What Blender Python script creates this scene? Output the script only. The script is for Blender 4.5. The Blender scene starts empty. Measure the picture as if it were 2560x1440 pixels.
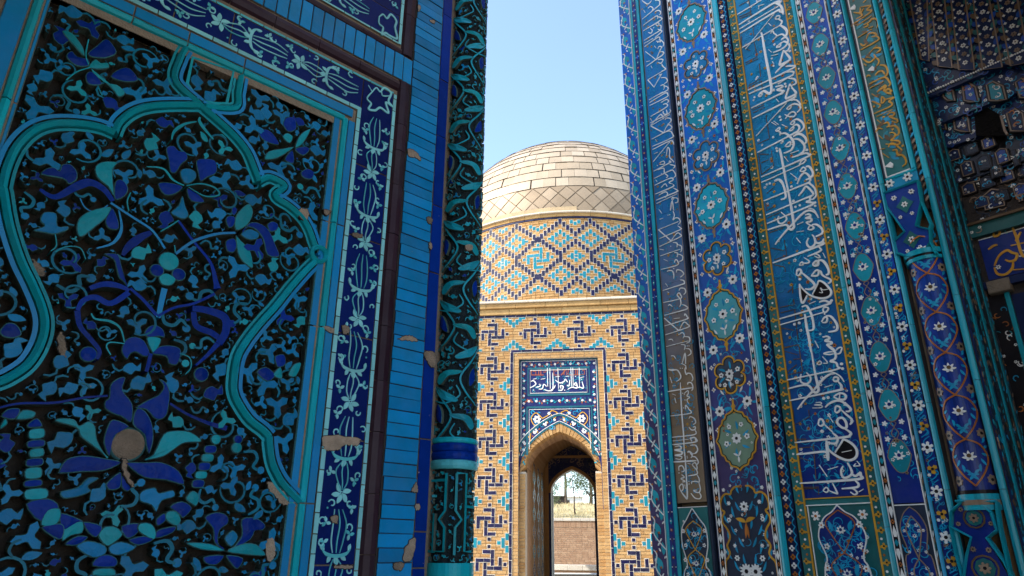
# Tiled mausoleum lane: carved blue portal (left), mosaic portal (right), domed brick mausoleum (middle)
import bpy, math, random
from math import sin, cos, pi, radians, atan, hypot
from mathutils import Vector, noise
rng = random.Random(11)
scene = bpy.context.scene
COL = scene.collection

# ------------------------------------------------------------------ camera, world, sun, exposure
CZ = 1.6                                    # eye height
FPX, PITCH, ROLL = 1707.0, atan(658 / 1707.0), radians(.453)
SUN_AZ, SUN_EL = (-.94, -.34), 42.0         # horizontal direction towards the sun, elevation in degrees
F3 = Vector((0, cos(PITCH), sin(PITCH))); U0 = Vector((0, -sin(PITCH), cos(PITCH))); R0 = Vector((1, 0, 0))
R3 = R0 * cos(ROLL) + U0 * sin(ROLL); U3 = U0 * cos(ROLL) - R0 * sin(ROLL)
cam = bpy.data.cameras.new('camera'); cam.sensor_width = 36; cam.lens = 36 * FPX / 2560; cam.clip_end = 3000; cam.clip_start = .05
co = bpy.data.objects.new('camera', cam); COL.objects.link(co); scene.camera = co
from mathutils import Matrix
co.matrix_world = Matrix(((R3.x, U3.x, -F3.x, 0), (R3.y, U3.y, -F3.y, 0), (R3.z, U3.z, -F3.z, CZ), (0, 0, 0, 1)))
world = bpy.data.worlds.new('World'); scene.world = world; world.use_nodes = True
wn = world.node_tree.nodes; wl = world.node_tree.links
sky = wn.new('ShaderNodeTexSky'); sky.sky_type = 'NISHITA'; sky.sun_disc = False
sky.sun_elevation = radians(SUN_EL); sky.sun_rotation = math.atan2(SUN_AZ[0], SUN_AZ[1])
sky.air_density = 1.0; sky.dust_density = 1.6; sky.ozone_density = .6; sky.altitude = 700
wn['Background'].inputs['Strength'].default_value = .15
wl.new(sky.outputs[0], wn['Background'].inputs[0])
sl = bpy.data.lights.new('sun', 'SUN'); sl.energy = 2.0; sl.angle = radians(.5); sl.color = (1, .93, .82)
so = bpy.data.objects.new('sun', sl); COL.objects.link(so); so.location = (-20, -10, 30)
sd = Vector((SUN_AZ[0], SUN_AZ[1], 0)).normalized() * cos(radians(SUN_EL)); sd.z = sin(radians(SUN_EL))
so.rotation_euler = sd.to_track_quat('Z', 'Y').to_euler()
vs = scene.view_settings; vs.view_transform = 'Standard'; vs.look = 'None'; vs.gamma = 1; vs.exposure = 1.85
scene.cycles.max_bounces = 6; scene.cycles.diffuse_bounces = 3; scene.cycles.glossy_bounces = 3
scene.cycles.use_denoising = True

# ------------------------------------------------------------------ materials
MATS = {}
def node_mat(name):
    m = bpy.data.materials.new(name); m.use_nodes = True
    nt = m.node_tree; return m, nt, nt.nodes, nt.links, nt.nodes['Principled BSDF']
def piece_random(N, Lk, geo):
    """one random value for each piece, whether pieces are objects or islands of a joined part"""
    oi_ = N.new('ShaderNodeObjectInfo'); a = N.new('ShaderNodeMath'); Lk.new(oi_.outputs['Random'], a.inputs[0]); Lk.new(geo.outputs['Random Per Island'], a.inputs[1])
    f_ = N.new('ShaderNodeMath'); f_.operation = 'FRACT'; Lk.new(a.outputs[0], f_.inputs[0]); return f_.outputs[0]
def glaze(name, col, rough=.3, var=.22, chip=.0, col2=None, z0=0, z1=1, bump=.12, body=(.30, .22, .15), ns=9., spec=.2, hue=.012, bs=70., dust=.12):
    """Glazed tile: colour varies from piece to piece and in blotches, chips show the clay body."""
    m, nt, N, Lk, B = node_mat(name)
    geo = N.new('ShaderNodeNewGeometry')
    n1 = N.new('ShaderNodeTexNoise'); n1.inputs['Scale'].default_value = ns; n1.inputs['Detail'].default_value = 4
    Lk.new(geo.outputs['Position'], n1.inputs['Vector'])
    base = None
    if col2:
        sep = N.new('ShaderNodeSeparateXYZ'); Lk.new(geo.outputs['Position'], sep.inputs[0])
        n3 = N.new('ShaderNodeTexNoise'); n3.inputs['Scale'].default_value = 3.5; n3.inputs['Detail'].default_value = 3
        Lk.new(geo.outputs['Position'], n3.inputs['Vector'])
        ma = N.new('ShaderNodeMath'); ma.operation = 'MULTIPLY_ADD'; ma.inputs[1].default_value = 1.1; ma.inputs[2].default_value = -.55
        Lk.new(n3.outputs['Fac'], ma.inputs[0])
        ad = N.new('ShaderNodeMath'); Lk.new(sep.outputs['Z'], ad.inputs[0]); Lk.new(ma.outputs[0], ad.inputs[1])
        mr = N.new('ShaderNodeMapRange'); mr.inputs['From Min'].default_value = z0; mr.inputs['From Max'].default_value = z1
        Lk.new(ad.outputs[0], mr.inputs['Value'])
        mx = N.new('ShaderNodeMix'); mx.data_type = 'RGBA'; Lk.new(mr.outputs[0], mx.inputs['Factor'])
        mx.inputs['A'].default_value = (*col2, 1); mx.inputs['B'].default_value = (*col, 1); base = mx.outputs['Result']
    hsv = N.new('ShaderNodeHueSaturation')
    if base: Lk.new(base, hsv.inputs['Color'])
    else: hsv.inputs['Color'].default_value = (*col, 1)
    s = N.new('ShaderNodeMath'); s.operation = 'MULTIPLY_ADD'; s.inputs[1].default_value = var; s.inputs[2].default_value = 1 - var
    Lk.new(piece_random(N, Lk, geo), s.inputs[0])
    s2 = N.new('ShaderNodeMath'); s2.operation = 'MULTIPLY_ADD'; s2.inputs[1].default_value = var * 1.6
    Lk.new(n1.outputs['Fac'], s2.inputs[0]); Lk.new(s.outputs[0], s2.inputs[2])
    s3 = N.new('ShaderNodeMath'); s3.inputs[1].default_value = -var * .5; Lk.new(s2.outputs[0], s3.inputs[0])
    Lk.new(s3.outputs[0], hsv.inputs['Value'])
    if hue:
        h = N.new('ShaderNodeMath'); h.operation = 'MULTIPLY_ADD'; h.inputs[1].default_value = hue * 2; h.inputs[2].default_value = .5 - hue
        Lk.new(n1.outputs['Fac'], h.inputs[0]); Lk.new(h.outputs[0], hsv.inputs['Hue'])
    outc = hsv.outputs['Color']
    if chip:
        n2 = N.new('ShaderNodeTexNoise'); n2.inputs['Scale'].default_value = 26; n2.inputs['Detail'].default_value = 5; n2.inputs['Roughness'].default_value = .62
        Lk.new(geo.outputs['Position'], n2.inputs['Vector'])
        cr_ = N.new('ShaderNodeMapRange'); cr_.inputs['From Min'].default_value = .74 - chip; cr_.inputs['From Max'].default_value = .77 - chip
        Lk.new(n2.outputs['Fac'], cr_.inputs['Value'])
        mx2 = N.new('ShaderNodeMix'); mx2.data_type = 'RGBA'; Lk.new(cr_.outputs[0], mx2.inputs['Factor'])
        Lk.new(outc, mx2.inputs['A']); mx2.inputs['B'].default_value = (*body, 1); outc = mx2.outputs['Result']
    if dust:                                 # dust and bloom lying on the glaze in uneven patches
        nd_ = N.new('ShaderNodeTexNoise'); nd_.inputs['Scale'].default_value = 5.5; nd_.inputs['Detail'].default_value = 8; nd_.inputs['Roughness'].default_value = .68
        Lk.new(geo.outputs['Position'], nd_.inputs['Vector'])
        md = N.new('ShaderNodeMapRange'); md.inputs['From Min'].default_value = .42; md.inputs['From Max'].default_value = .74; md.inputs['To Max'].default_value = dust
        Lk.new(nd_.outputs['Fac'], md.inputs['Value'])
        mx3 = N.new('ShaderNodeMix'); mx3.data_type = 'RGBA'; Lk.new(md.outputs[0], mx3.inputs['Factor']); Lk.new(outc, mx3.inputs['A']); mx3.inputs['B'].default_value = (.20, .20, .19, 1); outc = mx3.outputs['Result']
    Lk.new(outc, B.inputs['Base Color'])
    rr = N.new('ShaderNodeMath'); rr.operation = 'MULTIPLY_ADD'; rr.inputs[1].default_value = .3; rr.inputs[2].default_value = rough - .1
    Lk.new(n1.outputs['Fac'], rr.inputs[0]); Lk.new(rr.outputs[0], B.inputs['Roughness'])
    B.inputs['Specular IOR Level'].default_value = spec
    if bump:
        nb = N.new('ShaderNodeTexNoise'); nb.inputs['Scale'].default_value = bs; nb.inputs['Detail'].default_value = 3
        Lk.new(geo.outputs['Position'], nb.inputs['Vector'])
        bp = N.new('ShaderNodeBump'); bp.inputs['Strength'].default_value = bump; bp.inputs['Distance'].default_value = .01
        Lk.new(nb.outputs['Fac'], bp.inputs['Height']); Lk.new(bp.outputs[0], B.inputs['Normal'])
    MATS[name] = m; return m
def clay(name, col, var=.3, ns=14., rough=.9, bump=.5, col2=None, metal=0.):
    """Unglazed clay, brick, plaster or stone: two tones in noise, rough, per-piece tint."""
    m, nt, N, Lk, B = node_mat(name)
    geo = N.new('ShaderNodeNewGeometry')
    n1 = N.new('ShaderNodeTexNoise'); n1.inputs['Scale'].default_value = ns; n1.inputs['Detail'].default_value = 6; n1.inputs['Roughness'].default_value = .65
    Lk.new(geo.outputs['Position'], n1.inputs['Vector'])
    mx = N.new('ShaderNodeMix'); mx.data_type = 'RGBA'; Lk.new(piece_random(N, Lk, geo), mx.inputs['Factor'])
    c2 = col2 or tuple(c * (1 - var) for c in col)
    mx.inputs['A'].default_value = (*col, 1); mx.inputs['B'].default_value = (*c2, 1)
    hsv = N.new('ShaderNodeHueSaturation'); Lk.new(mx.outputs['Result'], hsv.inputs['Color'])
    s2 = N.new('ShaderNodeMath'); s2.operation = 'MULTIPLY_ADD'; s2.inputs[1].default_value = var * 2.4; s2.inputs[2].default_value = 1 - var * 1.2
    Lk.new(n1.outputs['Fac'], s2.inputs[0]); Lk.new(s2.outputs[0], hsv.inputs['Value']); Lk.new(hsv.outputs['Color'], B.inputs['Base Color'])
    B.inputs['Roughness'].default_value = rough; B.inputs['Specular IOR Level'].default_value = .2; B.inputs['Metallic'].default_value = metal
    nb = N.new('ShaderNodeTexNoise'); nb.inputs['Scale'].default_value = ns * 5; nb.inputs['Detail'].default_value = 5
    Lk.new(geo.outputs['Position'], nb.inputs['Vector'])
    bp = N.new('ShaderNodeBump'); bp.inputs['Strength'].default_value = bump; bp.inputs['Distance'].default_value = .02
    Lk.new(nb.outputs['Fac'], bp.inputs['Height']); Lk.new(bp.outputs[0], B.inputs['Normal'])
    MATS[name] = m; return m

glaze('azure', (.002, .25, .54), chip=.012)
glaze('azure_brick', (.002, .26, .57), chip=.035, var=.42, bump=.3, bs=30, body=(.36, .27, .2))
glaze('turq', (.006, .46, .54), chip=.03, bump=.35, bs=24, dust=.10)
glaze('leaf_azure', (.002, .20, .42), var=.4, chip=.03, bump=.6, bs=34, dust=.03, spec=.14)
glaze('leaf_turq', (.006, .34, .40), var=.35, chip=.03, bump=.6, bs=34, dust=.06, spec=.14)
glaze('cobalt', (.001, .028, .26), var=.4, chip=.02, spec=.10, bump=.6, bs=34, dust=0, hue=0)
glaze('cobalt_strip', (.001, .034, .28), var=.35, chip=.045, spec=.10, dust=0, hue=0, body=(.42, .36, .3))
glaze('navy', (.001, .014, .13), var=.3, chip=.015, spec=.10, dust=.02, hue=0)
glaze('aubergine', (.040, .016, .026), var=.3, chip=.0, rough=.35, spec=.15)
glaze('band_white', (.27, .70, .72), var=.25, chip=.02)
glaze('pale_turq', (.10, .52, .56), var=.3, chip=.03)
clay('rim', (.10, .135, .11), var=.4)
clay('rim_light', (.055, .19, .20), var=.35)
glaze('stem_teal', (.004, .16, .24), var=.4, spec=.12, dust=.04)
clay('carve_ground', (.055, .042, .033), var=.7, ns=9)
clay('mortar_tan', (.33, .25, .18), var=.35)
clay('plaster', (.42, .31, .22), var=.5, ns=24)
clay('dark_joint', (.055, .045, .04), var=.3)  # real dark joints, and the painted shade edge of plaster patches
clay('wall_core', (.30, .22, .14), var=.3, ns=4)

# ------------------------------------------------------------------ pixel geometry and surfaces
def ray(x, y): return F3 + R3 * ((x - 1280) / FPX) + U3 * ((720 - y) / FPX)
class Wall:
    """Vertical plane. u runs to the viewer's right, z up from eye height, d towards the viewer."""
    def __init__(s, ang, px=None, depth=None, o=None):
        s.e = Vector((cos(radians(ang)), sin(radians(ang)), 0)); s.n = Vector((s.e.y, -s.e.x, 0))
        if o is None:
            d = ray(px, 1378); k = depth / d.y; o = Vector((d.x * k, depth, 0))
        s.o = o
    def P(s, u, z, d=0.):
        return Vector((s.o.x + s.e.x * u + s.n.x * d, s.o.y + s.e.y * u + s.n.y * d, z + CZ))
    def pix(s, x, y, d=0.):
        r = ray(x, y); o = s.o + s.n * d
        t = o.dot(s.n) / r.dot(s.n)
        p = r * t - s.o
        return (p.x * s.e.x + p.y * s.e.y, p.z)
class Cyl:
    """Upright cylinder: u is arc length from the line facing the viewer, d outwards."""
    def __init__(s, cx, cy, r, face):
        s.c = (cx, cy); s.r = r; s.f = face; s.tilt = (0, 0)
    def P(s, u, z, d=0.):
        a = s.f + u / s.r
        return Vector((s.c[0] + (s.r + d) * cos(a), s.c[1] + (s.r + d) * sin(a), z + CZ))
def cr(pts, n=5, closed=False):
    if len(pts) < 3: return list(pts)
    out = []; L = len(pts)
    for i in range(L if closed else L - 1):
        g = (lambda k: pts[k % L]) if closed else (lambda k: pts[max(0, min(L - 1, k))])
        a, b, c, d = g(i - 1), g(i), g(i + 1), g(i + 2)
        for j in range(n):
            t = j / n; t2 = t * t; t3 = t2 * t
            out.append(tuple(.5 * (2 * b[k] + (c[k] - a[k]) * t + (2 * a[k] - 5 * b[k] + 4 * c[k] - d[k]) * t2 + (3 * b[k] - a[k] - 3 * c[k] + d[k]) * t3) for k in (0, 1)))
    if not closed: out.append(tuple(pts[-1]))
    return out
def area(p): return .5 * sum(p[i][0] * p[(i + 1) % len(p)][1] - p[(i + 1) % len(p)][0] * p[i][1] for i in range(len(p)))
def inset(p, b):
    n = len(p); out = []
    for i in range(n):
        a, c, q = p[i - 1], p[(i + 1) % n], p[i]
        tx, ty = c[0] - a[0], c[1] - a[1]; l = hypot(tx, ty) or 1e-9
        out.append((q[0] - ty / l * b, q[1] + tx / l * b))
    return out
def rect(u0, u1, z0, z1): return [(u0, z0), (u1, z0), (u1, z1), (u0, z1)]
WL = {}
class M:
    """Mesh collector with material slots."""
    def __init__(s): s.v = []; s.f = []; s.mi = []; s.m = []
    def slot(s, name):
        if name not in s.m: s.m.append(name)
        return s.m.index(name)
    def quad(s, pts, mat):
        b = len(s.v); s.v += [tuple(p) for p in pts]; s.f.append(tuple(range(b, b + len(pts)))); s.mi.append(s.slot(mat))
    def poly(s, S, p, d0, d1, mat, side=None, bev=0., dome=0.):
        if area(p) < 0: p = p[::-1]
        d1 += rng.uniform(0, .0006); n = len(p); b = len(s.v); ms = s.slot(mat); ss = s.slot(side or mat)
        rings = [[S.P(u, z, d0) for u, z in p]]
        if bev:
            rings.append([S.P(u, z, d1 - bev) for u, z in p]); q = inset(p, bev)
        else: q = p
        rings.append([S.P(u, z, d1) for u, z in q])
        for r in rings: s.v += [tuple(v) for v in r]
        for k in range(len(rings) - 1):
            for i in range(n):
                j = (i + 1) % n; s.f.append((b + k * n + i, b + k * n + j, b + (k + 1) * n + j, b + (k + 1) * n + i))
                s.mi.append(ss if k == 0 else (s.slot('rim_light') if side == 'rim' else ms))
        t = b + (len(rings) - 1) * n
        if dome:
            cu = sum(x[0] for x in q) / n; cz = sum(x[1] for x in q) / n
            s.v.append(tuple(S.P(cu, cz, d1 + dome))); c = len(s.v) - 1
            for i in range(n): s.f.append((t + i, t + (i + 1) % n, c)); s.mi.append(ms)
        else: s.f.append(tuple(range(t, t + n))); s.mi.append(ms)
    def box(s, S, u0, u1, z0, z1, d0, d1, mat, side=None, bev=0.): s.poly(S, rect(u0, u1, z0, z1), d0, d1, mat, side, bev)
    def stroke(s, S, p, w, d0, d1, mat, rnd=False, closed=False, taper=0., side=None):
        n = len(p)
        if n < 2: return
        ws = w if isinstance(w, (list, tuple)) else [w] * n
        if len(ws) != n: ws = [ws[min(len(ws) - 1, int(i * len(ws) / n))] for i in range(n)]
        if taper and not closed:
            ws = [x * (1 - taper * (1 - min(1, 4 * i / (n - 1), 4 * (n - 1 - i) / (n - 1)))) for i, x in enumerate(ws)]
        jit = rng.uniform(0, .0009); K = 5 if rnd else 4; b = len(s.v); ms = s.slot(mat); ss = s.slot(side or mat)
        for i in range(n):
            a = p[i - 1] if (i or closed) else p[0]; c = p[(i + 1) % n] if (i < n - 1 or closed) else p[-1]
            tx, tz = c[0] - a[0], c[1] - a[1]; l = hypot(tx, tz) or 1e-9; nx, nz = -tz / l, tx / l; h = ws[i] / 2
            e1 = d1 + (jit + i * 2.5e-5 if not rnd else 0)
            if rnd: prof = [(cos(pi * k / (K - 1)) * h, d0 + sin(pi * k / (K - 1)) * (d1 - d0)) for k in range(K)]
            else: prof = [(h, d0), (h, e1), (-h, e1), (-h, d0)]
            for o, d in prof: s.v.append(tuple(S.P(p[i][0] + nx * o, p[i][1] + nz * o, d)))
        for i in range(n if closed else n - 1):
            j = (i + 1) % n
            for k in range(K - 1):
                s.f.append((b + i * K + k, b + i * K + k + 1, b + j * K + k + 1, b + j * K + k)); s.mi.append(ms if rnd or k == 1 else ss)
        if not closed:
            s.f.append(tuple(b + k for k in range(K))[::-1]); s.mi.append(ms)
            s.f.append(tuple(b + (n - 1) * K + k for k in range(K))); s.mi.append(ms)
    def disc(s, S, u, z, r, d0, d1, mat, n=10, side=None, bev=0., dome=0., ry=None):
        s.poly(S, [(u + r * cos(2 * pi * k / n), z + (ry or r) * sin(2 * pi * k / n)) for k in range(n)], d0, d1, mat, side, bev, dome)
    def build(s, name, parent=None, at=None, smooth=False):
        if not s.v: return None
        if at is None:
            at = Vector([(min(v[k] for v in s.v) + max(v[k] for v in s.v)) / 2 for k in range(3)])
        at = Vector(at)
        me = bpy.data.meshes.new(name)
        me.from_pydata([(v[0] - at.x, v[1] - at.y, v[2] - at.z) for v in s.v], [], s.f)
        for m in s.m: me.materials.append(MATS[m])
        me.polygons.foreach_set('material_index', s.mi)
        if smooth: me.polygons.foreach_set('use_smooth', [True] * len(s.f))
        me.update()
        return put(name, me, parent, at)
def put(name, me, parent, at):
    o = bpy.data.objects.new(name, me); COL.objects.link(o); at = Vector(at)
    if parent is not None: o.parent = parent; o.location = at - WL[parent.name]
    else: o.location = at
    WL[o.name] = at
    return o
def thing(name, label, cat, loc, group=None):
    o = bpy.data.objects.new(name, None); COL.objects.link(o); o.location = loc; o.empty_display_size = .2
    WL[o.name] = Vector(loc); o['label'] = label; o['category'] = cat
    if group: o['group'] = group
    return o
def tag(o, label, cat, group=None):
    o['label'] = label; o['category'] = cat
    if group: o['group'] = group
    return o
def stuff(o): 
    if o: o['kind'] = 'stuff'
    return o
def struct(o): o['kind'] = 'structure'; return o
class Zm:
    """Reads traced points given in an enlargement of the photograph (origin, scale) onto a wall."""
    def __init__(s, S, ox, oy, k, d=0.): s.S = S; s.ox = ox; s.oy = oy; s.k = k; s.d = d
    def __call__(s, t):
        if isinstance(t, str): t = [tuple(float(c) for c in q.split(',')) for q in t.split()]
        return [s.S.pix(s.ox + x / s.k, s.oy + y / s.k, s.d) for x, y in t]
    def m(s, x, y, px):                      # metres per traced pixel near a point
        a = s.S.pix(s.ox + x / s.k, s.oy + y / s.k, s.d); b = s.S.pix(s.ox + x / s.k, s.oy + (y + px) / s.k, s.d)
        return hypot(a[0] - b[0], a[1] - b[1])
def trace(mm, Z, text, d0, d1, mat, wmul=1.):
    """Pen strokes: 'width pts' per item, o = closed loop, l = straight segments, . = dots."""
    for it in text.split(';'):
        it = it.strip()
        if not it: continue
        kind = ''
        if it[0] in 'ol.': kind = it[0]; it = it[1:]
        w, pts = it.split(' ', 1)
        raw = [tuple(float(c) for c in q.split(',')) for q in pts.split()]
        W = Z.m(raw[0][0], raw[0][1], float(w)) * wmul
        p = Z(raw)
        if kind == '.':
            for u, z in p: mm.disc(Z.S, u, z, W / 2, d0, d1, mat, 8)
        elif kind == 'o': mm.stroke(Z.S, cr(p, 4, True), W, d0, d1, mat, closed=True)
        elif kind == 'l': mm.stroke(Z.S, p, W, d0, d1, mat)
        else: mm.stroke(Z.S, cr(p, 5), W, d0, d1, mat, taper=.45)
# ------------------------------------------------------------------ ground and lane
LW = Wall(43, px=1200, depth=3.6)           # carved portal on the left
RW = Wall(-50, px=1595, depth=5.5)          # mosaic portal on the right
FW = Wall(-8, px=1400, depth=18.)           # facade of the domed mausoleum
clay('paving', (.60, .53, .42), var=.3, ns=2)
g = M(); n_ = 24
for i in range(n_):
    for j in range(n_):
        x0, y0 = -300 + 600 * i / n_, -300 + 600 * j / n_
        g.quad([(x0, y0, 0), (x0 + 600 / n_, y0, 0), (x0 + 600 / n_, y0 + 600 / n_, 0), (x0, y0 + 600 / n_, 0)], 'paving')
struct(g.build('ground', at=(0, 0, 0)))

# ------------------------------------------------------------------ LEFT: carved portal
LP = thing('carved_portal', 'left portal of blue glazed tile with deep carved scroll panel and round corner column', 'portal', LW.P(-1, -CZ, 0))
def lx(x, y=720): return LW.pix(x, y)[0]
def lz(x, y): return LW.pix(x, y)[1]
TOP, BOT = 8.7, -CZ                          # building height above the eye, ground
u_col0 = lx(1098); u_cob0, u_cob1 = lx(1071), lx(1097); u_br0, u_br1 = lx(993), lx(1068)
u_pu0, u_pu1 = lx(957), lx(991); u_w1a, u_w1b = lx(943), lx(952); u_nv0, u_nv1 = lx(857), lx(943)
u_w0a, u_w0b = lx(846), lx(857); u_az0, u_az1 = lx(823), lx(844); u_tq = lx(816); u_in = lx(789)
z_pu1 = lz(1027, 213); z_nv1 = lz(992, 240); z_nv0 = lz(907, 272); z_tq = LW.pix(857, 287)[1]
u_lft = LW.pix(97, 0)[0]                     # left turquoise frame line of the carved panel
u_L = u_lft - .20                            # outer left limit of what is modelled in detail
# wall core behind the facing, unseen side wall and vault added to darken the panel (they shade the lane)
core = M()
def wbox(mm, u0, u1, z0, z1, d0, d1, mat='wall_core', S=LW):
    q = [S.P(u, z, d) for u, z, d in ((u0, z0, d0), (u1, z0, d0), (u1, z0, d1), (u0, z0, d1), (u0, z1, d0), (u1, z1, d0), (u1, z1, d1), (u0, z1, d1))]
    for f in ((0, 1, 2, 3), (4, 7, 6, 5), (0, 4, 5, 1), (1, 5, 6, 2), (2, 6, 7, 3), (3, 7, 4, 0)): mm.quad([q[i] for i in f], mat)
wbox(core, -5.2, u_col0 + .02, BOT, TOP, -5.0, -.095)
wbox(core, u_cob1 + .001, u_cob1 + .16, BOT, TOP, -.094, -.045, 'mortar_tan'); core.build('wall', LP)
shade_side = M(); wbox(shade_side, -3.6, -2.62, BOT, 3.3, -.09, 3.4); shade_side.build('side_wall', LP)
shade_vault = M(); wbox(shade_vault, -3.6, -1.25, 3.3, 4.2, -.09, 3.6); shade_vault.build('vault', LP)

# --- blue brick pier
def chips(parent, Z, polys, d, name='plaster_patch'):
    for t in polys:
        p = cr(Z(t), 7, True); p = p if area(p) > 0 else p[::-1]; p = [(a + rng.uniform(-.0035, .0035), b + rng.uniform(-.0035, .0035)) for a, b in p]
        m = M(); m.poly(Z.S, inset(p, -.003), d - .02, d - .0012, 'dark_joint'); m.poly(Z.S, p, d - .02, d, 'plaster'); m.build(name, parent)  # dark border painted round the patch as edge shade, so it looks sunk
Z1 = Zm(LW, 0, 0, 2.88); Z2 = Zm(LW, 0, 480, 2.88); Z3 = Zm(LW, 0, 940, 2.88)
Z4 = Zm(LW, 580, 0, 3); Z5 = Zm(LW, 580, 480, 3); Z6 = Zm(LW, 580, 960, 3)
b = M(); b.box(LW, u_br0 - .006, u_br1 + .004, BOT, TOP, -.094, -.008, 'dark_joint')
pb = b.build('brick_pier', LP)
zb0 = lz(1040, 970); zb1 = lz(1035, 1407); pitch = (zb0 - zb1) / 13
z = zb1 - 4 * pitch; k = 0
while z < 4.6:
    jw = rng.uniform(-.003, .003); t = rng.uniform(-.0015, .0015)
    m = M(); p = [(u_br0 + jw, z + .0018), (u_br1 + jw * .5, z + .0018 + t), (u_br1 + jw * .5, z + pitch - .0018 + t), (u_br0 + jw, z + pitch - .0018)]
    m.poly(LW, p, -.03, rng.uniform(-.002, .0035), 'azure_brick', 'dark_joint', bev=.0025); m.build('brick', pb)
    z += pitch
chips(pb, Z5, ['1240,1105 1290,1085 1340,1080 1390,1120 1300,1113', '1462,190 1500,200 1490,240 1465,225', '1480,380 1497,400 1490,430 1478,420'], .0045)
chips(pb, Z6, ['1300,1225 1370,1150 1355,1290 1285,1335', '1212,1345 1285,1342 1265,1395 1222,1388', '1345,800 1380,740 1385,810', '1370,910 1400,900 1405,935 1378,945'], .0045)
chips(pb, Z4, ['1318,1118 1375,1140 1415,1205 1370,1180 1322,1172', '1395,40 1412,50 1402,90 1393,80', '1485,150 1520,160 1515,178 1490,170'], .0045)
# --- cobalt strip, in lengths
b = M(); b.box(LW, u_cob0 - .004, u_cob1 + .002, BOT, TOP, -.094, -.012, 'mortar_tan'); cs = b.build('cobalt_strip', LP)
cuts = [BOT] + [lz(1080, yy) for yy in (1420, 1330, 1100, 880, 680, 510, 330, 185)] + [3.1, 3.5, 3.9, 4.3]
for a, c in zip(cuts, cuts[1:]):
    m = M(); m.box(LW, u_cob0, u_cob1, a + .003, c - .003, -.03, rng.uniform(-.002, .002), 'cobalt_strip', 'mortar_tan', bev=.004); m.build('tile', cs)
chips(cs, Z5, ['1440,1205 1515,1210 1522,1300 1500,1315 1465,1280'], .0045)
# --- aubergine moulding: half-round pieces up the pier and along the panel heads
au = M(); au.box(LW, u_w1b - .004, u_br0 - .004, BOT, TOP, -.094, -.014, 'mortar_tan'); au_ = au.build('aubergine_moulding', LP)
def half_round(parent, p0, p1, w, d0, h, mat, name, gap=.0015, S=LW):
    n = 5; t = gap / (hypot(p1[0] - p0[0], p1[1] - p0[1]) or 1)
    q = [(p0[0] + (p1[0] - p0[0]) * (t + (1 - 2 * t) * i / (n - 1)), p0[1] + (p1[1] - p0[1]) * (t + (1 - 2 * t) * i / (n - 1))) for i in range(n)]
    m = M(); m.stroke(S, q, w, d0, d0 + h, mat, rnd=True); return m.build(name, parent, smooth=False)
uc = (u_pu0 + u_pu1) / 2; wpu = u_pu1 - u_pu0
zz = BOT
while zz < z_pu1 - .02:
    nz = min(zz + rng.uniform(.16, .30), z_pu1); half_round(au_, (uc, zz), (uc, nz), wpu * 1.02, -.014, .022 + rng.uniform(-.002, .002), 'aubergine', 'brick'); zz = nz
zz = lz(1035, 150)
while zz < 4.4:
    nz = zz + rng.uniform(.18, .3); half_round(au_, (uc, zz), (uc, nz), wpu * 1.02, -.014, .022, 'aubergine', 'brick'); zz = nz
z_pm = z_pu1 - wpu / 2                      # head of the lower panel
def run_h(parent, zc, w, u_from, u_to, mat, name, dmin=.18, dmax=.26, h=.022):
    uu = u_from
    while uu > u_to:
        nu = uu - rng.uniform(dmin, dmax); half_round(parent, (uu, zc), (nu, zc), w, -.014, h, mat, name); uu = nu
hb = M(); hb.box(LW, -2.6, u_w1b - .004, z_nv1 + .004, lz(1035, 150), -.094, -.014, 'mortar_tan'); hb_ = hb.build('head_course', LP)
run_h(hb_, z_pm, wpu * .9, uc - wpu / 2, -2.5, 'aubergine', 'brick')
z_up0 = lz(1035, 153)                        # lower edge of the upper panel's frame
run_h(hb_, z_up0 + wpu * .28, wpu * .55, uc - wpu / 2, -2.5, 'aubergine', 'brick', h=.016)
# upright blue bricks between the two panels
uu = u_br0 - .004; za, zc_ = z_pu1 + .004, z_up0 - .004
while uu > -2.5:
    w = pitch * 1.02; m = M(); m.poly(LW, rect(uu - w + .004, uu - .001, za, zc_), -.03, rng.uniform(-.002, .002), 'azure_brick', 'mortar_tan', bev=.0025); m.build('brick', hb_); uu -= w

# --- navy tile band with pale flower sprays
def strip_rect(parent, u0, u1, z0, z1, d, mat, name, step, vert=True, gap=.002, rec=.03):
    a = z0 if vert else u0; e = z1 if vert else u1
    while a < e - .01:
        nb = min(e, a + step * rng.uniform(.9, 1.1))
        r_ = rect(u0, u1, a + gap, nb - gap) if vert else rect(a + gap, nb - gap, z0, z1)
        m = M(); m.poly(LW, r_, d - rec, d + rng.uniform(-.0008, .0008), mat, 'mortar_tan', bev=.0015); m.build(name, parent); a = nb
nb_ = M(); nb_.box(LW, u_w0a - .012, u_w1b + .001, BOT, z_nv1 + .004, -.094, -.010, 'mortar_tan')
nb_.box(LW, -2.6, u_w0a - .012, z_nv0 - .055, z_nv1 + .004, -.094, -.010, 'mortar_tan')
band = nb_.build('flower_band', LP)
jz = [BOT, lz(840, 1413), lz(860, 1097), lz(855, 832), lz(910, 597), lz(930, 425), z_nv1]
for a, c in zip(jz, jz[1:]):
    m = M(); m.poly(LW, rect(u_nv0, u_nv1, a + .003, c - .003), -.04, rng.uniform(-.001, .001), 'navy', 'mortar_tan', bev=.002); m.build('tile', band)
uj = [u_nv0 - .001, LW.pix(790, 210)[0], LW.pix(573, 110)[0], LW.pix(430, 60)[0], LW.pix(300, 20)[0], -2.5]
for a, c in zip(uj, uj[1:]):
    m = M(); m.poly(LW, rect(c + .003, a - .003, z_nv0, z_nv1 - .002), -.04, rng.uniform(-.001, .001), 'navy', 'mortar_tan', bev=.002); m.build('tile', band)
strip_rect(band, u_w0a, u_w0b - .001, BOT, z_nv0 - .001, .0045, 'band_white', 'border_tile', .085)
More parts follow.
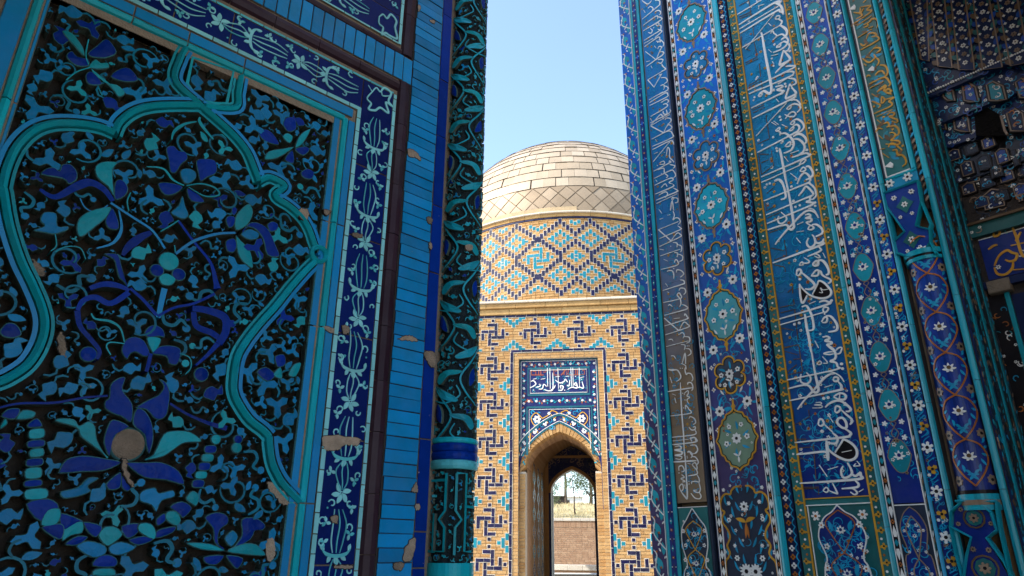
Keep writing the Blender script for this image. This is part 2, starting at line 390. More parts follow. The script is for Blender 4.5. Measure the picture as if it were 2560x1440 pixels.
strip_rect(band, u_w1a + .001, u_w1b, BOT, z_nv1 + .002, .0045, 'band_white', 'border_tile', .085)
strip_rect(band, -2.5, u_nv0, z_nv0 - .022, z_nv0 - .001, .0045, 'band_white', 'border_tile', .12, vert=False)
strip_rect(band, -2.5, u_nv1, z_nv1 - .001, z_nv1 + .012, .0045, 'pale_turq', 'border_tile', .12, vert=False)
def leafp(x, y, a, l, w, n=6, hook=0.):
    """leaf outline from (x, y) pointing along angle a"""
    top = [(l * t, w * sin(pi * t) ** .8 + hook * t * t * l) for t in [i / n for i in range(n + 1)]]
    bt = [(l * t, -w * sin(pi * t) ** .8 * .8 + hook * t * t * l) for t in [i / n for i in range(n - 1, 0, -1)]]
    return [(x + px * cos(a) - py * sin(a), y + px * sin(a) + py * cos(a)) for px, py in top + bt]
def curl(x, y, a, r, turns=.8, hand=1, n=10):
    return [(x + cos(a + hand * 2 * pi * turns * t) * r * (1 - .6 * t) - cos(a) * r, y + sin(a + hand * 2 * pi * turns * t) * r * (1 - .6 * t) - sin(a) * r) for t in [i / n for i in range(n + 1)]]
def spray(fn, s0, Ls, w, flip, seed):
    """one spray: stems, bracket, five-leaf flower, curls. fn maps (along, across) to wall (u, z)."""
    r = random.Random(seed); m = M(); D0, D1 = -.004, .0035
    def st(pts, ww, t=.5): m.stroke(LW, [fn(s0 + a * Ls, flip * b * w) for a, b in cr(pts, 6)], ww, D0, D1, 'pale_turq' if r.random() < .35 else 'band_white', taper=t)
    def lf(a, b, ang, l, ww, hook=.2, mat='band_white'):
        ap = leafp(0, 0, ang, l, ww, hook=hook); m.poly(LW, [fn(s0 + a * Ls + x, flip * (b * w + y)) for x, y in ap], D0, D1, mat)
    sh = r.uniform(-.08, .08)
    for k in (-1, 0, 1): st([(.00, .10 * k + sh), (.15, .17 * k + .03), (.32, .15 * k), (.44, .09 * k)], .0055)
    st([(.40, -.36), (.45, -.24), (.47, 0), (.45, .24), (.40, .36)], .014, .8)
    lf(.47, 0, 0, .036, .014); lf(.46, -.12, -.7, .034, .010); lf(.46, .12, .7, .034, .010); lf(.42, -.3, -2.6, .03, .009); lf(.42, .3, 2.6, .03, .009)
    for k in (-1, 0, 1): st([(.50, .06 * k), (.60, .16 * k + .04), (.72, .12 * k), (.80, .03 * k)], .0052)
    m.disc(LW, *fn(s0 + .83 * Ls, 0), .008, D0, D1 + .001, 'band_white', 8); m.disc(LW, *fn(s0 + .83 * Ls, 0), .0035, D0, D1 + .0025, 'navy', 6)
    for ang in (-2.2, -1.0, 0, 1.0, 2.2): lf(.83 + .012 * cos(ang), .03 * sin(ang), ang + .15, .042, .0125, .25)
    for a, b, ang in ((.10, -.38, 2.2), (.22, .36, .6), (.58, .38, -2.6), (.66, -.36, .9), (.93, .34, 1.9), (.95, -.36, -1.2), (.30, -.40, 3.)):
        h = 1 if r.random() < .5 else -1
        c = curl(0, 0, ang, .014 + r.random() * .006, .75, h); m.stroke(LW, [fn(s0 + a * Ls + x, flip * (b * w * .92 + y)) for x, y in c], .006, D0, D1, 'band_white', taper=.3)
        if r.random() < .75:
            for q in range(3): lf(a + .035, b * .85, ang + 1 + q * 2.1, .024, .008, .2, 'pale_turq' if r.random() < .6 else 'band_white')
        if r.random() < .5: m.disc(LW, *fn(s0 + (a + .06) * Ls, flip * b * w * .95), .0045, D0, D1, 'pale_turq', 6)
    return m
uN = (u_nv0 + u_nv1) / 2; wN = u_nv1 - u_nv0; zc = (z_nv0 + z_nv1) / 2
Ls = .395
for i in range(12):
    s0 = i * Ls - .10
    if z_nv0 - s0 < BOT: break
    if i > 7: break
    spray(lambda a, b_: (uN + b_, z_nv0 - .06 - a), s0 + .06, Ls, wN, 1 if i % 2 else -1, 40 + i).build('flower_spray', band)
for i in range(5):
    spray(lambda a, b_: (u_nv0 - .03 - a, zc + b_), i * Ls, Ls, z_nv1 - z_nv0, 1 if i % 2 else -1, 80 + i).build('flower_spray', band)
m = M()                                      # corner knot
trace(m, Z4, '14 1050,690 1080,660 1110,690 1140,660 1190,700 1170,760 1200,800 1150,770 1170,850 1110,810 1070,830 1020,820 1040,780 1010,740 1050,690; 8 1020,640 1050,690; 9 1120,690 1130,720 1190,720', -.004, .004, 'band_white')
m.build('corner_knot', band)
chips(band, Z6, ['690,388 940,408 948,440 930,462 840,458 800,490 720,500 690,485', '735,1000 790,985 785,1040 750,1035', '770,1362 890,1365 880,1385 780,1380'], .0055)
chips(band, Z5, ['820,1010 860,1005 875,1050 840,1070', '900,310 970,320 960,345 910,335'], .0055)

# --- upper panel (its lower edge shows)
up = M(); up.box(LW, -2.6, u_w1b, z_up0 + wpu * .56, 4.4, -.094, -.010, 'mortar_tan'); upn = up.build('upper_panel', LP)
z_u = lz(1003, 110)
strip_rect(upn, -2.5, u_w1b - .012, z_u - .012, z_u - .001, .004, 'band_white', 'border_tile', .15, vert=False)
strip_rect(upn, u_w1a + .001, u_w1b, z_u - .012, 4.3, .004, 'band_white', 'border_tile', .15)
for a, c in ((-2.5, LW.pix(800, 20)[0]), (LW.pix(800, 20)[0], u_nv1)):
    m = M(); m.poly(LW, rect(a + .003, c - .003, z_u, z_u + (z_nv1 - z_nv0)), -.04, 0, 'navy', 'mortar_tan', bev=.002); m.build('tile', upn)
m = M(); m.poly(LW, rect(u_nv0, u_nv1, z_u + (z_nv1 - z_nv0) + .003, 4.3), -.04, 0, 'navy', 'mortar_tan', bev=.002); m.build('tile', upn)
m = M(); m.box(LW, -2.5, u_nv0 - .004, z_u + (z_nv1 - z_nv0) + .006, 4.3, -.05, -.004, 'azure'); m.build('panel_ground', upn)
for i in range(4): spray(lambda a, b_: (u_nv1 - .20 - a, z_u + (z_nv1 - z_nv0) / 2 + b_), i * Ls, Ls, z_nv1 - z_nv0, 1 if i % 2 else -1, 120 + i).build('flower_spray', upn)
spray(lambda a, b_: (uN + b_, z_u + .62 - a), 0, Ls, wN, 1, 131).build('flower_spray', upn)
m = M(); trace(m, Z4, '14 1100,130 1130,110 1160,140 1190,110 1230,160 1220,210 1235,290 1180,270 1150,250 1120,260 1130,210 1100,180 1100,130', -.004, .004, 'band_white'); m.build('corner_knot', upn)
# --- carved panel: recessed ground, mouldings, traced flowers, scrolls
GD, TD = -.072, -.006                        # depth of the carved ground and of the leaf faces
z_fr = 2.055                                 # head of the turquoise frame
pg = M(); pg.box(LW, -2.6, u_az1 + .012, BOT, z_nv0 - .022, -.0945, GD, 'carve_ground'); panel = pg.build('carved_panel', LP)
def off(p, k):
    out = []
    for i in range(len(p)):
        a, c = p[max(0, i - 1)], p[min(len(p) - 1, i + 1)]; tx, tz = c[0] - a[0], c[1] - a[1]; l = hypot(tx, tz) or 1e-9
        out.append((p[i][0] - tz / l * k, p[i][1] + tx / l * k))
    return out
GRID = {}; CS = .006
def gkey(u, z): return (int(math.floor(u / CS)), int(math.floor(z / CS)))
def mark_line(p, r):
    k = int(r / CS) + 1
    for u, z in p:
        a, b_ = gkey(u, z)
        for i in range(-k, k + 1):
            for j in range(-k, k + 1):
                if i * i + j * j <= k * k: GRID[(a + i, b_ + j)] = 1
def inside(p, u, z):
    c = False; j = len(p) - 1
    for i in range(len(p)):
        if (p[i][1] > z) != (p[j][1] > z) and u < (p[j][0] - p[i][0]) * (z - p[i][1]) / (p[j][1] - p[i][1]) + p[i][0]: c = not c
        j = i
    return c
def mark_poly(p):
    u0, u1 = min(q[0] for q in p), max(q[0] for q in p); z0, z1 = min(q[1] for q in p), max(q[1] for q in p)
    a0, b0 = gkey(u0, z0); a1, b1 = gkey(u1, z1)
    for i in range(a0, a1 + 1):
        for j in range(b0, b1 + 1):
            if inside(p, (i + .5) * CS, (j + .5) * CS): GRID[(i, j)] = 1
    mark_line(p, .004)
# straight frame: pieces of azure strip, turquoise roll, azure inner strip
fr = M(); fr.box(LW, u_az0 - .050, u_az1 + .004, BOT, z_nv0 - .024, -.06, -.012, 'mortar_tan')
fr.box(LW, -2.6, u_az0 - .050, z_fr - .05, z_nv0 - .024, -.06, -.012, 'mortar_tan')
fr.box(LW, -2.6, u_lft + .035, BOT, z_fr - .05, -.06, -.012, 'mortar_tan'); fr_ = fr.build('frame', panel)
joints = [BOT, lz(740, 1257), lz(773, 810), lz(800, 545), z_fr]
for a, c in zip(joints, joints[1:]):
    m = M(); m.poly(LW, rect(u_az0 + .006, u_az1, a + .003, c - .003), -.04, rng.uniform(-.001, .002), 'azure', 'mortar_tan', bev=.003); m.build('tile', panel)
    half_round(panel, (u_tq + .002, a), (u_tq + .002, c), .036, -.02, .030, 'turq', 'roll', .003)
    m = M(); m.poly(LW, rect(u_in - .006, u_tq - .020, a + .003, c - .003), -.055, -.010 + rng.uniform(0, .002), 'azure', 'rim', bev=.005); m.build('tile', panel)
ju = [u_tq - .02, LW.pix(610, 170)[0], -1.75, LW.pix(330, 55)[0], -2.28]
for a, c in zip(ju, ju[1:]):
    m = M(); m.poly(LW, rect(c + .003, a - .003 + (.06 if a == ju[0] else 0), z_fr + .022, z_nv0 - .03), -.04, rng.uniform(-.001, .002), 'azure', 'mortar_tan', bev=.003); m.build('tile', panel)
    half_round(panel, (a + .015 * (a == ju[0]), z_fr), (c, z_fr), .036, -.02, .030, 'turq', 'roll', .003)
m = M(); m.poly(LW, rect(-2.26, -1.80, z_fr - .05, z_fr - .02), -.055, -.012, 'azure', 'rim', bev=.005); m.build('tile', panel)
m = M(); m.poly(LW, rect(-1.42, u_in, z_fr - .05, z_fr - .02), -.055, -.012, 'azure', 'rim', bev=.005); m.build('tile', panel)
jl = [BOT, .3, .95, 1.5, z_fr]
for a, c in zip(jl, jl[1:]):
    half_round(panel, (u_lft, a), (u_lft, c), .036, -.02, .030, 'turq', 'roll', .003)
    m = M(); m.poly(LW, rect(u_lft - .09, u_lft - .022, a + .003, c - .003), -.04, 0, 'azure', 'mortar_tan', bev=.003); m.build('tile', panel)
    m = M(); m.poly(LW, rect(u_lft + .02, u_lft + .036, a + .003, c - .003), -.055, -.010, 'azure', 'rim', bev=.004); m.build('tile', panel)
# cusped arch mouldings, traced
def moulding(Zs, joint=None, big=.036, sides=True):
    p = []
    for Zq, t in Zs: p += Zq(t)
    q = cr(p, 7); n = len(q)
    cutsx = [0] + [int(n * f_) for f_ in (joint or [])] + [n - 1]
    for a, c in zip(cutsx, cutsx[1:]):
        seg = q[a:c + 1]
        if len(seg) < 3: continue
        m = M(); m.stroke(LW, seg, big, -.045, .016, 'turq', rnd=True, side='rim'); m.build('roll', panel)
        if sides:
            m = M(); m.stroke(LW, off(seg, big * .74), big * .42, GD, -.004, 'azure', side='rim'); m.stroke(LW, off(seg, -big * .70), big * .30, GD, -.012, 'leaf_turq', side='rim'); m.build('edge_strip', panel)
    mark_line(q, big * .95)
moulding([(Z2, '-40,1372 60,1335 200,1240 290,1100 325,960 305,830 235,660 150,480 70,230 30,0'), (Z1, '22,1330 60,1180 130,1040 240,935 380,885 560,882 720,908 828,952')], (.18, .42, .70))
moulding([(Z1, '828,952 868,868 970,792 1100,757 1280,748 1445,752')])
moulding([(Z1, '1445,752 1560,850 1690,970 1785,1090 1842,1225 1872,1302'), ], ())
moulding([(Z4, '207,1353 290,1325 400,1390'), (Z5, '330,25 440,105 530,190 585,280 620,380 640,430')], (.55,))
moulding([(Z5, '625,520 545,600 440,720 335,852 215,985 110,1120 45,1240 20,1400'), (Z6, '22,60 60,150 140,265 240,345 285,395')], (.45,))
moulding([(Z6, '285,395 290,480 312,600 370,720 440,805 515,880')])
m = M(); cu, cz_ = Z5('655,465')[0]
m.stroke(LW, [(cu + .036 * cos(t), cz_ + .036 * sin(t)) for t in [2 * pi * i / 20 for i in range(20)]], .028, -.045, .020, 'turq', rnd=True, closed=True); m.disc(LW, cu, cz_, .010, -.05, .004, 'azure', 10, dome=.006); m.build('boss', panel); mark_line([(cu, cz_)], .055)
# pentagon cartouche
moulding([(Z1, '1340,345 1300,420 1268,575 1440,742')], big=.034); moulding([(Z1, '1742,545 1722,660 1700,770 1480,758')], big=.034)
m = M(); m.stroke(LW, Z1('1395,405 1690,500 1640,735 1455,742 1355,590'), .014, GD, -.010, 'leaf_turq', closed=True, side='rim'); m.build('edge_strip', panel); mark_line(cr(Z1('1395,405 1690,500 1640,735 1455,742 1355,590'), 6, True), .016)
# traced flowers and leaves
def carve(Zq, mat, texts, name):
    for t in texts:
        q = cr(Zq(t), 3, True); m = M(); m.poly(LW, q, GD, TD + rng.uniform(-.005, .002), mat, 'rim', bev=.0035, dome=.003 if len(q) < 25 else 0); m.build(name, panel); mark_poly(q)
def vein(Zq, mat, items, name='stem', d=TD):
    for t in items:
        w, pts = t.split(' ', 1); raw = [tuple(float(c) for c in q.split(',')) for q in pts.split()]
        ws = [float(x) for x in w.split('-')]; k = Zq.m(raw[0][0], raw[0][1], 1.)
        q = cr(Zq(raw), 6); n = len(q)
        wl_ = [k * (ws[0] + (ws[-1] - ws[0]) * i / (n - 1)) for i in range(n)] if len(ws) < 3 else [k * (ws[0] + (ws[1] - ws[0]) * min(1, 2 * i / (n - 1)) if i < n / 2 else k and ws[1] + (ws[2] - ws[1]) * (2 * i / (n - 1) - 1)) if i < n / 2 else k * (ws[1] + (ws[2] - ws[1]) * (2 * i / (n - 1) - 1)) for i in range(n)]
        m = M(); m.stroke(LW, q, wl_, GD, d + rng.uniform(-.004, .002), mat, rnd=False, side='rim'); m.build(name, panel); mark_line(q, max(wl_) / 2 + .003)
def ball(Zq, mat, x, y, r, name='bud', d=TD):
    c = Zq([(x, y)])[0]; R_ = Zq.m(x, y, r); m = M(); m.disc(LW, c[0], c[1], R_, GD, d, mat, 14, 'rim', bev=.004, dome=.006); m.build(name, panel); mark_line([c], R_ + .004)
carve(Z1, 'cobalt', ['300,1250 340,1205 400,1200 430,1225 450,1180 510,1175 560,1230 555,1290 500,1320 455,1280', '835,1300 890,1290 930,1350 900,1410 830,1425',
    '1200,1060 1255,1045 1290,1080 1340,1090 1355,1140 1310,1180 1270,1240 1230,1230 1215,1150', '1420,1150 1480,1135 1555,1150 1570,1220 1550,1250 1500,1270 1450,1300 1430,1230',
    '1140,1320 1220,1310 1320,1340 1270,1390 1190,1400', '1350,1350 1420,1380 1480,1450 1380,1440', '640,370 700,320 770,270 830,330 840,380 760,410 660,400',
    '480,390 520,360 560,400 640,420 640,470 560,470 500,430', '800,540 880,480 950,490 1000,570 900,580', '620,530 670,510 740,600 640,600'], 'petal')
carve(Z1, 'leaf_turq', ['690,1190 760,1155 850,1165 815,1220 825,1400 780,1340 700,1270', '640,470 690,415 730,440 780,440 790,480 700,490', '450,220 520,230 600,330 610,400 540,330',
    '660,490 760,580 850,600 910,660 860,690 800,620'], 'leaf')
carve(Z1, 'leaf_azure', ['1300,1230 1350,1205 1410,1230 1415,1280 1360,1320 1320,1300'], 'bud')
vein(Z1, 'leaf_turq', ['8-16-6 1330,1330 1250,1290 1180,1210 1060,1195', '8-14-6 1345,1335 1450,1320 1550,1350 1580,1400 1480,1410 1360,1345', '7 655,480 560,510 480,570', '7 640,460 620,390 640,280', '10-24-10 1445,840 1440,870 1480,930 1540,1000', '8 700,590 740,680', '8-20-8 1420,870 1330,890 1260,940 1240,1000'])
vein(Z1, 'cobalt', ['20-60-30 290,1360 400,1415 540,1345 650,1310 750,1360 815,1445'], 'petal')
carve(Z2, 'leaf_turq', ['800,100 780,170 700,240 590,320 555,270 570,190 650,130', '1705,270 1700,180 1750,110 1800,80 1830,140 1790,230', '1705,310 1740,340 1810,420 1830,540 1770,510 1720,440',
    '1145,610 1200,580 1270,620 1240,670 1170,665', '1060,1050 1120,1035 1170,1060 1130,1140 1100,1150'], 'leaf')
carve(Z2, 'cobalt', ['810,110 850,180 860,260 790,260 760,200', '1745,290 1800,220 1870,220 1940,270 1990,380 2016,460 1930,450 1900,340 1850,270 1790,250', '750,440 820,435 860,450 880,520 890,560 925,680 890,640 860,610 840,540 820,480',
    '1045,1020 1070,970 1120,950 1180,980 1195,1040 1150,1035 1090,1045', '880,1140 910,1060 980,1035 1050,1070 1090,1165 1040,1180 990,1150 950,1160 920,1200', '1100,1160 1150,1110 1230,1100 1300,1120 1310,1170 1280,1240 1220,1230 1200,1180',
    '1630,190 1660,165 1700,180 1690,240 1650,250', '1630,350 1690,330 1710,380 1690,430 1640,420', '1930,230 1970,205 2010,230 2000,270 1950,280', '0,1000 50,940 120,950 160,1020 100,1050 30,1040'], 'petal')
carve(Z2, 'leaf_azure', ['1740,300 1800,260 1870,290 1860,330 1800,340', '1235,140 1290,90 1320,20 1340,90 1365,160 1330,190 1270,170', '320,140 410,150 420,240 490,240 490,270 400,300 330,290 240,270 320,240 290,200'], 'leaf')
vein(Z2, 'azure', ['18-20-16 1270,440 1400,350 1560,300 1700,290', '16 800,75 960,180 1100,275 1190,405', '40-36-30 1190,690 1165,800 1145,900', '8-22-8 860,120 880,260 820,360 700,400', '8 580,40 620,110 700,140 780,90'])
vein(Z2, 'cobalt', ['24-22-18 1130,885 1040,780 940,690', '18-18-20 1140,890 1260,830 1400,800 1550,730', '16-20-50 1290,200 1400,350 1520,500 1560,640 1570,690', '22-60-30 890,450 930,390 1020,320 1095,285', '26-40-40 560,850 600,780 690,755 800,800 930,720', '30-44-24 650,690 750,660 850,670 935,705',
    '36-30-26 560,850 580,960 660,1060 720,1140 700,1200', '40-60-50 1390,835 1500,850 1620,900 1630,1000 1580,1090', '44-24-14 1600,1060 1500,1170 1415,1245', '36-44-40 1400,860 1420,960 1530,1010 1600,1060', '26 1090,1160 1075,1230 1058,1290'], 'petal')
vein(Z2, 'leaf_turq', ['7-9-7 1160,280 1230,240 1290,200', '7-8-6 400,290 410,380 370,420', '7 620,480 580,400 480,390 400,430', '7 1260,380 1265,430', '8 930,130 920,60 945,0', '8-10-7 800,1170 770,1110 800,1080 900,1090', '7-9-7 1300,1160 1370,1190 1380,1260 1340,1310', '8-18-8 900,1080 870,980 800,930 690,910 660,870'])
ball(Z2, 'leaf_turq', 1220, 495, 70); ball(Z2, 'cobalt', 1135, 560, 48); ball(Z2, 'cobalt', 1292, 590, 48); ball(Z2, 'cobalt', 640, 1165, 58); ball(Z2, 'cobalt', 1455, 1310, 54)
carve(Z3, 'cobalt', ['790,150 800,60 860,10 910,10 890,100 960,200 950,330 880,290 820,270 760,230 760,180', '985,225 1080,165 1150,130 1185,70 1150,15 1200,40 1230,110 1225,200 1200,290 1130,310 1060,240',
    '985,235 1050,250 1100,340 1110,450 1080,560 1055,500 1040,420 960,345', '820,310 935,360 860,400 810,480 790,580 750,480 770,380', '430,680 480,600 600,570 760,590 880,620 760,680 600,690 440,700',
    '910,620 1040,620 1170,620 1290,680 1330,780 1200,750 1040,730 930,650', '770,770 870,690 880,760 860,810 790,820', '885,700 960,770 930,830 880,800',
    '1480,1020 1560,980 1640,1000 1650,1060 1590,1110 1580,1200 1620,1250 1550,1200 1540,1100', '1750,1030 1850,1020 1920,1070 1900,1110 1850,1110 1810,1180 1680,1250 1750,1150', '1480,1300 1620,1290 1570,1360 1490,1350', '1640,1290 1760,1310 1720,1390 1670,1350',
    '190,920 350,880 430,945 300,1050', '300,1090 440,1060 470,1110 430,1180', '440,985 600,1040 560,1060 455,1110', '605,1050 740,1080 700,1160 640,1130', '880,1080 1010,1060 1000,1130 920,1170', '1130,1030 1190,985 1200,1040 1140,1080', '1230,940 1320,900 1390,950 1330,1020 1290,990', '470,1210 560,1150 640,1160 560,1220', '930,1180 1040,1150 1110,1180 1000,1220', '670,1370 710,1300 790,1285 850,1320 830,1375', '1140,1110 1270,1080 1250,1130 1130,1170'], 'petal')
carve(Z3, 'leaf_turq', ['1045,605 1110,560 1180,420 1260,390 1380,400 1460,470 1340,480 1270,520 1180,580', '780,590 720,540 640,480 580,430 550,370 400,325 440,300 540,310 575,355 640,322 690,360 705,460 760,560',
    '1630,1260 1520,1205 1350,1200 1450,1250', '1640,1265 1740,1210 1850,1210 1920,1290 1800,1290', '295,1075 340,965 430,950 445,1010 400,1075', '450,1190 470,1080 540,1040 610,1050 600,1130 520,1150', '710,1150 760,1085 840,1085 890,1140 830,1200 770,1225', '1000,1120 1010,1060 1090,1060 1130,1120 1110,1180', '1195,1030 1210,975 1280,975 1310,1040 1270,1080', '1340,880 1390,825 1440,860 1420,935 1380,920', '675,1440 690,1390 820,1385 830,1440'], 'leaf')
carve(Z3, 'leaf_azure', ['1620,1170 1680,1110 1720,1160 1670,1230', '550,1230 640,1185 760,1220 765,1280 670,1310', '790,1225 880,1190 985,1235 880,1290 800,1280', '440,830 560,800 640,730 720,735 640,790 660,830 560,870 460,880', '1020,830 1120,800 1150,840 1250,820 1260,870 1170,900 1130,980 1090,930 1010,900'], 'leaf')
vein(Z3, 'cobalt', ['14-18-16 0,225 150,195 400,190 600,155 780,140', '16-20-40 1230,195 1350,270 1500,335 1640,375'], 'stem')
for i, (x0, x1, y0, y1) in enumerate(((215, 320, 380, 452), (208, 320, 460, 515), (220, 315, 522, 585), (200, 310, 592, 650), (190, 300, 660, 740), (185, 300, 748, 800), (190, 340, 812, 890))):
    carve(Z3, 'leaf_turq' if i % 2 == 0 else 'cobalt', ['%d,%d %d,%d %d,%d %d,%d' % (x0, y1, x1, y1 - 10, x1, y0 - 5, x0, y0 + 5)], 'petal')
carve(Z3, 'leaf_turq', ['120,310 170,240 260,255 240,300', '0,360 40,300 60,340 10,380'], 'petal') 
carve(Z3, 'cobalt', ['10,290 60,235 150,235 110,310', '200,345 270,300 310,360 215,372'], 'petal')
for i in range(5):
    y0 = 500 + i * 62; x = 1520 - i * 22
    carve(Z3, 'cobalt' if i % 2 == 0 else 'leaf_turq', ['%d,%d %d,%d %d,%d %d,%d' % (x - 40, y0 + 52, x + 36, y0 + 52, x + 42, y0, x - 34, y0)], 'petal')
cu_, cz_0 = Z3([(930, 490)])[0]; rr_ = Z3.m(930, 490, 128); m = M(); m.disc(LW, cu_, cz_0, rr_, GD, -.012, 'plaster', 26, 'rim', bev=.008, dome=-.045); m.build('clay_hollow', panel, smooth=True); mark_line([(cu_, cz_0)], rr_ + .004)
chips(panel, Z3, ['880,605 912,612 908,670 935,735 965,795 930,770 890,700'], .004); ball(Z3, 'leaf_turq', 1710, 515, 42); ball(Z3, 'leaf_turq', 1560, 455, 40); ball(Z3, 'cobalt', 1720, 455, 36)
carve(Z4, 'cobalt', ['200,980 260,960 320,1000 360,1080 250,1050', '390,920 420,870 480,880 490,960 430,980', '480,1110 560,1090 590,1120 540,1160', '460,1120 470,1220 400,1190', '520,1290 570,1260 620,1290 600,1340 540,1330'], 'petal')
carve(Z4, 'leaf_turq', ['385,1020 420,990 465,1020 440,1070', '470,1100 380,1110 280,1130 250,1190 350,1180', '480,1100 520,1000 600,960 540,1070'], 'leaf')
carve(Z5, 'cobalt', ['190,1350 260,1310 330,1370 270,1420', '330,1230 400,1215 410,1290 350,1310'], 'petal'); carve(Z5, 'leaf_turq', ['430,1370 470,1290 530,1280 490,1380', '310,1370 370,1310 380,1400'], 'leaf')
chips(panel, Z6, ['280,730 350,760 430,840 490,885 400,905 340,840 290,790', '270,1190 320,1160 330,1290 280,1330', '685,440 700,500 640,520 650,450'], -.012)
chips(panel, Z5, ['680,1010 770,1030 780,1068 730,1050 690,1030', '495,140 560,130 570,190 530,210', '685,130 740,150 700,170'], .004)
chips(panel, Z2, ['240,480 300,520 330,590 270,580', '430,1010 470,1040 480,1180 430,1130'], -.012)
# filling scrolls
def motif(r):
    k = r.random(); out = []
    tre = lambda x, y, a, s_: [(x + s_ * (.62 + .38 * cos(3 * t)) * cos(t + a), y + s_ * (.62 + .38 * cos(3 * t)) * sin(t + a)) for t in [2 * pi * i / 15 for i in range(15)]]
    if k < .30:
        p = curl(0, 0, 0, 1.0, .95, 1, 16); out.append(('s', p, .15, 'leaf_turq')); e = p[-1]
        out.append(('p', tre(e[0], e[1], r.uniform(0, 6), .74), 0, 'leaf_azure'))
        if r.random() < .7: out.append(('p', leafp(p[5][0], p[5][1], 2.2 + r.uniform(-.5, .5), .95, .30, hook=.35), 0, 'leaf_azure')); out.append(('p', leafp(p[9][0], p[9][1], 4.4 + r.uniform(-.5, .5), .7, .24, hook=.35), 0, 'leaf_azure'))
    elif k < .64:
        out.append(('p', cr([(-.1, 0), (.25, .42), (.72, .46), (1.02, .14), (1.35, .40), (1.22, -.30), (.85, -.22), (.52, -.52), (.2, -.30)], 2, True), 0, 'leaf_azure'))
        out.append(('s', [(0, 0), (-.35, -.1), (-.65, .15), (-.75, .5)], .16, 'leaf_turq'))
    elif k < .86:
        out.append(('p', tre(0, 0, pi / 6, 1.0), 0, 'leaf_azure')); out.append(('s', cr([(0, -.3), (.1, -.8), (.5, -1.05), (.9, -.9)], 4), .16, 'leaf_turq'))
    else:
        out.append(('s', cr([(-.8, -.4), (-.4, .25), (.2, .2), (.5, -.35), (1., -.1)], 4), .24, 'leaf_azure')); out.append(('p', [(1.05 + .3 * cos(t), .0 + .3 * sin(t)) for t in [2 * pi * i / 8 for i in range(8)]], 0, 'leaf_azure'))
    return out
def scatter(S, parent, u0, u1, z0, z1, n, r0, r1, d0, d1, grid, seed, ok=None, tints=('leaf_azure', 'cobalt', 'leaf_turq'), name='scroll_leaf', tol=.22, stem='stem_teal', limit=300):
    r = random.Random(seed); made = 0; rest = M()
    cells = lambda p: [(int(math.floor(u / CS)), int(math.floor(z / CS))) for u, z in p]
    for q in range(n):
        s_ = r1 + (r0 - r1) * min(1, q / n * 1.15) ; cu_, cz2 = r.uniform(u0, u1), r.uniform(z0, z1)
        if ok and not ok(cu_, cz2): continue
        if (int(math.floor(cu_ / CS)), int(math.floor(cz2 / CS))) in grid: continue
        mo = motif(r); a = r.uniform(0, 2 * pi); fl = r.choice((-1, 1)); T = lambda p: [(cu_ + s_ * (x * cos(a) - y * fl * sin(a)), cz2 + s_ * (x * sin(a) + y * fl * cos(a))) for x, y in p]
        pts = []; sh = []
        for kind, p, w, mt in mo:
            t = T(p); sh.append((kind, t, w * s_, mt)); pts += t
            if kind == 'p': c0 = sum(x for x, _ in t) / len(t), sum(y for _, y in t) / len(t); pts += [((x + c0[0]) / 2, (y + c0[1]) / 2) for x, y in t] + [c0]
        cl = cells(pts); hit = sum(1 for c in cl if c in grid)
        if hit > len(cl) * tol: continue
        if ok and not all(ok(*p) for p in pts[::4]): continue
        tint = tints[1] if r.random() < .13 else (tints[2] if r.random() < .12 else tints[0])
        m = rest if made >= limit else M()
        for kind, t, w, mt in sh:
            dd = d1 + r.uniform(-.010, -.001) * (abs(d1 - d0) / .05)
            if kind == 's': m.stroke(S, t, w, d0, dd, stem, side='rim', taper=.4)
            else: m.poly(S, t, d0, dd, tint if mt == 'leaf_azure' else mt, 'rim', bev=min(.0020, s_ * .05))
        if m is not rest: m.build(name, parent)
        made += 1
        for (a_, b_) in cl:
            for i in (-1, 0, 1):
                for j in (-1, 0, 1): grid[(a_ + i, b_ + j)] = 1
    stuff(rest.build(name, parent)); return made
okp = lambda u, z: u_lft + .04 < u < u_in - .012 and z < z_fr - .055
n1 = scatter(LW, panel, u_lft, u_in, -.16, z_fr, 2600, .034, .060, GD, TD, GRID, 5, okp)
n2 = scatter(LW, panel, u_lft, u_in, -.16, z_fr, 3600, .017, .032, GD, TD - .004, GRID, 6, okp, name='scroll_bud', tol=.16, limit=200)
n3 = scatter(LW, panel, u_lft, u_in, -.16, z_fr, 9000, .009, .017, GD, TD - .010, GRID, 7, okp, name='scroll_bud', tol=.10, limit=0)
print('scrolls', n1, n2, n3)
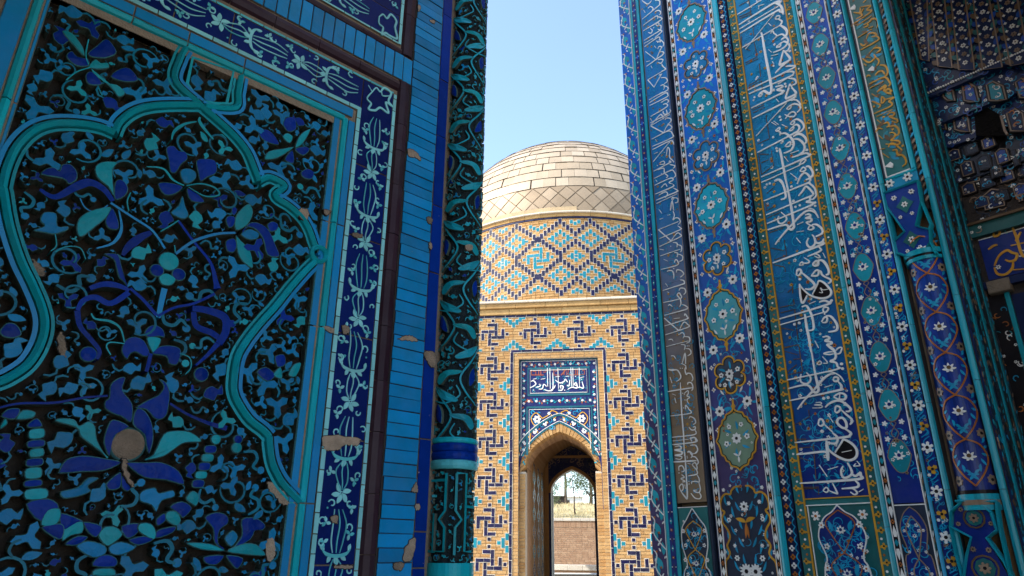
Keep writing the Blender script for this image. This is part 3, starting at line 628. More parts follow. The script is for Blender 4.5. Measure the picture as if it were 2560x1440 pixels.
# --- round corner column
CX, CY, CR = -.287, 3.50, .115
CC = Cyl(CX, CY, CR, math.atan2(-CY, -CX))
def cz(y): return (1 / hypot(*ray(1150, y).xy)) * hypot(CX, CY - CR) * ray(1150, y).z
clay('col_ground', (.020, .034, .040), var=.5, ns=30)
glaze('col_turq', (.006, .34, .44), var=.3, chip=.02)
def ring(mm, z0, z1, d, mat, n=40):
    for k in range(n):
        a, c = 2 * pi * CR * k / n, 2 * pi * CR * (k + 1) / n
        mm.quad([CC.P(a, z0, d), CC.P(c, z0, d), CC.P(c, z1, d), CC.P(a, z1, d)], mat)
def torus(mm, z0, z1, h, mat, n=40, d=.0):
    for j in range(5):
        a0, a1 = pi * j / 5, pi * (j + 1) / 5
        for k in range(n):
            u0, u1 = 2 * pi * CR * k / n, 2 * pi * CR * (k + 1) / n; y0, y1 = (z0 + z1) / 2 - cos(a0) * (z1 - z0) / 2, (z0 + z1) / 2 - cos(a1) * (z1 - z0) / 2
            mm.quad([CC.P(u0, y0, d + sin(a0) * h), CC.P(u1, y0, d + sin(a0) * h), CC.P(u1, y1, d + sin(a1) * h), CC.P(u0, y1, d + sin(a1) * h)], mat)
m = M(); ring(m, BOT, TOP - 2, -.016, 'col_ground'); colm = m.build('corner_column', LP, smooth=True)
zb = [cz(1440), cz(1408), cz(1172), cz(1148), cz(1106), cz(1092)]
m = M(); torus(m, BOT, zb[1], .006, 'turq'); m.build('base_roll', colm, smooth=True)
m = M(); torus(m, zb[2], zb[3], .010, 'pale_turq'); m.build('collar', colm, smooth=True)
m = M(); torus(m, zb[3], (zb[3] + zb[4]) / 2, .008, 'cobalt_strip'); m.build('collar', colm, smooth=True)
m = M(); torus(m, (zb[3] + zb[4]) / 2, zb[4], .008, 'cobalt_strip'); m.build('collar', colm, smooth=True)
m = M(); torus(m, zb[4], zb[5], .008, 'turq'); m.build('collar', colm, smooth=True)
CG = {}
def cmark(p):
    for u, z in p:
        a, b_ = gkey(u, z)
        for i in (-2, -1, 0, 1, 2):
            for j in (-2, -1, 0, 1, 2): CG[(a + i, b_ + j)] = 1
H = pi * CR / 2
def cpoly(pts, mat, name):
    m = M(); q = cr(pts, 3, True); m.poly(CC, q, -.016, .002 + rng.uniform(-.002, .001), mat, 'rim', bev=.002, dome=.002); m.build(name, colm); cmark(q); cmark([(u * .5 + sum(x for x, _ in q) / len(q) * .5, z * .5 + sum(y for _, y in q) / len(q) * .5) for u, z in q])
def cline(pts, w, mat, name='stem'):
    m = M(); q = cr(pts, 5); m.stroke(CC, q, w, -.016, rng.uniform(-.003, 0), mat, side='rim', taper=.3); m.build(name, colm); cmark(q)
zq = zb[5] + .06; k = 0
while zq < 4.6:
    s_ = 1 if k % 2 else -1
    cpoly([(-.115 * s_, zq + .0), (-.09 * s_, zq + .04), (-.04 * s_, zq + .055), (.03 * s_, zq + .05), (.005 * s_, zq + .03), (-.045 * s_, zq + .02), (-.085 * s_, zq - .02)], 'leaf_turq' if k % 3 else 'col_turq', 'leaf')
    cpoly([(.13 * s_, zq + .20), (.06 * s_, zq + .17), (-.01 * s_, zq + .13), (.0, zq + .11), (.05 * s_, zq + .12), (.09 * s_, zq + .14)], 'col_turq', 'leaf')
    zq += rng.uniform(-.025, .025); jx = rng.uniform(-.02, .02)
    cpoly([(.07 * s_ + jx, zq - .01), (.11 * s_, zq + .03), (.10 * s_, zq + .09), (.07 * s_, zq + .05)], 'cobalt', 'leaf')
    cline([(.13 * s_, zq - .10), (.06 * s_, zq - .05), (.02 * s_, zq + .03), (.08 * s_, zq + .12), (.14 * s_, zq + .20)], .010, 'col_turq')
    cline([(-.13 * s_, zq - .08), (-.05 * s_, zq - .10), (.02 * s_, zq - .06), (.0, zq - .01)], .008, 'col_turq')
    zq += rng.uniform(.20, .27); k += 1
n4 = scatter(CC, colm, -H * 1.25, H * 1.25, zb[5] + .01, 4.5, 6500, .016, .030, -.016, .0, CG, 8, None, ('col_turq', 'cobalt', 'leaf_azure'), 'scroll_leaf', .14, 'col_turq', 260)
n5 = scatter(CC, colm, -H * 1.25, H * 1.25, zb[5] + .01, 4.5, 9000, .008, .015, -.016, -.002, CG, 9, None, ('col_turq', 'cobalt', 'leaf_azure'), 'scroll_bud', .12, 'col_turq', 0)
# square Kufic panel on the column foot
CK = {}; CG_old = CG; CG = CK; zk0, zk1 = zb[1] + .01, zb[2] - .012; hk = zk1 - zk0
def kz(t): return zk0 + hk * t
for q in ('-.11,.72 .11,.72', '-.03,.98 -.03,.55 -.06,.45 -.03,.36 -.03,.10 -.09,.10 -.09,.52', '.02,.98 .02,.55 .05,.45 .02,.36 .02,.06', '.02,.98 .07,.98 .07,.10 .12,.10', '-.13,.90 -.03,.90', '.07,.60 .13,.60', '-.13,.10 -.09,.10'):
    pts = [tuple(float(c) for c in t.split(',')) for t in q.split()]; m = M(); m.stroke(CC, [(u, kz(t)) for u, t in cr(pts, 3) if True] if len(pts) < 3 else [(u, kz(t)) for u, t in pts], .012, -.016, .002, 'leaf_turq', side='rim'); m.build('kufic_stroke', colm); cmark([(u + (v - u) * i / 14, kz(t + (w - t) * i / 14)) for (u, t), (v, w) in zip(pts, pts[1:]) for i in range(15)])
scatter(CC, colm, -H * 1.25, H * 1.25, zk0, zk1, 1800, .010, .018, -.016, -.002, CK, 10, None, ('leaf_turq', 'leaf_azure', 'leaf_azure'), 'scroll_leaf', .14, 'col_turq', 60)
Zc = Zm(LW, 580, 480, 3, .1)
m = M(); zp = cz(480 + 410 / 3); m.poly(CC, cr([(.03, zp - .02), (.06, zp - .012), (.065, zp + .015), (.045, zp + .02), (.02, zp + .008)], 2, True), -.016, .004, 'plaster', bev=.002); m.build('plaster_patch', colm)
# ------------------------------------------------------------------ RIGHT: mosaic portal
glaze('m_white', (.88, .86, .80), var=.12, dust=.1, rough=.35, hue=0, bump=.05)
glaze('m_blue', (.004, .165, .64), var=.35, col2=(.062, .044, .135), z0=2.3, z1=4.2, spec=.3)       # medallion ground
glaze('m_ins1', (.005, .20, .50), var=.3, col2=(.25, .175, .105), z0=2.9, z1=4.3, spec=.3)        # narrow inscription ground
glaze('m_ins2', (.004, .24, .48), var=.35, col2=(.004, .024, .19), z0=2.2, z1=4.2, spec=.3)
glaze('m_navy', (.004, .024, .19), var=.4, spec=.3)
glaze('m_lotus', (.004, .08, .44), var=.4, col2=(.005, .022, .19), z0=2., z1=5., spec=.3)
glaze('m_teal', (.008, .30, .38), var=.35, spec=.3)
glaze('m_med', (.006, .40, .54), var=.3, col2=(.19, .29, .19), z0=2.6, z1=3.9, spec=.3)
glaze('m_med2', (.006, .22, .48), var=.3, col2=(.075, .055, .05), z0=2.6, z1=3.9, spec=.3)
glaze('m_turq', (.005, .40, .50), var=.3, chip=.03, spec=.35)
glaze('m_vine', (.005, .34, .58), var=.4, spec=.3)
glaze('m_gold', (.66, .33, .03), var=.3, col2=(.58, .25, .02), spec=.3)
glaze('m_bronze', (.30, .20, .13), var=.3, spec=.3)
glaze('m_orange', (.50, .15, .02), var=.4, spec=.3)
glaze('m_green', (.018, .15, .15), var=.45, spec=.3)
glaze('m_black', (.014, .011, .013), var=.4, spec=.2, dust=.03)
glaze('m_brown', (.15, .085, .035), var=.35, spec=.3)
glaze('m_deep', (.010, .026, .10), var=.5, spec=.2, dust=.03)
glaze('m_slate', (.030, .042, .070), var=.4, spec=.2, dust=.06)
RP = thing('mosaic_portal', 'right portal covered in blue mosaic bands with white calligraphy and a dark vaulted niche', 'portal', RW.P(1.2, -CZ, 0))
RTOP = 7.5
def ru(x, y=720): return RW.pix(x, y)[0]
def rzz(x, y): return RW.pix(x, y)[1]
U_END = ru(2400); ZT = 5.6                   # inner edge of the portal pier; height to which ornament is laid
rc = M(); wbox(rc, ru(1600), U_END - .01, BOT, RTOP, -.60, -.06, S=RW); wbox(rc, ru(1600), U_END + 4.2, 6.3, RTOP + 2., -2.6, -.06, S=RW)
wbox(rc, U_END + 2.2, U_END + 4.2, BOT, 6.3, -2.6, -.06, S=RW); rc.build('wall', RP)
hd = M(); wbox(hd, U_END - .02, U_END + 4.2, 3.9, 4.8, -.06, 1.7, S=RW); hd.build('portal_vault', RP)  # unseen hood added to keep skylight out of the niche
hd = M(); wbox(hd, U_END + 1.35, U_END + 2.2, BOT, 3.9, -.5, 1.7, S=RW); hd.build('portal_pier', RP)  # unseen pier added to shade the niche from its far side
def slab(name, x0, x1, d, mat, step=.42, z0=BOT, z1=ZT, parent=None, back='dark_joint'):
    """a band of mosaic laid in tiles; x0, x1 in photo pixels at half height"""
    u0, u1 = (ru(x0), ru(x1)) if x0 > 20 else (x0, x1)
    b_ = M(); b_.box(RW, u0, u1, z0, z1, -.065, d - .012, back); o = b_.build(name, parent or RP)
    z = z0 if z0 > -.3 else -.3
    if step:
        while z < z1 - .02:
            nz = min(z1, z + step * rng.uniform(.8, 1.2)); m = M(); m.poly(RW, rect(u0 + .001, u1 - .001, z + .0007, nz - .0007), d - .014, d + rng.uniform(0, .0008), mat, bev=.0008); m.build('tile', o); z = nz
    return o, u0, u1
Z0V, Z1V = -.22, 5.25                        # visible height range
def flower(m, S, u, z, r, n, d0, d1, mat, eye=None, sharp=.5, rot=0.):
    p = []
    for i in range(n * 4):
        t = 2 * pi * i / (n * 4); k = (i % 4); rr = (1, .86, sharp, .86)[k]; p.append((u + r * rr * cos(t + rot), z + r * rr * sin(t + rot)))
    m.poly(S, p, d0, d1, mat)
    if eye: m.disc(S, u, z, r * .30, d0, d1 + .0015, eye, 6)
def lotus(m, S, u, z, r, d0, d1, mat='m_white', eye='m_navy'):
    for a, l in ((pi / 2, 1.05), (.85, 1.), (pi - .85, 1.), (.1, .95), (pi - .1, .95), (-.8, .6), (pi + .8, .6)):
        m.poly(S, leafp(u, z - r * .15, a, r * l, r * .20), d0, d1, mat)
    m.disc(S, u, z + r * .12, r * .30, d0, d1 + .0022, eye, 8)
def drop(m, S, u, z, h, w, d0, d1, mat, up=1): m.poly(S, [(u, z + up * h * .6), (u + w * .5, z - up * h * .05), (u + w * .3, z - up * h * .4), (u - w * .3, z - up * h * .4), (u - w * .5, z - up * h * .05)], d0, d1, mat)
def diamond(m, S, u, z, h, w, d0, d1, mat): m.poly(S, [(u, z + h / 2), (u - w / 2, z), (u, z - h / 2), (u + w / 2, z)], d0, d1, mat)
def vlines(parent, us, w, d, mat, name='line_tile', z0=BOT, z1=ZT):
    for u in us:
        m = M(); m.box(RW, u - w / 2, u + w / 2, z0, z1, d - .012, d, mat); m.build(name, parent)
def roll(x0, x1, d, h, mat, name='roll_moulding', z0=BOT, z1=ZT, parent=None, step=.62):
    u0, u1 = (ru(x0), ru(x1)) if x0 > 20 else (x0, x1)
    g_ = M(); g_.box(RW, u0 - .002, u1 + .002, z0, z1, -.065, d, 'dark_joint'); o = g_.build(name, parent or RP)
    z = max(z0, -.4)
    while z < z1 - .02:
        nz = min(z1, z + step * rng.uniform(.7, 1.3)); half_round(o, ((u0 + u1) / 2, z), ((u0 + u1) / 2, nz), u1 - u0, d, h, mat, 'roll_tile', .0015, RW); z = nz
    return o
# --- edge strip: white zigzag vine over blue leaves
es, e0, e1 = slab('edge_band', 1591, 1623, .004, 'm_blue', .5)
wE = e1 - e0; per = .237; m1, m2 = M(), M(); z = Z0V; k = 0
while z < Z1V:
    D = .0065; zl = z < rzz(1640, 1245)
    m1.stroke(RW, cr([(e1 - .004, z), (e0 + wE * .55, z + per * .22), (e0 + wE * .18, z + per * .5), (e0 + wE * .30, z + per * .85), (e0 + wE * .1, z + per * 1.0)], 4), .009, 0, D, 'm_white', taper=.2)
    for (a, t, ang, l) in ((.55, .22, .9, .035), (.55, .22, -2.2, .03), (.25, .62, 1.9, .035), (.2, .5, 3.0, .028), (.8, .75, .7, .03), (.6, .95, 2.2, .03)): m1.poly(RW, leafp(e0 + wE * a, z + per * t, ang, l, .007), 0, D + .001, 'm_white')
    for (a, t, ang, l, w) in ((.65, .45, 1.9, .085, .022), (.75, .85, 1.3, .07, .018), (.3, .25, 1.2, .06, .016)): m2.poly(RW, leafp(e0 + wE * a, z + per * t, ang, l * 1.25, w * 1.2, hook=.3), 0, D - .001, 'm_turq')
    for (a, t) in ((.55, .5), (.3, .95)): m2.disc(RW, e0 + wE * a, z + per * t, .009, 0, D + .0005, 'm_orange', 6)
    z += per; k += 1
stuff(m1.build('vine', es)); stuff(m2.build('leaf', es)); vlines(es, [e1 - .003], .005, .008, 'm_white')
# --- turquoise strip with small flowers
ts, t0, t1 = slab('flower_strip', 1625, 1651, .010, 'm_turq', .4)
wT = t1 - t0; m = M(); m.box(RW, t0 + wT * .26, t0 + wT * .72, BOT, ZT, 0, .0118, 'm_navy'); m.build('inlay', ts)
m1 = M(); z = Z0V; k = 0
while z < Z1V:
    uc_ = t0 + wT * .49
    if k % 3 == 0: flower(m1, RW, uc_, z, .011, 6, .008, .0150, 'm_orange', 'm_white')
    elif k % 3 == 1: diamond(m1, RW, uc_, z, .05, .022, .008, .0140, 'm_teal'); m1.disc(RW, uc_, z, .005, .008, .0155, 'm_white', 6)
    else: diamond(m1, RW, uc_, z, .05, .020, .008, .0140, 'm_blue'); [m1.disc(RW, uc_ + q * .016, z, .004, .008, .0155, 'm_white', 5) for q in (-1, 1)]
    z += .062; k += 1
stuff(m1.build('inlay_flower', ts))
# --- narrow inscription band
i1, a0, a1 = slab('narrow_inscription_band', 1653, 1718, 0, 'm_ins1', .55, z0=rzz(1700, 1258))
vlines(i1, [a0 + .004, a1 - .004], .004, .003, 'm_bronze', z0=rzz(1700, 1258))
def scroll_ground(parent, u0, u1, z0, z1, n, seed, r0, r1, mat, w, d, flowers=()):
    """fine tendrils behind lettering"""
    r = random.Random(seed); m = M(); f_ = M()
    for q in range(n):
        u, z = r.uniform(u0 + r1, u1 - r1), r.uniform(z0 + r1, z1 - r1); s_ = r.uniform(r0, r1)
        m.stroke(RW, curl(u, z, r.uniform(0, 6.3), s_, r.uniform(.55, .95), r.choice((-1, 1)), 9), w * r.uniform(.7, 1.2), d - .003, d, mat, taper=.5)
        if r.random() < .5: m.poly(RW, leafp(u, z, r.uniform(0, 6.3), s_ * .8, s_ * .16, hook=.3), d - .003, d, mat)
        if flowers and r.random() < .35: flower(f_, RW, r.uniform(u0 + .02, u1 - .02), z, r.uniform(.008, .014), 5, d - .003, d + .001, r.choice(flowers), 'm_black')
    stuff(m.build('tendril', parent)); stuff(f_.build('small_flower', parent))
scroll_ground(i1, a0, a1, rzz(1700, 1250), Z1V, 300, 21, .014, .030, 'm_vine', .004, .0022, ('m_gold', 'm_bronze'))
T1 = [(1545, 0, """10 365,10 450,65 510,10; 10 560,10 620,10 630,60 600,100 370,290; 9 455,130 490,100 530,130 510,170; 10 560,175 620,160 645,200 620,230; 10 380,385 560,255 600,250 595,290; 10 600,255 650,270 640,310 385,465;
 9 570,370 600,345 620,360 600,390 570,370; 10 620,380 650,390 640,450 600,440; 9 460,490 500,500 520,460 490,430; 10 395,610 540,520 640,460 660,470 650,490 560,570; 9 395,655 530,580; 10 400,705 590,570 630,570 620,610; 10 580,620 640,630 640,600 690,650 680,700; 10 600,740 620,700 660,710 640,750 580,890;
 12 415,775 570,895; 11 430,1000 570,900 680,820 680,780 640,780; 10 605,900 650,890 680,900 650,950 610,940; 10 660,960 680,1000 720,1040 660,1070; 11 450,1200 690,1060; l11 450,1200 545,1310 660,1110 620,1130; 10 650,1170 720,1170 745,1220 700,1260; 10 640,1290 690,1275 700,1330; 10 700,1290 750,1310 740,1360 570,1440; 8 390,155 410,190; 8 550,690 575,725; 8 500,990 515,1025; 8 430,930 480,915; .9 540,420; .9 600,640; .9 690,1340"""),
 (1560, 230, """10 380,120 590,0; 10 390,160 620,20 660,40 640,80 390,205; 10 560,160 640,115 675,140 650,160; 10 590,190 640,180 640,230 405,370; 10 590,290 600,330 650,330 640,270; 10 690,260 680,320 400,465; 10 405,510 690,340; 10 405,500 540,350 570,350 600,410; 10 620,420 640,395 700,400 710,440 660,490; l11 410,515 600,615; 10 600,610 660,500 710,510 715,550 600,615 420,710;
 10 640,600 700,590 735,640 720,690 430,820; 10 430,870 700,735 750,790; 11 440,1050 690,750; 10 640,960 660,835 690,880 690,980 745,1040 740,1060; 10 680,1060 690,1035 710,1055 680,1070 450,1190; 10 690,1090 770,1110 740,1150; 10 510,1170 600,1145 610,1215 660,1260 640,1290; 10 455,1300 700,1180 750,1190 780,1250 750,1290; 10 465,1400 700,1295 740,1320 680,1360 730,1380; 9 545,1060 600,1040 610,1080 540,1090; 8 400,400 420,430; 8 475,715 500,745; 8 455,930 510,905; 8 480,1320 500,1350; .10 610,910; .10 505,1105; .9 565,1225"""),
 (1570, 460, """11 410,155 670,45 680,10; 11 680,60 750,100 720,125 430,245; 11 430,295 740,150; 9 470,170 560,120 600,150 560,210; 9 500,60 560,0 590,40; 10 660,240 670,205 690,215 670,250; 10 690,205 750,220 750,270 710,285; 12 640,400 665,260 690,400; 10 680,410 700,470 680,540 720,510 770,520 790,570 760,610; 11 455,690 760,565; l12 465,690 650,855; 10 650,855 740,740 790,760 780,800 475,940; 10 475,820 780,690 790,660 750,630;
 10 680,880 740,890 740,950; 10 740,910 800,930 810,990 790,1020; 11 490,1080 790,980; 10 700,1030 750,1040 740,1100; 10 750,1050 820,1080 820,1140 770,1165; 11 700,1180 720,1135 750,1160 740,1220 500,1285; 11 730,1330 740,1290 800,1300 840,1350 790,1400; 11 590,1310 660,1300 690,1350 690,1420; 9 470,385 510,440; 9 480,530 530,515; 9 480,980 540,990; 8 540,1130 600,1160; .10 605,470; .10 630,465; .10 645,935; .10 690,1270"""),
 (1600, 690, """12 345,220 640,125 670,110 660,70 610,60; 11 590,220 610,185 670,190 690,240 660,280; 12 355,400 610,340 610,280 590,255 565,290 610,350 620,420 600,460; 12 640,430 690,450 700,500 370,590; l12 370,635 590,825; 11 590,825 660,695 720,730 725,770 385,885; 11 375,750 700,650 710,610 680,570 670,600; 10 590,880 640,850 670,890 650,935; 11 670,910 740,920 750,980 700,1010; 12 400,1060 730,975; 10 620,1030 680,1040 670,1110; 11 690,1090 750,1100 770,1160 720,1200;
 12 640,1310 680,1160 690,1320; 9 430,450 450,430 490,460; 9 430,960 480,950 500,980; 9 470,1200 510,1200 540,1240; 10 440,1400 560,1410 590,1440; 10 690,1340 700,1400; 9 385,110 420,160; 9 510,640 600,630; 9 410,240 440,250; .11 580,880; .11 715,1050; .11 740,1050; .11 610,1385; .10 640,1385"""),
 (1630, 900, """12 250,140 300,160 380,150 430,220 430,280 370,325; 11 440,50 510,90 500,150 520,220 540,200 590,210 620,280 600,320; 14 430,340 440,600 460,900 480,1150 490,1440; 14 220,480 420,445 620,415; 11 540,370 550,340 600,350 620,420 600,460; 11 490,500 540,460 550,500 530,540 570,560 530,600 560,660; 12 510,740 510,680 560,740 580,800 285,840; 11 560,880 580,850 640,880 660,940 620,970; 12 560,1010 600,1050 650,1040 650,1000 620,1010; 12 650,1050 640,1120 305,1160; 12 315,1215 550,1190; 12 320,1275 640,1235 660,1200 640,1160 590,1180 600,1220;
 11 350,1300 420,1290 440,1340 340,1350 440,1380 450,1420 360,1430; 11 600,1280 660,1280 690,1350 650,1400; 11 540,1390 560,1370 610,1440; 10 275,260 305,345; 10 345,565 365,645; 9 310,390 360,385; 9 310,510 360,530; .12 465,500; .12 490,515; .12 500,600; .12 480,720; .12 610,925"""),
 (1640, 1080, """16 435,300 450,500 475,965 440,970 380,890; 12 380,890 355,820 400,780 415,850 380,895; 14 250,190 590,150 610,110 580,85 520,95 540,130; 12 290,220 370,210 380,250 290,270 390,290 390,330 290,350 390,370 370,410 300,400; 17 265,450 450,440 610,430; 12 520,200 600,200 630,270 600,320 560,325; 12 480,310 510,290 550,340 530,390; 12 540,370 600,380 640,450 620,490; 12 545,490 590,460 620,520 610,560 545,490; 12 610,560 620,630 490,660; 12 620,640 650,700 650,750 600,740 540,750 540,780;
 12 350,580 350,520 400,510 430,580 390,600; 12 390,640 430,680 380,700 440,740 400,750; 12 650,760 670,860 640,910 570,880 620,870; 12 650,900 680,960 660,1000 590,990 530,920; .13 350,615; .13 470,365; .13 475,390; .13 500,745; .13 500,780; 10 480,470 520,480; 10 435,790 450,850""")]
for ox, oy, t in T1:
    m = M(); trace(m, Zm(RW, ox, oy, 6), t, 0, .0055, 'm_white', 1.3); m.build('lettering', i1)
pz = rzz(1700, 1265)                         # foot panel below the narrow inscription
p1, f0, f1 = slab('foot_panel', 1653, 1718, 0, 'm_green', .5, z1=pz - .008)
m = M(); zt = pz - .015; uc_ = (f0 + f1) / 2; hw = (f1 - f0) / 2
arch = [(uc_ - hw * .92, zt - 1.2), (uc_ - hw * .92, zt - .50), (uc_ - hw * .62, zt - .38), (uc_ - hw * .85, zt - .25), (uc_ - hw * .8, zt - .14), (uc_ - hw * .45, zt - .08), (uc_, zt - .005)]
full = cr(arch, 6); full = full + [(2 * uc_ - u, z) for u, z in full[::-1]]
m.poly(RW, full, 0, .0035, 'm_slate'); m.stroke(RW, full, .006, .002, .0062, 'm_white'); m.box(RW, f0, f1, pz - .014, pz - .009, 0, .005, 'm_white'); m.build('arch_inlay', p1)
def arabesque(parent, uc_, z0, hw, n, step, d, seed, gold='m_gold'):
    r = random.Random(seed)
    for i in range(n):
        z = z0 - i * step; m = M()
        for s in (-1, 1):
            m.stroke(RW, cr([(uc_, z), (uc_ + s * hw * .55, z - step * .28), (uc_ + s * hw * .35, z - step * .62), (uc_, z - step)], 6), .006, d - .003, d + .002, gold)
            m.stroke(RW, curl(uc_ + s * hw * .5, z - step * .75, .5, hw * .3, .8, s, 9), .005, d - .003, d + .002, 'm_vine'); flower(m, RW, uc_ + s * hw * .72, z - step * .35, hw * .13, 6, d - .003, d + .003, 'm_white', 'm_orange'); flower(m, RW, uc_ + s * hw * .62, z - step * .85, hw * .12, 5, d - .003, d + .003, 'm_white', 'm_black')
            m.poly(RW, leafp(uc_ + s * hw * .3, z - step * .5, 1.2 if s > 0 else 1.9, hw * .4, hw * .09), d - .003, d + .0015, 'm_vine')
        lotus(m, RW, uc_, z - step * .48, hw * .2, d - .003, d + .003); m.build('arabesque', parent)
scroll_ground(p1, f0 + .01, f1 - .01, -.3, zt - .05, 40, 79, .02, .04, 'm_vine', .005, .0045, ('m_white', 'm_orange')); arabesque(p1, uc_, zt - .09, hw, 5, .19, .004, 3)
# --- groove with its shadow painted black, and roll
gr = M(); gr.box(RW, ru(1718) + .001, ru(1723), BOT, ZT, -.065, -.004, 'm_slate'); gr.box(RW, ru(1723) + .001, ru(1729), BOT, ZT, -.065, -.05, 'm_black'); gr.build('groove', RP)
roll(1729, 1735, -.03, .022, 'm_deep', 'dark_roll')
# --- bead strips
def beads(name, x0, x1, d, seed, mats=('m_white', 'm_teal', 'm_white', 'm_orange'), per=.052, ground='m_black', lines=True, rnd=False):
    o, u0, u1 = slab(name, x0, x1, d, ground, .6); w = u1 - u0; uc_ = (u0 + u1) / 2
    if lines: vlines(o, [u0 + .003, u1 - .003], .005, d + .003, 'm_white')
    ms = {k: M() for k in set(mats)}; z = Z0V; k = 0
    while z < Z1V:
        mt = mats[k % len(mats)]
        if mt == 'm_orange': flower(ms[mt], RW, uc_, z, w * .36, 4, d - .002, d + .0035, mt, 'm_black')
        elif mt == 'm_white' and rnd: drop(ms[mt], RW, uc_, z, per * 1.1, w * .62, d - .002, d + .003, mt, 1 if k % 4 else -1)
        else: diamond(ms[mt], RW, uc_, z, per * (1.12 if mt == 'm_white' else .7), w * .66, d - .002, d + .003, mt)
        z += per; k += 1
    for kk, mm in ms.items(): stuff(mm.build('bead', o))
    return o
beads('bead_band', 1736, 1748, .002, 1)
# --- medallion band
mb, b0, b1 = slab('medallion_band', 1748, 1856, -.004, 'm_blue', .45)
UC = (b0 + b1) / 2; HW = (b1 - b0) / 2
A_half = [(0, 1.), (.07, .93), (.22, .87), (.40, .83), (.47, .70), (.60, .66), (.66, .52), (.80, .45), (.84, .28), (.90, .12), (1., 0), (.90, -.12), (.84, -.28), (.80, -.45), (.66, -.52), (.60, -.66), (.47, -.70), (.40, -.83), (.22, -.87), (.07, -.93), (0, -1.)]
def outline_A(u, z, w, h): return [(u + x * w, z + y * h) for x, y in A_half] + [(u - x * w, z + y * h) for x, y in A_half[::-1][1:-1]]
def outline_B(u, z, w, h): return [(u + w * (.70 + .30 * abs(cos(3 * (t + pi / 2) )) ** .6) * cos(t), z + h * (.70 + .30 * abs(cos(3 * (t + pi / 2))) ** .6) * sin(t)) for t in [2 * pi * i / 60 for i in range(60)]]
D = -.004
def medallion(z, kind, low):
    m = M(); gold = 'm_gold' if low else 'm_bronze'
    w, h = (HW * .90, .212) if kind == 'A' else (HW * .72, .135)
    o = outline_A(UC, z, w, h) if kind == 'A' else outline_B(UC, z, w, h)
    m.poly(RW, o, D - .004, D + .0025, 'm_med' if kind == 'A' else 'm_med2')
    oo = cr(o, 2, True) if kind == 'A' else o
    m.stroke(RW, oo, .011, D, D + .0045, gold, closed=True); m.stroke(RW, inset(oo if area(oo) > 0 else oo[::-1], .010), .0035, D, D + .0048, 'm_black', closed=True)
    m.build('medallion', mb)
    flower_objs = []
    for (x, y, r) in (((0, .02, .040), (-.5, -.12, .022), (.5, .05, .022), (-.3, .42, .018), (.28, .45, .018)) if kind == 'A' else ((0, .05, .036), (-.52, .05, .020), (.52, .22, .020), (-.35, -.5, .017), (.4, -.45, .017))):
        q = M(); flower(q, RW, UC + x * w, z + y * h, r, 8 if r > .03 else 5, D, D + .0062, 'm_white', 'm_black', .68, rng.random()); q.build('flower', mb)
    q = M()
    for a in (pi / 2 + .8, pi / 2 - .8, -pi / 2): q.poly(RW, leafp(UC, z - h * (.55 if kind == 'A' else .35), a, .042, .008, hook=.25 if a > 0 else 0), D, D + .006, 'm_white')
    for t in range(6):
        a = t * 1.05 + .3; q.poly(RW, leafp(UC + w * .3 * cos(a), z + h * .3 * sin(a), a, .06, .010, hook=.3), D, D + .0036, 'm_vine')
    stuff(q.build('leaf_spray', mb))
scroll_ground(mb, b0 + .01, b1 - .01, -.2, Z1V, 420, 77, .02, .045, 'm_vine', .0060, D + .0016, ('m_white', 'm_white', 'm_orange'))
zA = .737; step = .4545; k = 0; z = zA
while z < 5.2: medallion(z, 'A' if k % 2 == 0 else 'B', z < 2.35); z += step; k += 1
for k in range(10):                          # flowers between the medallions
    z = zA + step * (k + .5)
    if z > 5.2: break
    m = M()
    m.stroke(RW, [(UC, z - .05), (UC, z + .05)], .016, D - .002, D + .003, 'm_gold' if z < 2.3 else 'm_bronze'); m.disc(RW, UC, z, .018, D - .002, D + .005, 'm_gold' if z < 2.3 else 'm_bronze', 6); m.build('knot', mb)
    for s in (-1, 1):
        q = M(); flower(q, RW, UC + s * HW * .62, z + .02 * s, .040, 8, D - .002, D + .004, 'm_white', 'm_black', .72, rng.random()); q.build('flower', mb)
        q = M()
        for a in range(5):
            t = a * 1.25 + s; q.poly(RW, leafp(UC + s * HW * .62 + .03 * cos(t), z + .02 * s + .03 * sin(t), t, .075, .011, hook=.35 * s), D - .002, D + .002, 'm_vine')
        for yy in (-.15, .14): flower(q, RW, UC + s * HW * .80, z + yy, .018, 4, D - .002, D + .003, 'm_white', 'm_orange', .4)
        q.poly(RW, leafp(UC + s * HW * .35, z + .09, pi / 2 - s * .6, .05, .008), D - .002, D + .003, 'm_white'); stuff(q.build('leaf_spray', mb))
Zt1 = Zm(RW, 1640, 1200, 6)                  # tall gold cartouche at the foot
m = M(); right = Zt1('1240,95 1180,105 1130,160 1115,215 1040,210 985,270 965,370 985,450 1030,480 995,560 1000,640 1060,720 1100,800 1110,880 1070,985 1110,1090 1090,1160 1050,1230 1060,1440')
right = cr(right, 4); sp = right + [(2 * UC - u, z) for u, z in right[::-1]]
m.poly(RW, sp, D - .004, D + .0022, 'm_slate'); m.stroke(RW, right, .012, D, D + .005, 'm_gold'); m.stroke(RW, [(2 * UC - u, z) for u, z in right], .012, D, D + .005, 'm_gold'); m.build('cartouche', mb)
for (x, y, r, nn) in ((1270, 400, 80, 8), (1090, 350, 34, 6), (1095, 600, 40, 6), (1010, 150, 30, 5), (980, 840, 44, 5), (1185, 985, 32, 6), (1220, 1170, 48, 6), (1360, 1370, 120, 12), (1030, 1080, 40, 5)):
    u, z = Zt1([(x, y)])[0]; R_ = Zt1.m(x, y, r)
    for uu in ({u, 2 * UC - u} if abs(u - UC) > .03 else {UC}):
        q = M(); flower(q, RW, uu, z, R_, nn, D, D + .006, 'm_white', 'm_black' if r > 35 else None, .6); q.build('flower', mb)
q = M()
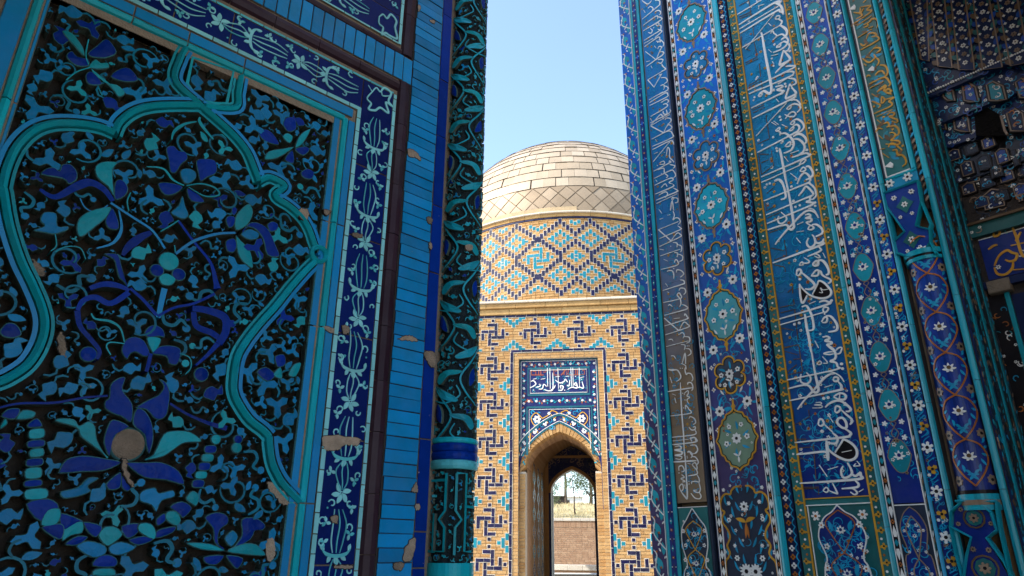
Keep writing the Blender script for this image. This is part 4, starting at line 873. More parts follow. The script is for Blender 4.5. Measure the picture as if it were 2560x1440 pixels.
for s in (-1, 1):
    for k in range(14):
        zq = Zt1([(1240, 200 + k * 90)])[0][1]; q.poly(RW, leafp(UC + s * (.03 + .05 * (k % 3)), zq, pi / 2 - s * (.5 + .3 * (k % 2)), .07, .009, hook=.3 * s), D, D + .0042, 'm_vine')
    q.poly(RW, leafp(UC, Zt1([(1240, 640)])[0][1], pi / 2 - s * .9, .075, .016, hook=-.3 * s), D, D + .006, 'm_gold'); q.poly(RW, leafp(UC, Zt1([(1240, 640)])[0][1], -pi / 2 + s * .12, .10, .010), D, D + .0055, 'm_orange')
stuff(q.build('leaf_spray', mb))
beads('bead_band', 1857, 1868, .002, 2)
roll(1869, 1884, -.004, .020, 'm_turq', 'turquoise_roll')
# --- scalloped flower strip and green strips
so_, s0, s1 = slab('scallop_band', 1886, 1909, -.006, 'm_deep', .5)
mw, mo_, mt = M(), M(), M(); z = Z0V; k = 0
while z < Z1V:
    (flower(mw, RW, s0 + (s1 - s0) * .36, z, .019, 4, -.008, -.001, 'm_white', 'm_deep', .5) if k % 2 else flower(mo_, RW, s0 + (s1 - s0) * .36, z, .018, 4, -.008, -.001, 'm_orange', 'm_black', .5))
    mt.stroke(RW, [(s0 + (s1 - s0) * (.92 - .22 * sin(pi * i / 6)), z + .05 * (i / 6 - .5)) for i in range(7)], .006, -.008, -.002, 'm_vine'); z += .05; k += 1
stuff(mw.build('inlay_flower', so_)); stuff(mo_.build('inlay_flower', so_)); stuff(mt.build('scallop', so_))
gr = M(); gr.box(RW, ru(1909) + .001, ru(1914) - .001, BOT, ZT, -.065, -.045, 'm_black'); gr.build('groove', RP)  # shadow line painted black on the groove floor
def trefoil_strip(name, x0, x1, side, zlow):
    o, u0, u1 = slab(name, x0, x1, 0, 'm_green', .45); w = u1 - u0; m_, md = M(), M(); z = Z0V; k = 0
    line = u1 - .006 if side > 0 else u0 + .006
    q = M(); q.box(RW, line - .0055, line + .0055, BOT, ZT, -.004, .004, 'm_gold'); q.build('line_tile', o)
    while z < Z1V:
        a = 0 if side < 0 else pi; m_.poly(RW, leafp(line, z, a, w * .68, .008), -.002, .004, 'm_gold'); flower(m_, RW, line - side * w * .55, z + .004, .019, 4, -.002, .005, 'm_gold', 'm_black', .42)
        md.disc(RW, line - side * w * .40, z + .043, .0075, -.002, .0035, 'm_white' if k % 2 else 'm_orange', 6); z += .086; k += 1
    stuff(m_.build('trefoil', o)); stuff(md.build('dot', o)); return o
trefoil_strip('trefoil_band', 1914, 1938, 1, 0)
# --- great inscription band
zi = rzz(2080, 1243)
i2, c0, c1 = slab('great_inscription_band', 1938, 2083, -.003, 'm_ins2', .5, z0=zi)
scroll_ground(i2, c0, c1, zi + .02, Z1V, 520, 31, .03, .065, 'm_vine', .0042, -.0006, ('m_white', 'm_gold', 'm_orange'))
m = M()                                      # thin ochre Kufic line in the upper register
for ox, oy, t in ((1820, 0, 'l9 200,540 205,690 330,760; l9 370,380 390,540; l9 395,640 430,810; l9 310,0 350,240; l8 160,90 310,10; l8 170,250 340,180; l8 180,280 340,210; l8 260,940 440,850; l8 265,970 450,880; l9 470,960 490,1150; l8 310,1280 490,1180; l8 320,1310 500,1210; l9 500,1210 520,1360'),
    (1860, 220, 'l8 125,290 290,210; l8 130,330 300,250; l8 140,370 310,290; l9 330,410 380,750; l8 200,840 380,760; l9 220,990 260,1290; l9 220,990 370,995; l9 410,940 445,1160 270,1290; l8 260,1120 370,1075'),
    (1880, 440, 'l9 230,630 440,540; l9 260,850 470,780; l9 205,400 215,520 330,460; l9 485,960 520,1190 330,1260; l9 290,1080 480,1120; l9 330,1330 490,1370 500,1440; l8 220,260 330,170'),
    (1910, 640, 'l11 240,770 450,730; l11 440,650 455,730; l11 250,850 460,800 510,1260; l11 260,1080 450,1115; l10 300,1370 530,1330; l10 150,130 300,160 320,220; l11 430,430 430,560; l10 355,545 430,480'),
    (1930, 840, 'l11 190,180 400,130 460,540; l11 240,580 460,540; l10 190,230 380,280; l10 230,540 370,430; l10 320,350 430,340; l10 320,1100 330,1340 560,1210 550,1110'),
    (1960, 1020, 'l11 200,605 430,580; l11 440,540 480,1070; l11 225,740 380,790; l11 230,740 250,980; l12 260,1190 520,1185 520,1300; l12 270,1215 500,1205; l11 160,470 330,465')):
    trace(m, Zm(RW, ox, oy, 6), t, -.003, .0012, 'm_brown')
m.build('kufic_line', i2)
T2 = [(1820, 0, """20 145,220 500,5; 22 810,0 780,45 700,45 165,375; 24 690,42 770,70 815,130 832,220; 18 760,95 170,440; 18 180,505 720,175 780,175 830,195; 12 710,190 265,740; 13 710,285 735,245 778,245 765,285 712,290; 18 760,290 810,320 800,360 780,378; 20 785,380 215,715; 26 780,380 850,420 890,480 870,545 800,600; 13 640,505 675,465 690,500 725,525 730,550 680,600; 18 740,545 810,515 870,555 905,610 880,680 800,745 680,790;
 16 735,705 790,655 785,700 735,710 745,680; 20 790,650 850,625 910,660 930,700 900,760 865,770; 26 500,490 520,560 560,800 640,1220 655,1330 645,1390 610,1405 550,1370 490,1400 460,1440; 24 835,755 805,870 780,970 820,962 935,895 890,820 835,755; 18 940,905 820,990 710,1100; 18 870,1000 950,990 970,1030 300,1355; 18 860,1085 970,1075 985,1110 900,1165 320,1410; 18 900,1175 1000,1190 1025,1250 960,1285; 18 880,1180 750,1265;
 12 610,350 650,390; 12 610,745 655,785; 12 650,840 750,815; 12 665,925 690,955; 12 450,95 545,65; 10 470,100 460,140; .26 700,670; .28 930,770; .22 660,880; .24 685,990; .26 860,1260; .26 870,1300; .26 690,1355; 20 715,1305 800,1285 820,1310 740,1350 810,1365 820,1400 730,1435; 24 930,1260 870,1440; 24 930,1260 1020,1400; 16 640,10 660,0"""),
 (1860, 220, """14 215,115 260,80 275,100 240,130 215,118; 18 265,85 310,45 370,90 410,75 415,0; 20 75,90 265,5; 18 505,30 570,40 570,75 110,305; 24 680,0 630,150 700,135 785,80 720,0; 20 785,80 770,130 720,165 135,455; 13 640,230 185,720; 16 700,190 780,180 840,230 855,262; 14 640,312 690,270 712,285 680,320 640,315; 18 700,265 760,240 830,260 850,310 800,370; 15 620,465 680,390 740,360 780,390 750,430 680,430 615,400; 14 695,540 740,492 760,520 730,550 695,542; 22 745,490 800,470 870,510 905,580 870,640 780,690; 15 680,640 730,590 750,600 720,640 682,640; 20 735,580 790,550 830,580 820,630 740,690 205,970;
 14 475,640 530,597 540,620 500,650 476,642; 16 510,655 550,665 540,715; 24 560,690 620,680 690,730 740,800 745,870 700,940 600,980; 15 615,880 660,830 700,810 690,870 630,885; 24 740,735 800,695 870,700 930,760 940,810 900,850; 24 740,770 820,770 890,830 915,890 890,960 820,1010 720,1045; 14 700,985 825,940; 20 850,1005 930,980 970,995 945,1040 265,1335; 15 830,1152 880,1078 930,1082 890,1130 832,1155; 15 840,1250 890,1190 930,1222 900,1250 845,1252; 24 930,1180 980,1180 1030,1250 1035,1310 1000,1350 930,1380; 17 850,1155 265,1420; 24 535,905 570,1060 640,1440; 22 800,1440 850,1330 910,1275 970,1310 1000,1370 980,1420;
 13 485,165 525,210; 13 415,515 490,560; 13 450,500 520,550; 13 570,550 650,590; 14 700,1280 800,1360; 13 605,1030 665,1105; .28 540,435; .28 555,480; .28 585,805; .28 490,905; .28 500,945; .30 945,930; .26 440,740; .26 450,30; .24 160,140; 20 460,1400 520,1375 580,1440"""),
 (1880, 440, """22 150,95 350,10; 22 350,80 410,55 450,90 490,190 510,300 490,340 435,355; 26 500,0 560,300 600,520 625,700 630,770 595,805 560,790 500,735 240,810; 20 180,375 820,115 860,110 940,180 965,260 960,310 905,360; 22 700,300 760,230 810,160 870,200 925,275 870,310; 21 215,585 830,325 870,330 870,370 820,390 890,400 890,440 230,715; 22 350,1030 450,900 640,690 770,560 860,520 950,550 1000,630; 12 840,485 920,500 970,560; 17 405,600 390,650 410,705 460,710 520,660 510,610 440,545; 22 800,585 860,575 880,605 810,635 890,640 890,680 820,700 880,740; 18 840,800 880,742 930,780 890,808 842,802; 24 905,730 970,730 1040,780 1065,840 1030,880 960,910;
 22 850,930 825,1000 850,1060 900,1065 950,1010 940,930 905,880; 26 950,990 1000,1010 1060,990 1080,940; 24 1060,1000 1020,1045 320,1305; 20 1000,1060 1040,1110 980,1150 840,1210; 14 870,1200 960,1170 1020,1210 1000,1230 940,1200; 12 790,1230 860,1280 840,1310 760,1310; 11 710,1340 740,1295 770,1315 760,1340 712,1342; 20 910,1320 960,1275 1000,1290 990,1340 930,1345 912,1322; 26 990,1265 1060,1270 1120,1330 1160,1440; 13 670,930 730,1005; 13 1065,1155 1105,1230; 9 670,840 780,825; 13 680,730 770,690; .28 595,160; .26 225,130; .26 270,115; .30 625,375; .28 655,465; .28 720,440; .28 950,400; .28 950,450; 18 680,1440 710,1400 750,1430"""),
 (1910, 640, """22 135,105 430,0; 12 605,25 680,75 660,105 590,105; 12 530,135 570,90 595,115 570,140 532,137; 20 735,125 790,75 820,90 810,140 760,150 735,128; 26 810,65 880,75 940,140 975,220 970,270 930,285; 22 710,300 780,220 820,225 810,290 740,300 712,300; 22 800,215 850,230 880,290 1000,355 1000,390 960,415; 22 490,290 500,220 540,200 560,240 530,290 492,290; 26 560,245 640,310 750,410 755,460 700,500 620,495; 24 535,420 545,560 570,690 600,690 650,590; 22 535,420 570,480 680,580 790,625 900,635 990,600 1010,530 960,460 900,400 830,375 800,440 730,580; 11 830,545 880,550 850,480 890,510 980,495; 13 680,720 775,680; 24 830,695 900,670 950,685 950,730 235,945; 24 570,765 630,745 670,790 720,900 750,1060 730,1110 660,1120;
 17 885,840 900,775 960,775 960,815 910,850 885,800; 22 905,845 912,880; 22 880,850 240,1035; 28 615,870 640,1050 680,1250 710,1440; 20 865,990 910,920 950,930 940,990 880,1000; 26 930,900 1000,905 1070,980 1105,1060 1080,1120 970,1140; 24 885,1220 950,1205 985,1240 920,1270 1000,1290 1010,1320 950,1335 1040,1420; 14 770,1275 820,1380; .32 540,350; .34 460,1025; .34 530,1005; .34 1015,670"""),
 (1930, 840, """28 590,200 650,560 690,750 700,820 660,850 620,830 520,735 250,790; 24 765,15 830,10 860,40 800,75 890,90 890,120 830,135 900,180 940,230 960,300 940,350 880,380 960,400 985,460 960,505 235,660; 16 940,240 1000,180 1050,180 1020,260 950,270; 16 930,240 860,240 780,265 860,280 930,265; 12 760,310 835,400 770,410; 11 675,425 715,375 745,405 720,430 680,425; 20 440,570 425,640 450,700 530,715 580,670 575,610 520,550; 24 385,1100 500,950 640,800 760,660 860,580 940,570; 15 800,545 900,540 1020,600 1085,690; 22 920,660 940,620 990,625 990,670 940,680 920,650; 26 990,680 1040,740 1040,790 1000,815 270,970; 14 790,770 910,735; 24 930,910 990,870 1060,860 1110,900 1090,950 1010,950 930,920; 18 1020,870 1010,950; 26 800,1070 870,1010 980,970 1080,1000 1180,1090 1160,1130 1110,1130;
 22 945,1140 960,1060 1010,1060 1030,1100 980,1150 945,1130; 24 1030,1100 1120,1180 1190,1240 1200,1290 1170,1330; o28 980,1290 1000,1240 1060,1230 1110,1290 1120,1370 1070,1380 1010,1340; 22 695,1330 710,1260 750,1250 780,1310 740,1350 697,1332; 26 780,1320 910,1440; 13 610,1080 740,1075 745,1045 640,1035 735,1025 730,995 660,1000; 14 645,75 700,180; 14 845,1180 920,1300; .36 1045,420; .36 1060,490; .38 780,935; .38 845,925"""),
 (1960, 1020, """28 900,300 1000,370 990,410 900,440 165,520; 28 730,370 800,440 800,510 760,535 660,520; 28 640,480 660,600 720,670 830,740 960,785 1060,760 1100,690 1080,600 1000,520 900,475 860,530 770,670; 36 640,490 655,650 665,790; 24 190,700 590,655 625,680; 14 190,695 285,660; 15 870,665 1020,635; 26 890,870 860,940 880,1030 940,1045 1020,990 1000,900 955,820; 28 1020,990 1080,1020 1150,960; 30 1150,960 1150,1010 1100,1070 240,1130; 26 1070,1090 1120,1140 1090,1190 870,1210; 20 960,1210 1040,1210 1100,1270 1060,1300 1000,1260; 18 730,1125 800,1270 780,1280 680,1240; 16 590,1235 635,1190 670,1230 640,1265 590,1240; 16 660,925 810,880; 17 530,855 650,1030; 13 1095,795 1140,860 1080,870 1050,870 1080,830; 16 1125,1260 1195,1215; .44 575,350""")]
for ox, oy, t in T2:
    m = M(); trace(m, Zm(RW, ox, oy, 6), t, -.003, .0045, 'm_white', 1.22); m.build('lettering', i2)
bk = M(); Zd = Zm(RW, 1910, 640, 6); Zf = Zm(RW, 1960, 1020, 6)
bk.poly(RW, cr(Zd('740,570 800,430 830,385 900,410 960,470 1000,540 980,595 900,625 790,615'), 2, True), -.003, .0008, 'm_black'); bk.poly(RW, cr(Zd('555,480 640,580 600,680 575,680'), 2, True), -.003, .0008, 'm_black')
bk.poly(RW, cr(Zf('780,670 870,530 905,485 1000,530 1070,610 1085,690 1050,745 960,770 840,725'), 2, True), -.003, .0008, 'm_black'); stuff(bk.build('inlay', i2))
q = M(); q.box(RW, c0, c1, zi - .006, zi, -.003, .003, 'm_gold'); q.build('line_tile', i2)
p2, g0, g1 = slab('foot_panel', 1938, 2083, -.003, 'm_green', .5, z1=zi - .007)
zt = rzz(2090, 1262); uc_ = (g0 + g1) / 2; hw = (g1 - g0) / 2
arch = [(uc_ - hw * .95, zt - 1.1), (uc_ - hw * .70, zt - .42), (uc_ - hw * .55, zt - .30), (uc_ - hw * .72, zt - .18), (uc_ - hw * .5, zt - .08), (uc_ - hw * .2, zt - .04), (uc_, zt - .002)]
full = cr(arch, 6); full = full + [(2 * uc_ - u, z) for u, z in full[::-1]]
m = M(); m.poly(RW, full, -.003, .001, 'm_navy'); m.stroke(RW, full, .007, -.001, .004, 'm_white'); m.box(RW, g0, g1, zt, zt + .006, -.003, .003, 'm_white'); m.box(RW, g0 + .008, g0 + .013, BOT, zt, -.003, .003, 'm_white'); m.build('arch_inlay', p2)
scroll_ground(p2, g0 + .03, g1 - .03, -.3, zt - .05, 70, 80, .025, .05, 'm_vine', .005, .0018, ('m_white', 'm_orange')); arabesque(p2, uc_, zt - .03, hw * .8, 4, .24, .002, 4, 'm_orange')
for s in (-1, 1):
    q = M(); flower(q, RW, uc_ + s * hw * .72, zt - .06, .030, 6, -.003, .004, 'm_white', 'm_orange', .4); q.build('flower', p2)
trefoil_strip('trefoil_band', 2083, 2104, -1, 0)
roll(2104, 2117, -.004, .018, 'm_turq', 'turquoise_roll')
beads('bead_band', 2118, 2133, .001, 3, ('m_white', 'm_teal', 'm_white', 'm_orange'), .056, 'm_black', True, True)
# --- lotus band
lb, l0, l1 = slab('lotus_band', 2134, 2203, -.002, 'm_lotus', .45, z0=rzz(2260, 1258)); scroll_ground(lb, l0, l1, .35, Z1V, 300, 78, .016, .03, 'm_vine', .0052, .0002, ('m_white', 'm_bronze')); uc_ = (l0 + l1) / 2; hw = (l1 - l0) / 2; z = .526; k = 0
while z < 5.2:
    m = M(); o = [(uc_ + hw * .80 * cos(t) * (1 - .18 * abs(sin(2 * t))), z + .095 * sin(t)) for t in [2 * pi * i / 24 for i in range(24)]]
    m.poly(RW, o, -.006, .0005, 'm_teal'); m.stroke(RW, o, .004, -.003, .002, 'm_bronze', closed=True)
    for s in (-1, 1): m.stroke(RW, cr([(uc_, z + .095), (uc_ + s * hw * .25, z + .125), (uc_ + s * hw * .12, z + .15), (uc_, z + .165), (uc_ + s * hw * .2, z + .185), (uc_, z + .198)], 4), .004, -.003, .0022, 'm_bronze')
    m.build('medallion', lb)
    q = M(); lotus(q, RW, uc_, z, .036, -.003, .0042); q.build('lotus', lb)
    q = M()
    for s in (-1, 1):
        for yy in (.10, .19): flower(q, RW, uc_ + s * hw * .58, z + yy, .017, 5, -.003, .003, 'm_white', None, .45)
        q.stroke(RW, curl(uc_ + s * hw * .6, z + .14, 1.5, .025, .8, s, 8), .004, -.003, .0015, 'm_vine')
    stuff(q.build('flower_pair', lb)); z += .293; k += 1
p3_, h0, h1 = slab('foot_panel', 2134, 2203, -.002, 'm_slate', .5, z1=rzz(2260, 1258) - .004)
zt = rzz(2260, 1262); uc3 = (h0 + h1) / 2; hw3 = (h1 - h0) / 2; m = M(); arch = [(uc3 - hw3 * .9, zt - 1.), (uc3 - hw3 * .9, zt - .34), (uc3 - hw3 * .6, zt - .25), (uc3 - hw3 * .85, zt - .13), (uc3 - hw3 * .5, zt - .05), (uc3, zt - .012)]
full = cr(arch, 5); full = full + [(2 * uc3 - u, z) for u, z in full[::-1]]; m.poly(RW, full, -.003, .001, 'm_navy'); m.stroke(RW, full, .005, -.001, .003, 'm_bronze'); m.box(RW, h0, h1, zt - .004, zt + .002, -.003, .003, 'm_white'); m.build('arch_inlay', p3_)
scroll_ground(p3_, h0 + .01, h1 - .01, -.3, zt - .05, 36, 81, .02, .035, 'm_vine', .005, .0018, ('m_white',)); arabesque(p3_, uc3, zt - .06, hw3 * .85, 4, .22, .002, 6, 'm_bronze')
# --- rope strip, blue strip, blossom strip, roll
rp, r0_, r1_ = slab('rope_strip', 2204, 2211, .004, 'm_black', 0); vlines(rp, [r0_ + .004], .006, .008, 'm_white'); m = M(); z = Z0V; k = 0
while z < Z1V: m.poly(RW, [(r0_ + .010, z), (r1_ - .001, z + .018), (r1_ - .001, z + .036), (r0_ + .010, z + .018)], 0, .007, ('m_white', 'm_green', 'm_bronze')[k % 3]); z += .034; k += 1
stuff(m.build('rope_piece', rp))
roll(2212, 2221, .0, .010, 'm_vine', 'blue_roll')
bl, q0, q1 = slab('blossom_band', 2222, 2250, -.002, 'm_lotus', .5); scroll_ground(bl, q0 - .01, q1 + .01, -.2, Z1V, 200, 82, .012, .02, 'm_vine', .005, -.0006, ('m_bronze', 'm_white')); uc_ = (q0 + q1) / 2; z = -.15; k = 0
while z < 5.2:
    q = M()
    if k % 2 == 0: flower(q, RW, uc_, z, .034, 6, -.004, .004, 'm_white', 'm_black', .42, rng.random())
    else: flower(q, RW, uc_ + .004, z, .028, 3, -.004, .004, 'm_gold' if z < 2.1 else 'm_white', 'm_black', .3, rng.random()); q.disc(RW, uc_ - .02, z - .03, .009, -.004, .003, 'm_white', 6)
    q.stroke(RW, cr([(uc_ - .02, z - .06), (uc_ + .018, z - .03), (uc_ - .015, z + .03), (uc_ + .02, z + .06)], 4), .005, -.004, .001, 'm_vine'); q.build('blossom', bl); z += .118; k += 1
roll(2253, 2267, 0, .022, 'm_turq', 'turquoise_roll')
# --- ochre inscription panel, capital, engaged column and base
ua, ub = ru(2269), ru(2372); zy0 = rzz(2250, 430)
yb = M(); yb.box(RW, ua + .001, ub, zy0 - .30, ZT, -.065, -.012, 'dark_joint'); yp = yb.build('ochre_inscription_panel', RP)
uy1 = ub - .055
zq = zy0
while zq < 5.2:
    m = M(); m.poly(RW, rect(ua + .022, uy1, zq + .001, zq + .5), -.02, rng.uniform(0, .0008), 'm_green', bev=.001); m.build('tile', yp); zq += .501
m = M(); m.box(RW, ua + .002, ua + .012, zy0, ZT, -.02, .002, 'm_slate'); m.box(RW, ua + .013, ua + .021, zy0, ZT, -.02, .004, 'm_white'); m.box(RW, ua + .013, uy1, zy0 - .008, zy0 - .001, -.02, .004, 'm_white'); m.build('line_tile', yp)
half_round(yp, (uy1 + .02, zy0 - .01), (uy1 + .02, ZT), .034, -.012, .024, 'm_turq', 'roll_tile', .001, RW)
m = M(); m.box(RW, uy1 + .040, ub, zy0 - .30, ZT, -.02, .0, 'm_black'); z = zy0 - .25; k = 0
while z < 5.2: m.poly(RW, leafp(uy1 + .042, z, .9, .05, .008), -.01, .003, ('m_bronze', 'm_vine', 'm_brown')[k % 3]); z += .045; k += 1
m.build('leaf_strip', yp)
r = random.Random(3); m = M()
for k in range(130):
    m.poly(RW, leafp(r.uniform(ua + .05, uy1 - .05), r.uniform(zy0 + .05, 5.), r.uniform(0, 6), .06, .014, hook=.3), -.004, .0022, r.choice(('m_brown', 'm_brown', 'm_teal', 'm_vine')))
stuff(m.build('leaf', yp))
for ox, oy, t in ((2090, 0, """15 410,45 455,0; 14 270,190 380,210 390,240 310,290; 14 370,110 370,200 420,130; 15 380,110 520,90 470,150 530,180 250,375; 15 320,390 540,245; 16 420,380 510,330 540,290 610,290 640,350 620,420; 13 420,415 480,390 480,360; 13 490,430 560,400; 14 330,570 540,440; 16 460,590 500,510 580,500 610,540 540,560; 15 610,545 650,580 600,630 370,755; 14 370,655 410,690 460,660; 15 500,805 620,680; 15 560,730 640,720 670,750 610,800; 15 400,880 500,940 590,870 570,820; 14 420,960 460,990; 13 520,870 460,860; 14 600,860 650,920 620,990; 17 660,980 740,990 780,1060 770,1120 730,1160; 16 590,1140 640,1080 700,1070 740,1120; 16 500,1265 700,1170 770,1180 820,1260 790,1300; 13 460,1160 490,1130 520,1150; 15 510,1330 720,1220; 14 620,1380 740,1280 720,1340; 14 760,1340 800,1340 740,1380 840,1420"""),
    (2110, 200, """14 500,190 640,90 600,170 680,130 700,200 640,180; 14 420,210 500,260; 15 420,320 470,340 550,380 520,430; 15 570,250 570,350 620,300 570,250; 15 620,300 760,260 680,320 720,350 700,400 450,510; 15 490,555 730,450; 16 650,530 700,490 760,500 740,540 680,550 800,600 790,640 720,620; 15 600,660 660,640 680,690 640,710; 17 640,710 740,690 800,710 830,770 810,830 750,840; 15 690,800 740,790 780,840 710,910 790,910 840,930 820,970 630,965; 14 480,790 520,730 580,740; 13 500,600 560,650; 13 520,830 590,890; 16 670,1010 700,960 760,960 880,1060; 13 545,1045 620,1030; 13 580,1100 680,1170; 17 730,1060 790,1050 800,1100 830,1130 880,1130 930,1190 930,1260 880,1300; .22 600,560; .22 735,745; .24 885,990; .20 455,400; .22 715,165""")):
    m = M(); trace(m, Zm(RW, ox, oy, 6), t, -.002, .0055, 'm_gold', 1.45); m.build('lettering', yp)
m = M()
for zf, oy, pts in ((2090, 0, '200,150 280,70 300,100 290,150'), (2090, 0, '475,1065 550,990 580,1020 575,1065'), (2110, 200, '620,1305 700,1230 745,1260 735,1320')): m.poly(RW, Zm(RW, zf, oy, 6)(pts), -.002, .006, 'm_white')
m.build('bird_flower', yp)
Zk = Zm(RW, 2180, 400, 4.8); Zk3 = Zm(RW, 2180, 400, 4.8, .03)
m = M(); m.poly(RW, rect(ua + .005, uy1 + .035, rzz(2250, 478), zy0 - .03), -.03, .0, 'm_vine', bev=.002); half_round(yp, (ua + .005, zy0 - .02), (uy1 + .035, zy0 - .02), .022, -.008, .018, 'm_turq', 'roll_tile', .001, RW); m.build('tile', yp)
for x, y in ((215, 285), (430, 205)):
    q = M(); u, z = Zk([(x, y)])[0]; flower(q, RW, u, z, .030, 6, -.002, .006, 'm_white', 'm_black', .45); q.build('flower', yp)
cap = M(); cap.poly(RW, Zk('140,400 545,255 590,500 710,780 700,990 620,1115 450,1165 295,1115 200,640'), -.064, -.03, 'm_brown'); capo = cap.build('faceted_capital', RP)
m = M(); m.poly(RW, Zk3('152,405 548,262 585,500 528,785 680,840 692,985 612,1104 450,1155 306,1105 282,962 392,862 178,565'), -.04, .03, 'm_lotus', 'm_brown'); m.build('facet', capo)
for t in ('140,400 560,245', '548,255 590,500 528,790 690,832 700,990 618,1112 450,1162 300,1112', '590,505 705,775 685,835', '140,400 180,565 392,862 280,962', '205,650 300,1110', '700,990 770,1130'):
    q = M(); q.stroke(RW, Zk3(t), .016, 0, .048, 'm_turq', rnd=True); q.build('edge_roll', capo)
for x, y, r_ in ((395, 535, .020), (480, 955, .020), (265, 460, .017), (475, 380, .018), (485, 640, .012), (345, 690, .012), (430, 1095, .012), (580, 1045, .012)):
    q = M(); u, z = Zk3([(x, y)])[0]
    if r_ > .019: q.poly(RW, [(u + .05 * cos(a) * (1 - .35 * (k % 2)), z + .06 * sin(a) * (1 - .35 * (k % 2))) for k, a in enumerate([pi / 4 * i for i in range(8)])], .02, .034, 'm_green')
    flower(q, RW, u, z, r_, 6, .02, .038, 'm_white', 'm_black', .5); q.build('flower', capo)
cu0 = (ua + ub) / 2 + .008; ccx = RW.P(cu0, 0, -.06); RC = Cyl(ccx.x, ccx.y, (ub - ua) * .46, math.atan2(-ccx.y, -ccx.x))
zc0, zc1 = rzz(2440, 1226), rzz(2330, 648)
def cyl_ring(mm, S, z0, z1, d0, d1, mat, n=32):
    for k in range(n):
        a, c = S.r * (-2.2 + 4.4 * k / n), S.r * (-2.2 + 4.4 * (k + 1) / n); mm.quad([S.P(a, z0, d0), S.P(c, z0, d0), S.P(c, z1, d1), S.P(a, z1, d1)], mat)
m = M(); cyl_ring(m, RC, zc0, zc1, 0, 0, 'm_lotus'); ec = m.build('engaged_column', RP, smooth=True)
for za, zb_, mt, d in ((zc1, zc1 + .02, 'm_turq', .012), (zc1 + .02, zc1 + .035, 'm_black', .008), (zc1 + .035, zc1 + .065, 'm_turq', .018), (zc0 - .02, zc0, 'm_black', .004), (zc0 - .05, zc0 - .02, 'm_turq', .010), (zc0 - .075, zc0 - .05, 'm_bronze', .016), (zc0 - .10, zc0 - .075, 'm_turq', .012)):
    m = M(); cyl_ring(m, RC, za, zb_, d, d + .002, mt); cyl_ring(m, RC, za, za + .0005, 0, d, mt); m.build('collar', ec, smooth=True)
W_ = RC.r; z = zc0 + .05; k = 0
while z < zc1 - .05:
    s = 1
    q = M(); lotus(q, RC, -.1 * W_, z + .12, .036, 0, .005, 'm_white', 'm_brown'); q.build('lotus', ec)
    for s in (-1, 1):
        q = M(); flower(q, RC, (s * .85 - .1) * W_, z, .028, 7, 0, .004, 'm_bronze', 'm_black', .7); q.build('flower', ec)
    q = M()
    for s in (-1, 1):
        q.stroke(RC, cr([(-.1 * W_, z - .03), ((s * .5 - .1) * W_, z + .03), ((s * .9 - .1) * W_, z + .11), ((s * .6 - .1) * W_, z + .18), (-.1 * W_, z + .21)], 5), .008, 0, .0035, 'm_orange')
        for a in range(9): q.poly(RC, leafp((s * (.2 + .08 * a) - .1) * W_, z + .027 * a, pi / 2 + s * (.6 + .7 * a), .04, .008, hook=.3 * s), 0, .002 + a * .0001, 'm_vine')
    q.build('vine', ec); z += .24; k += 1
Zb = Zm(RW, 2280, 1160, 5.143); Zb3 = Zm(RW, 2280, 1160, 5.143, .03)
ba = M(); ba.poly(RW, rect(ua + .002, ub, BOT, zc0 - .09), -.064, -.03, 'm_brown'); bas = ba.build('faceted_base', RP)
m = M(); m.poly(RW, Zb3('640,492 545,620 535,800 760,942 722,1170 690,1440 680,2000 1300,2000 1240,1440 965,950 1090,850 1000,620 850,492'), -.04, .03, 'm_lotus', 'm_brown'); m.build('facet', bas)
for t in ('640,485 500,610 490,800 760,942 705,1170 665,1440', '490,800 560,1150 640,1440', '850,490 1010,620 1090,850 960,950 1180,1250 1290,1460', '1085,485 1095,620 1130,850 1200,1150 1260,1440', '560,478 1090,482'):
    q = M(); q.stroke(RW, Zb3(t), .018, 0, .048, 'm_turq', rnd=True); q.build('edge_roll', bas)
for x, y, r_ in ((800, 695, .024), (945, 1340, .030), (630, 585, .012), (600, 770, .012), (1020, 765, .012), (790, 1095, .014), (990, 1105, .014)):
    q = M(); u, z = Zb3([(x, y)])[0]
    if r_ > .02: q.disc(RW, u, z, r_ * 1.6, .02, .034, 'm_green', 8); q.stroke(RW, [(u + r_ * 2. * cos(t), z + r_ * 2. * sin(t)) for t in [pi / 6 * i for i in range(12)]], .008, .02, .0345, 'm_brown', closed=True)
    flower(q, RW, u, z, r_, 7, .02, .038, 'm_bronze', 'm_black', .6); q.build('flower', bas)
roll(2376, 2396, -.004, .018, 'm_turq', 'turquoise_roll')
# --- reveal and back of the niche
pe = RW.P(U_END, -CZ, 0); RV = Wall(40, o=Vector((pe.x, pe.y, 0))); ND = .50
pk = RW.P(U_END, -CZ, -ND); RB = Wall(-50, o=Vector((pk.x, pk.y, 0)))
m = M(); wbox(m, 0, ND + .1, BOT, 6.3, -.02, -.004, 'dark_joint', RV); rvo = m.build('niche_reveal', RP)
r = random.Random(9)
for a, c, mt, d in ((.0, .04, 'm_deep', .004), (.042, .085, 'm_black', .0), (.087, .12, 'm_turq', .008), (.122, .18, 'm_deep', .0), (.182, .26, 'm_black', .002), (.262, .29, 'm_turq', .008), (.292, .40, 'm_black', .0), (.402, .43, 'm_teal', .006), (.432, ND, 'm_slate', .0)):
    m = M(); m.box(RV, a, c, BOT, 5.6, -.006, d, mt); o = m.build('strip', rvo)
    if mt in ('m_black', 'm_slate', 'm_deep'):
        q = M(); z = Z0V
        while z < 4.6:
            for _ in range(2): q.poly(RV, leafp(r.uniform(a + .004, c - .014), z + r.uniform(-.015, .015), r.uniform(.8, 2.2), .034, .006), d - .002, d + .003, r.choice(('m_slate', 'm_vine', 'm_bronze', 'm_slate', 'm_teal', 'm_brown')))
            z += .045
        stuff(q.build('leaf', o))
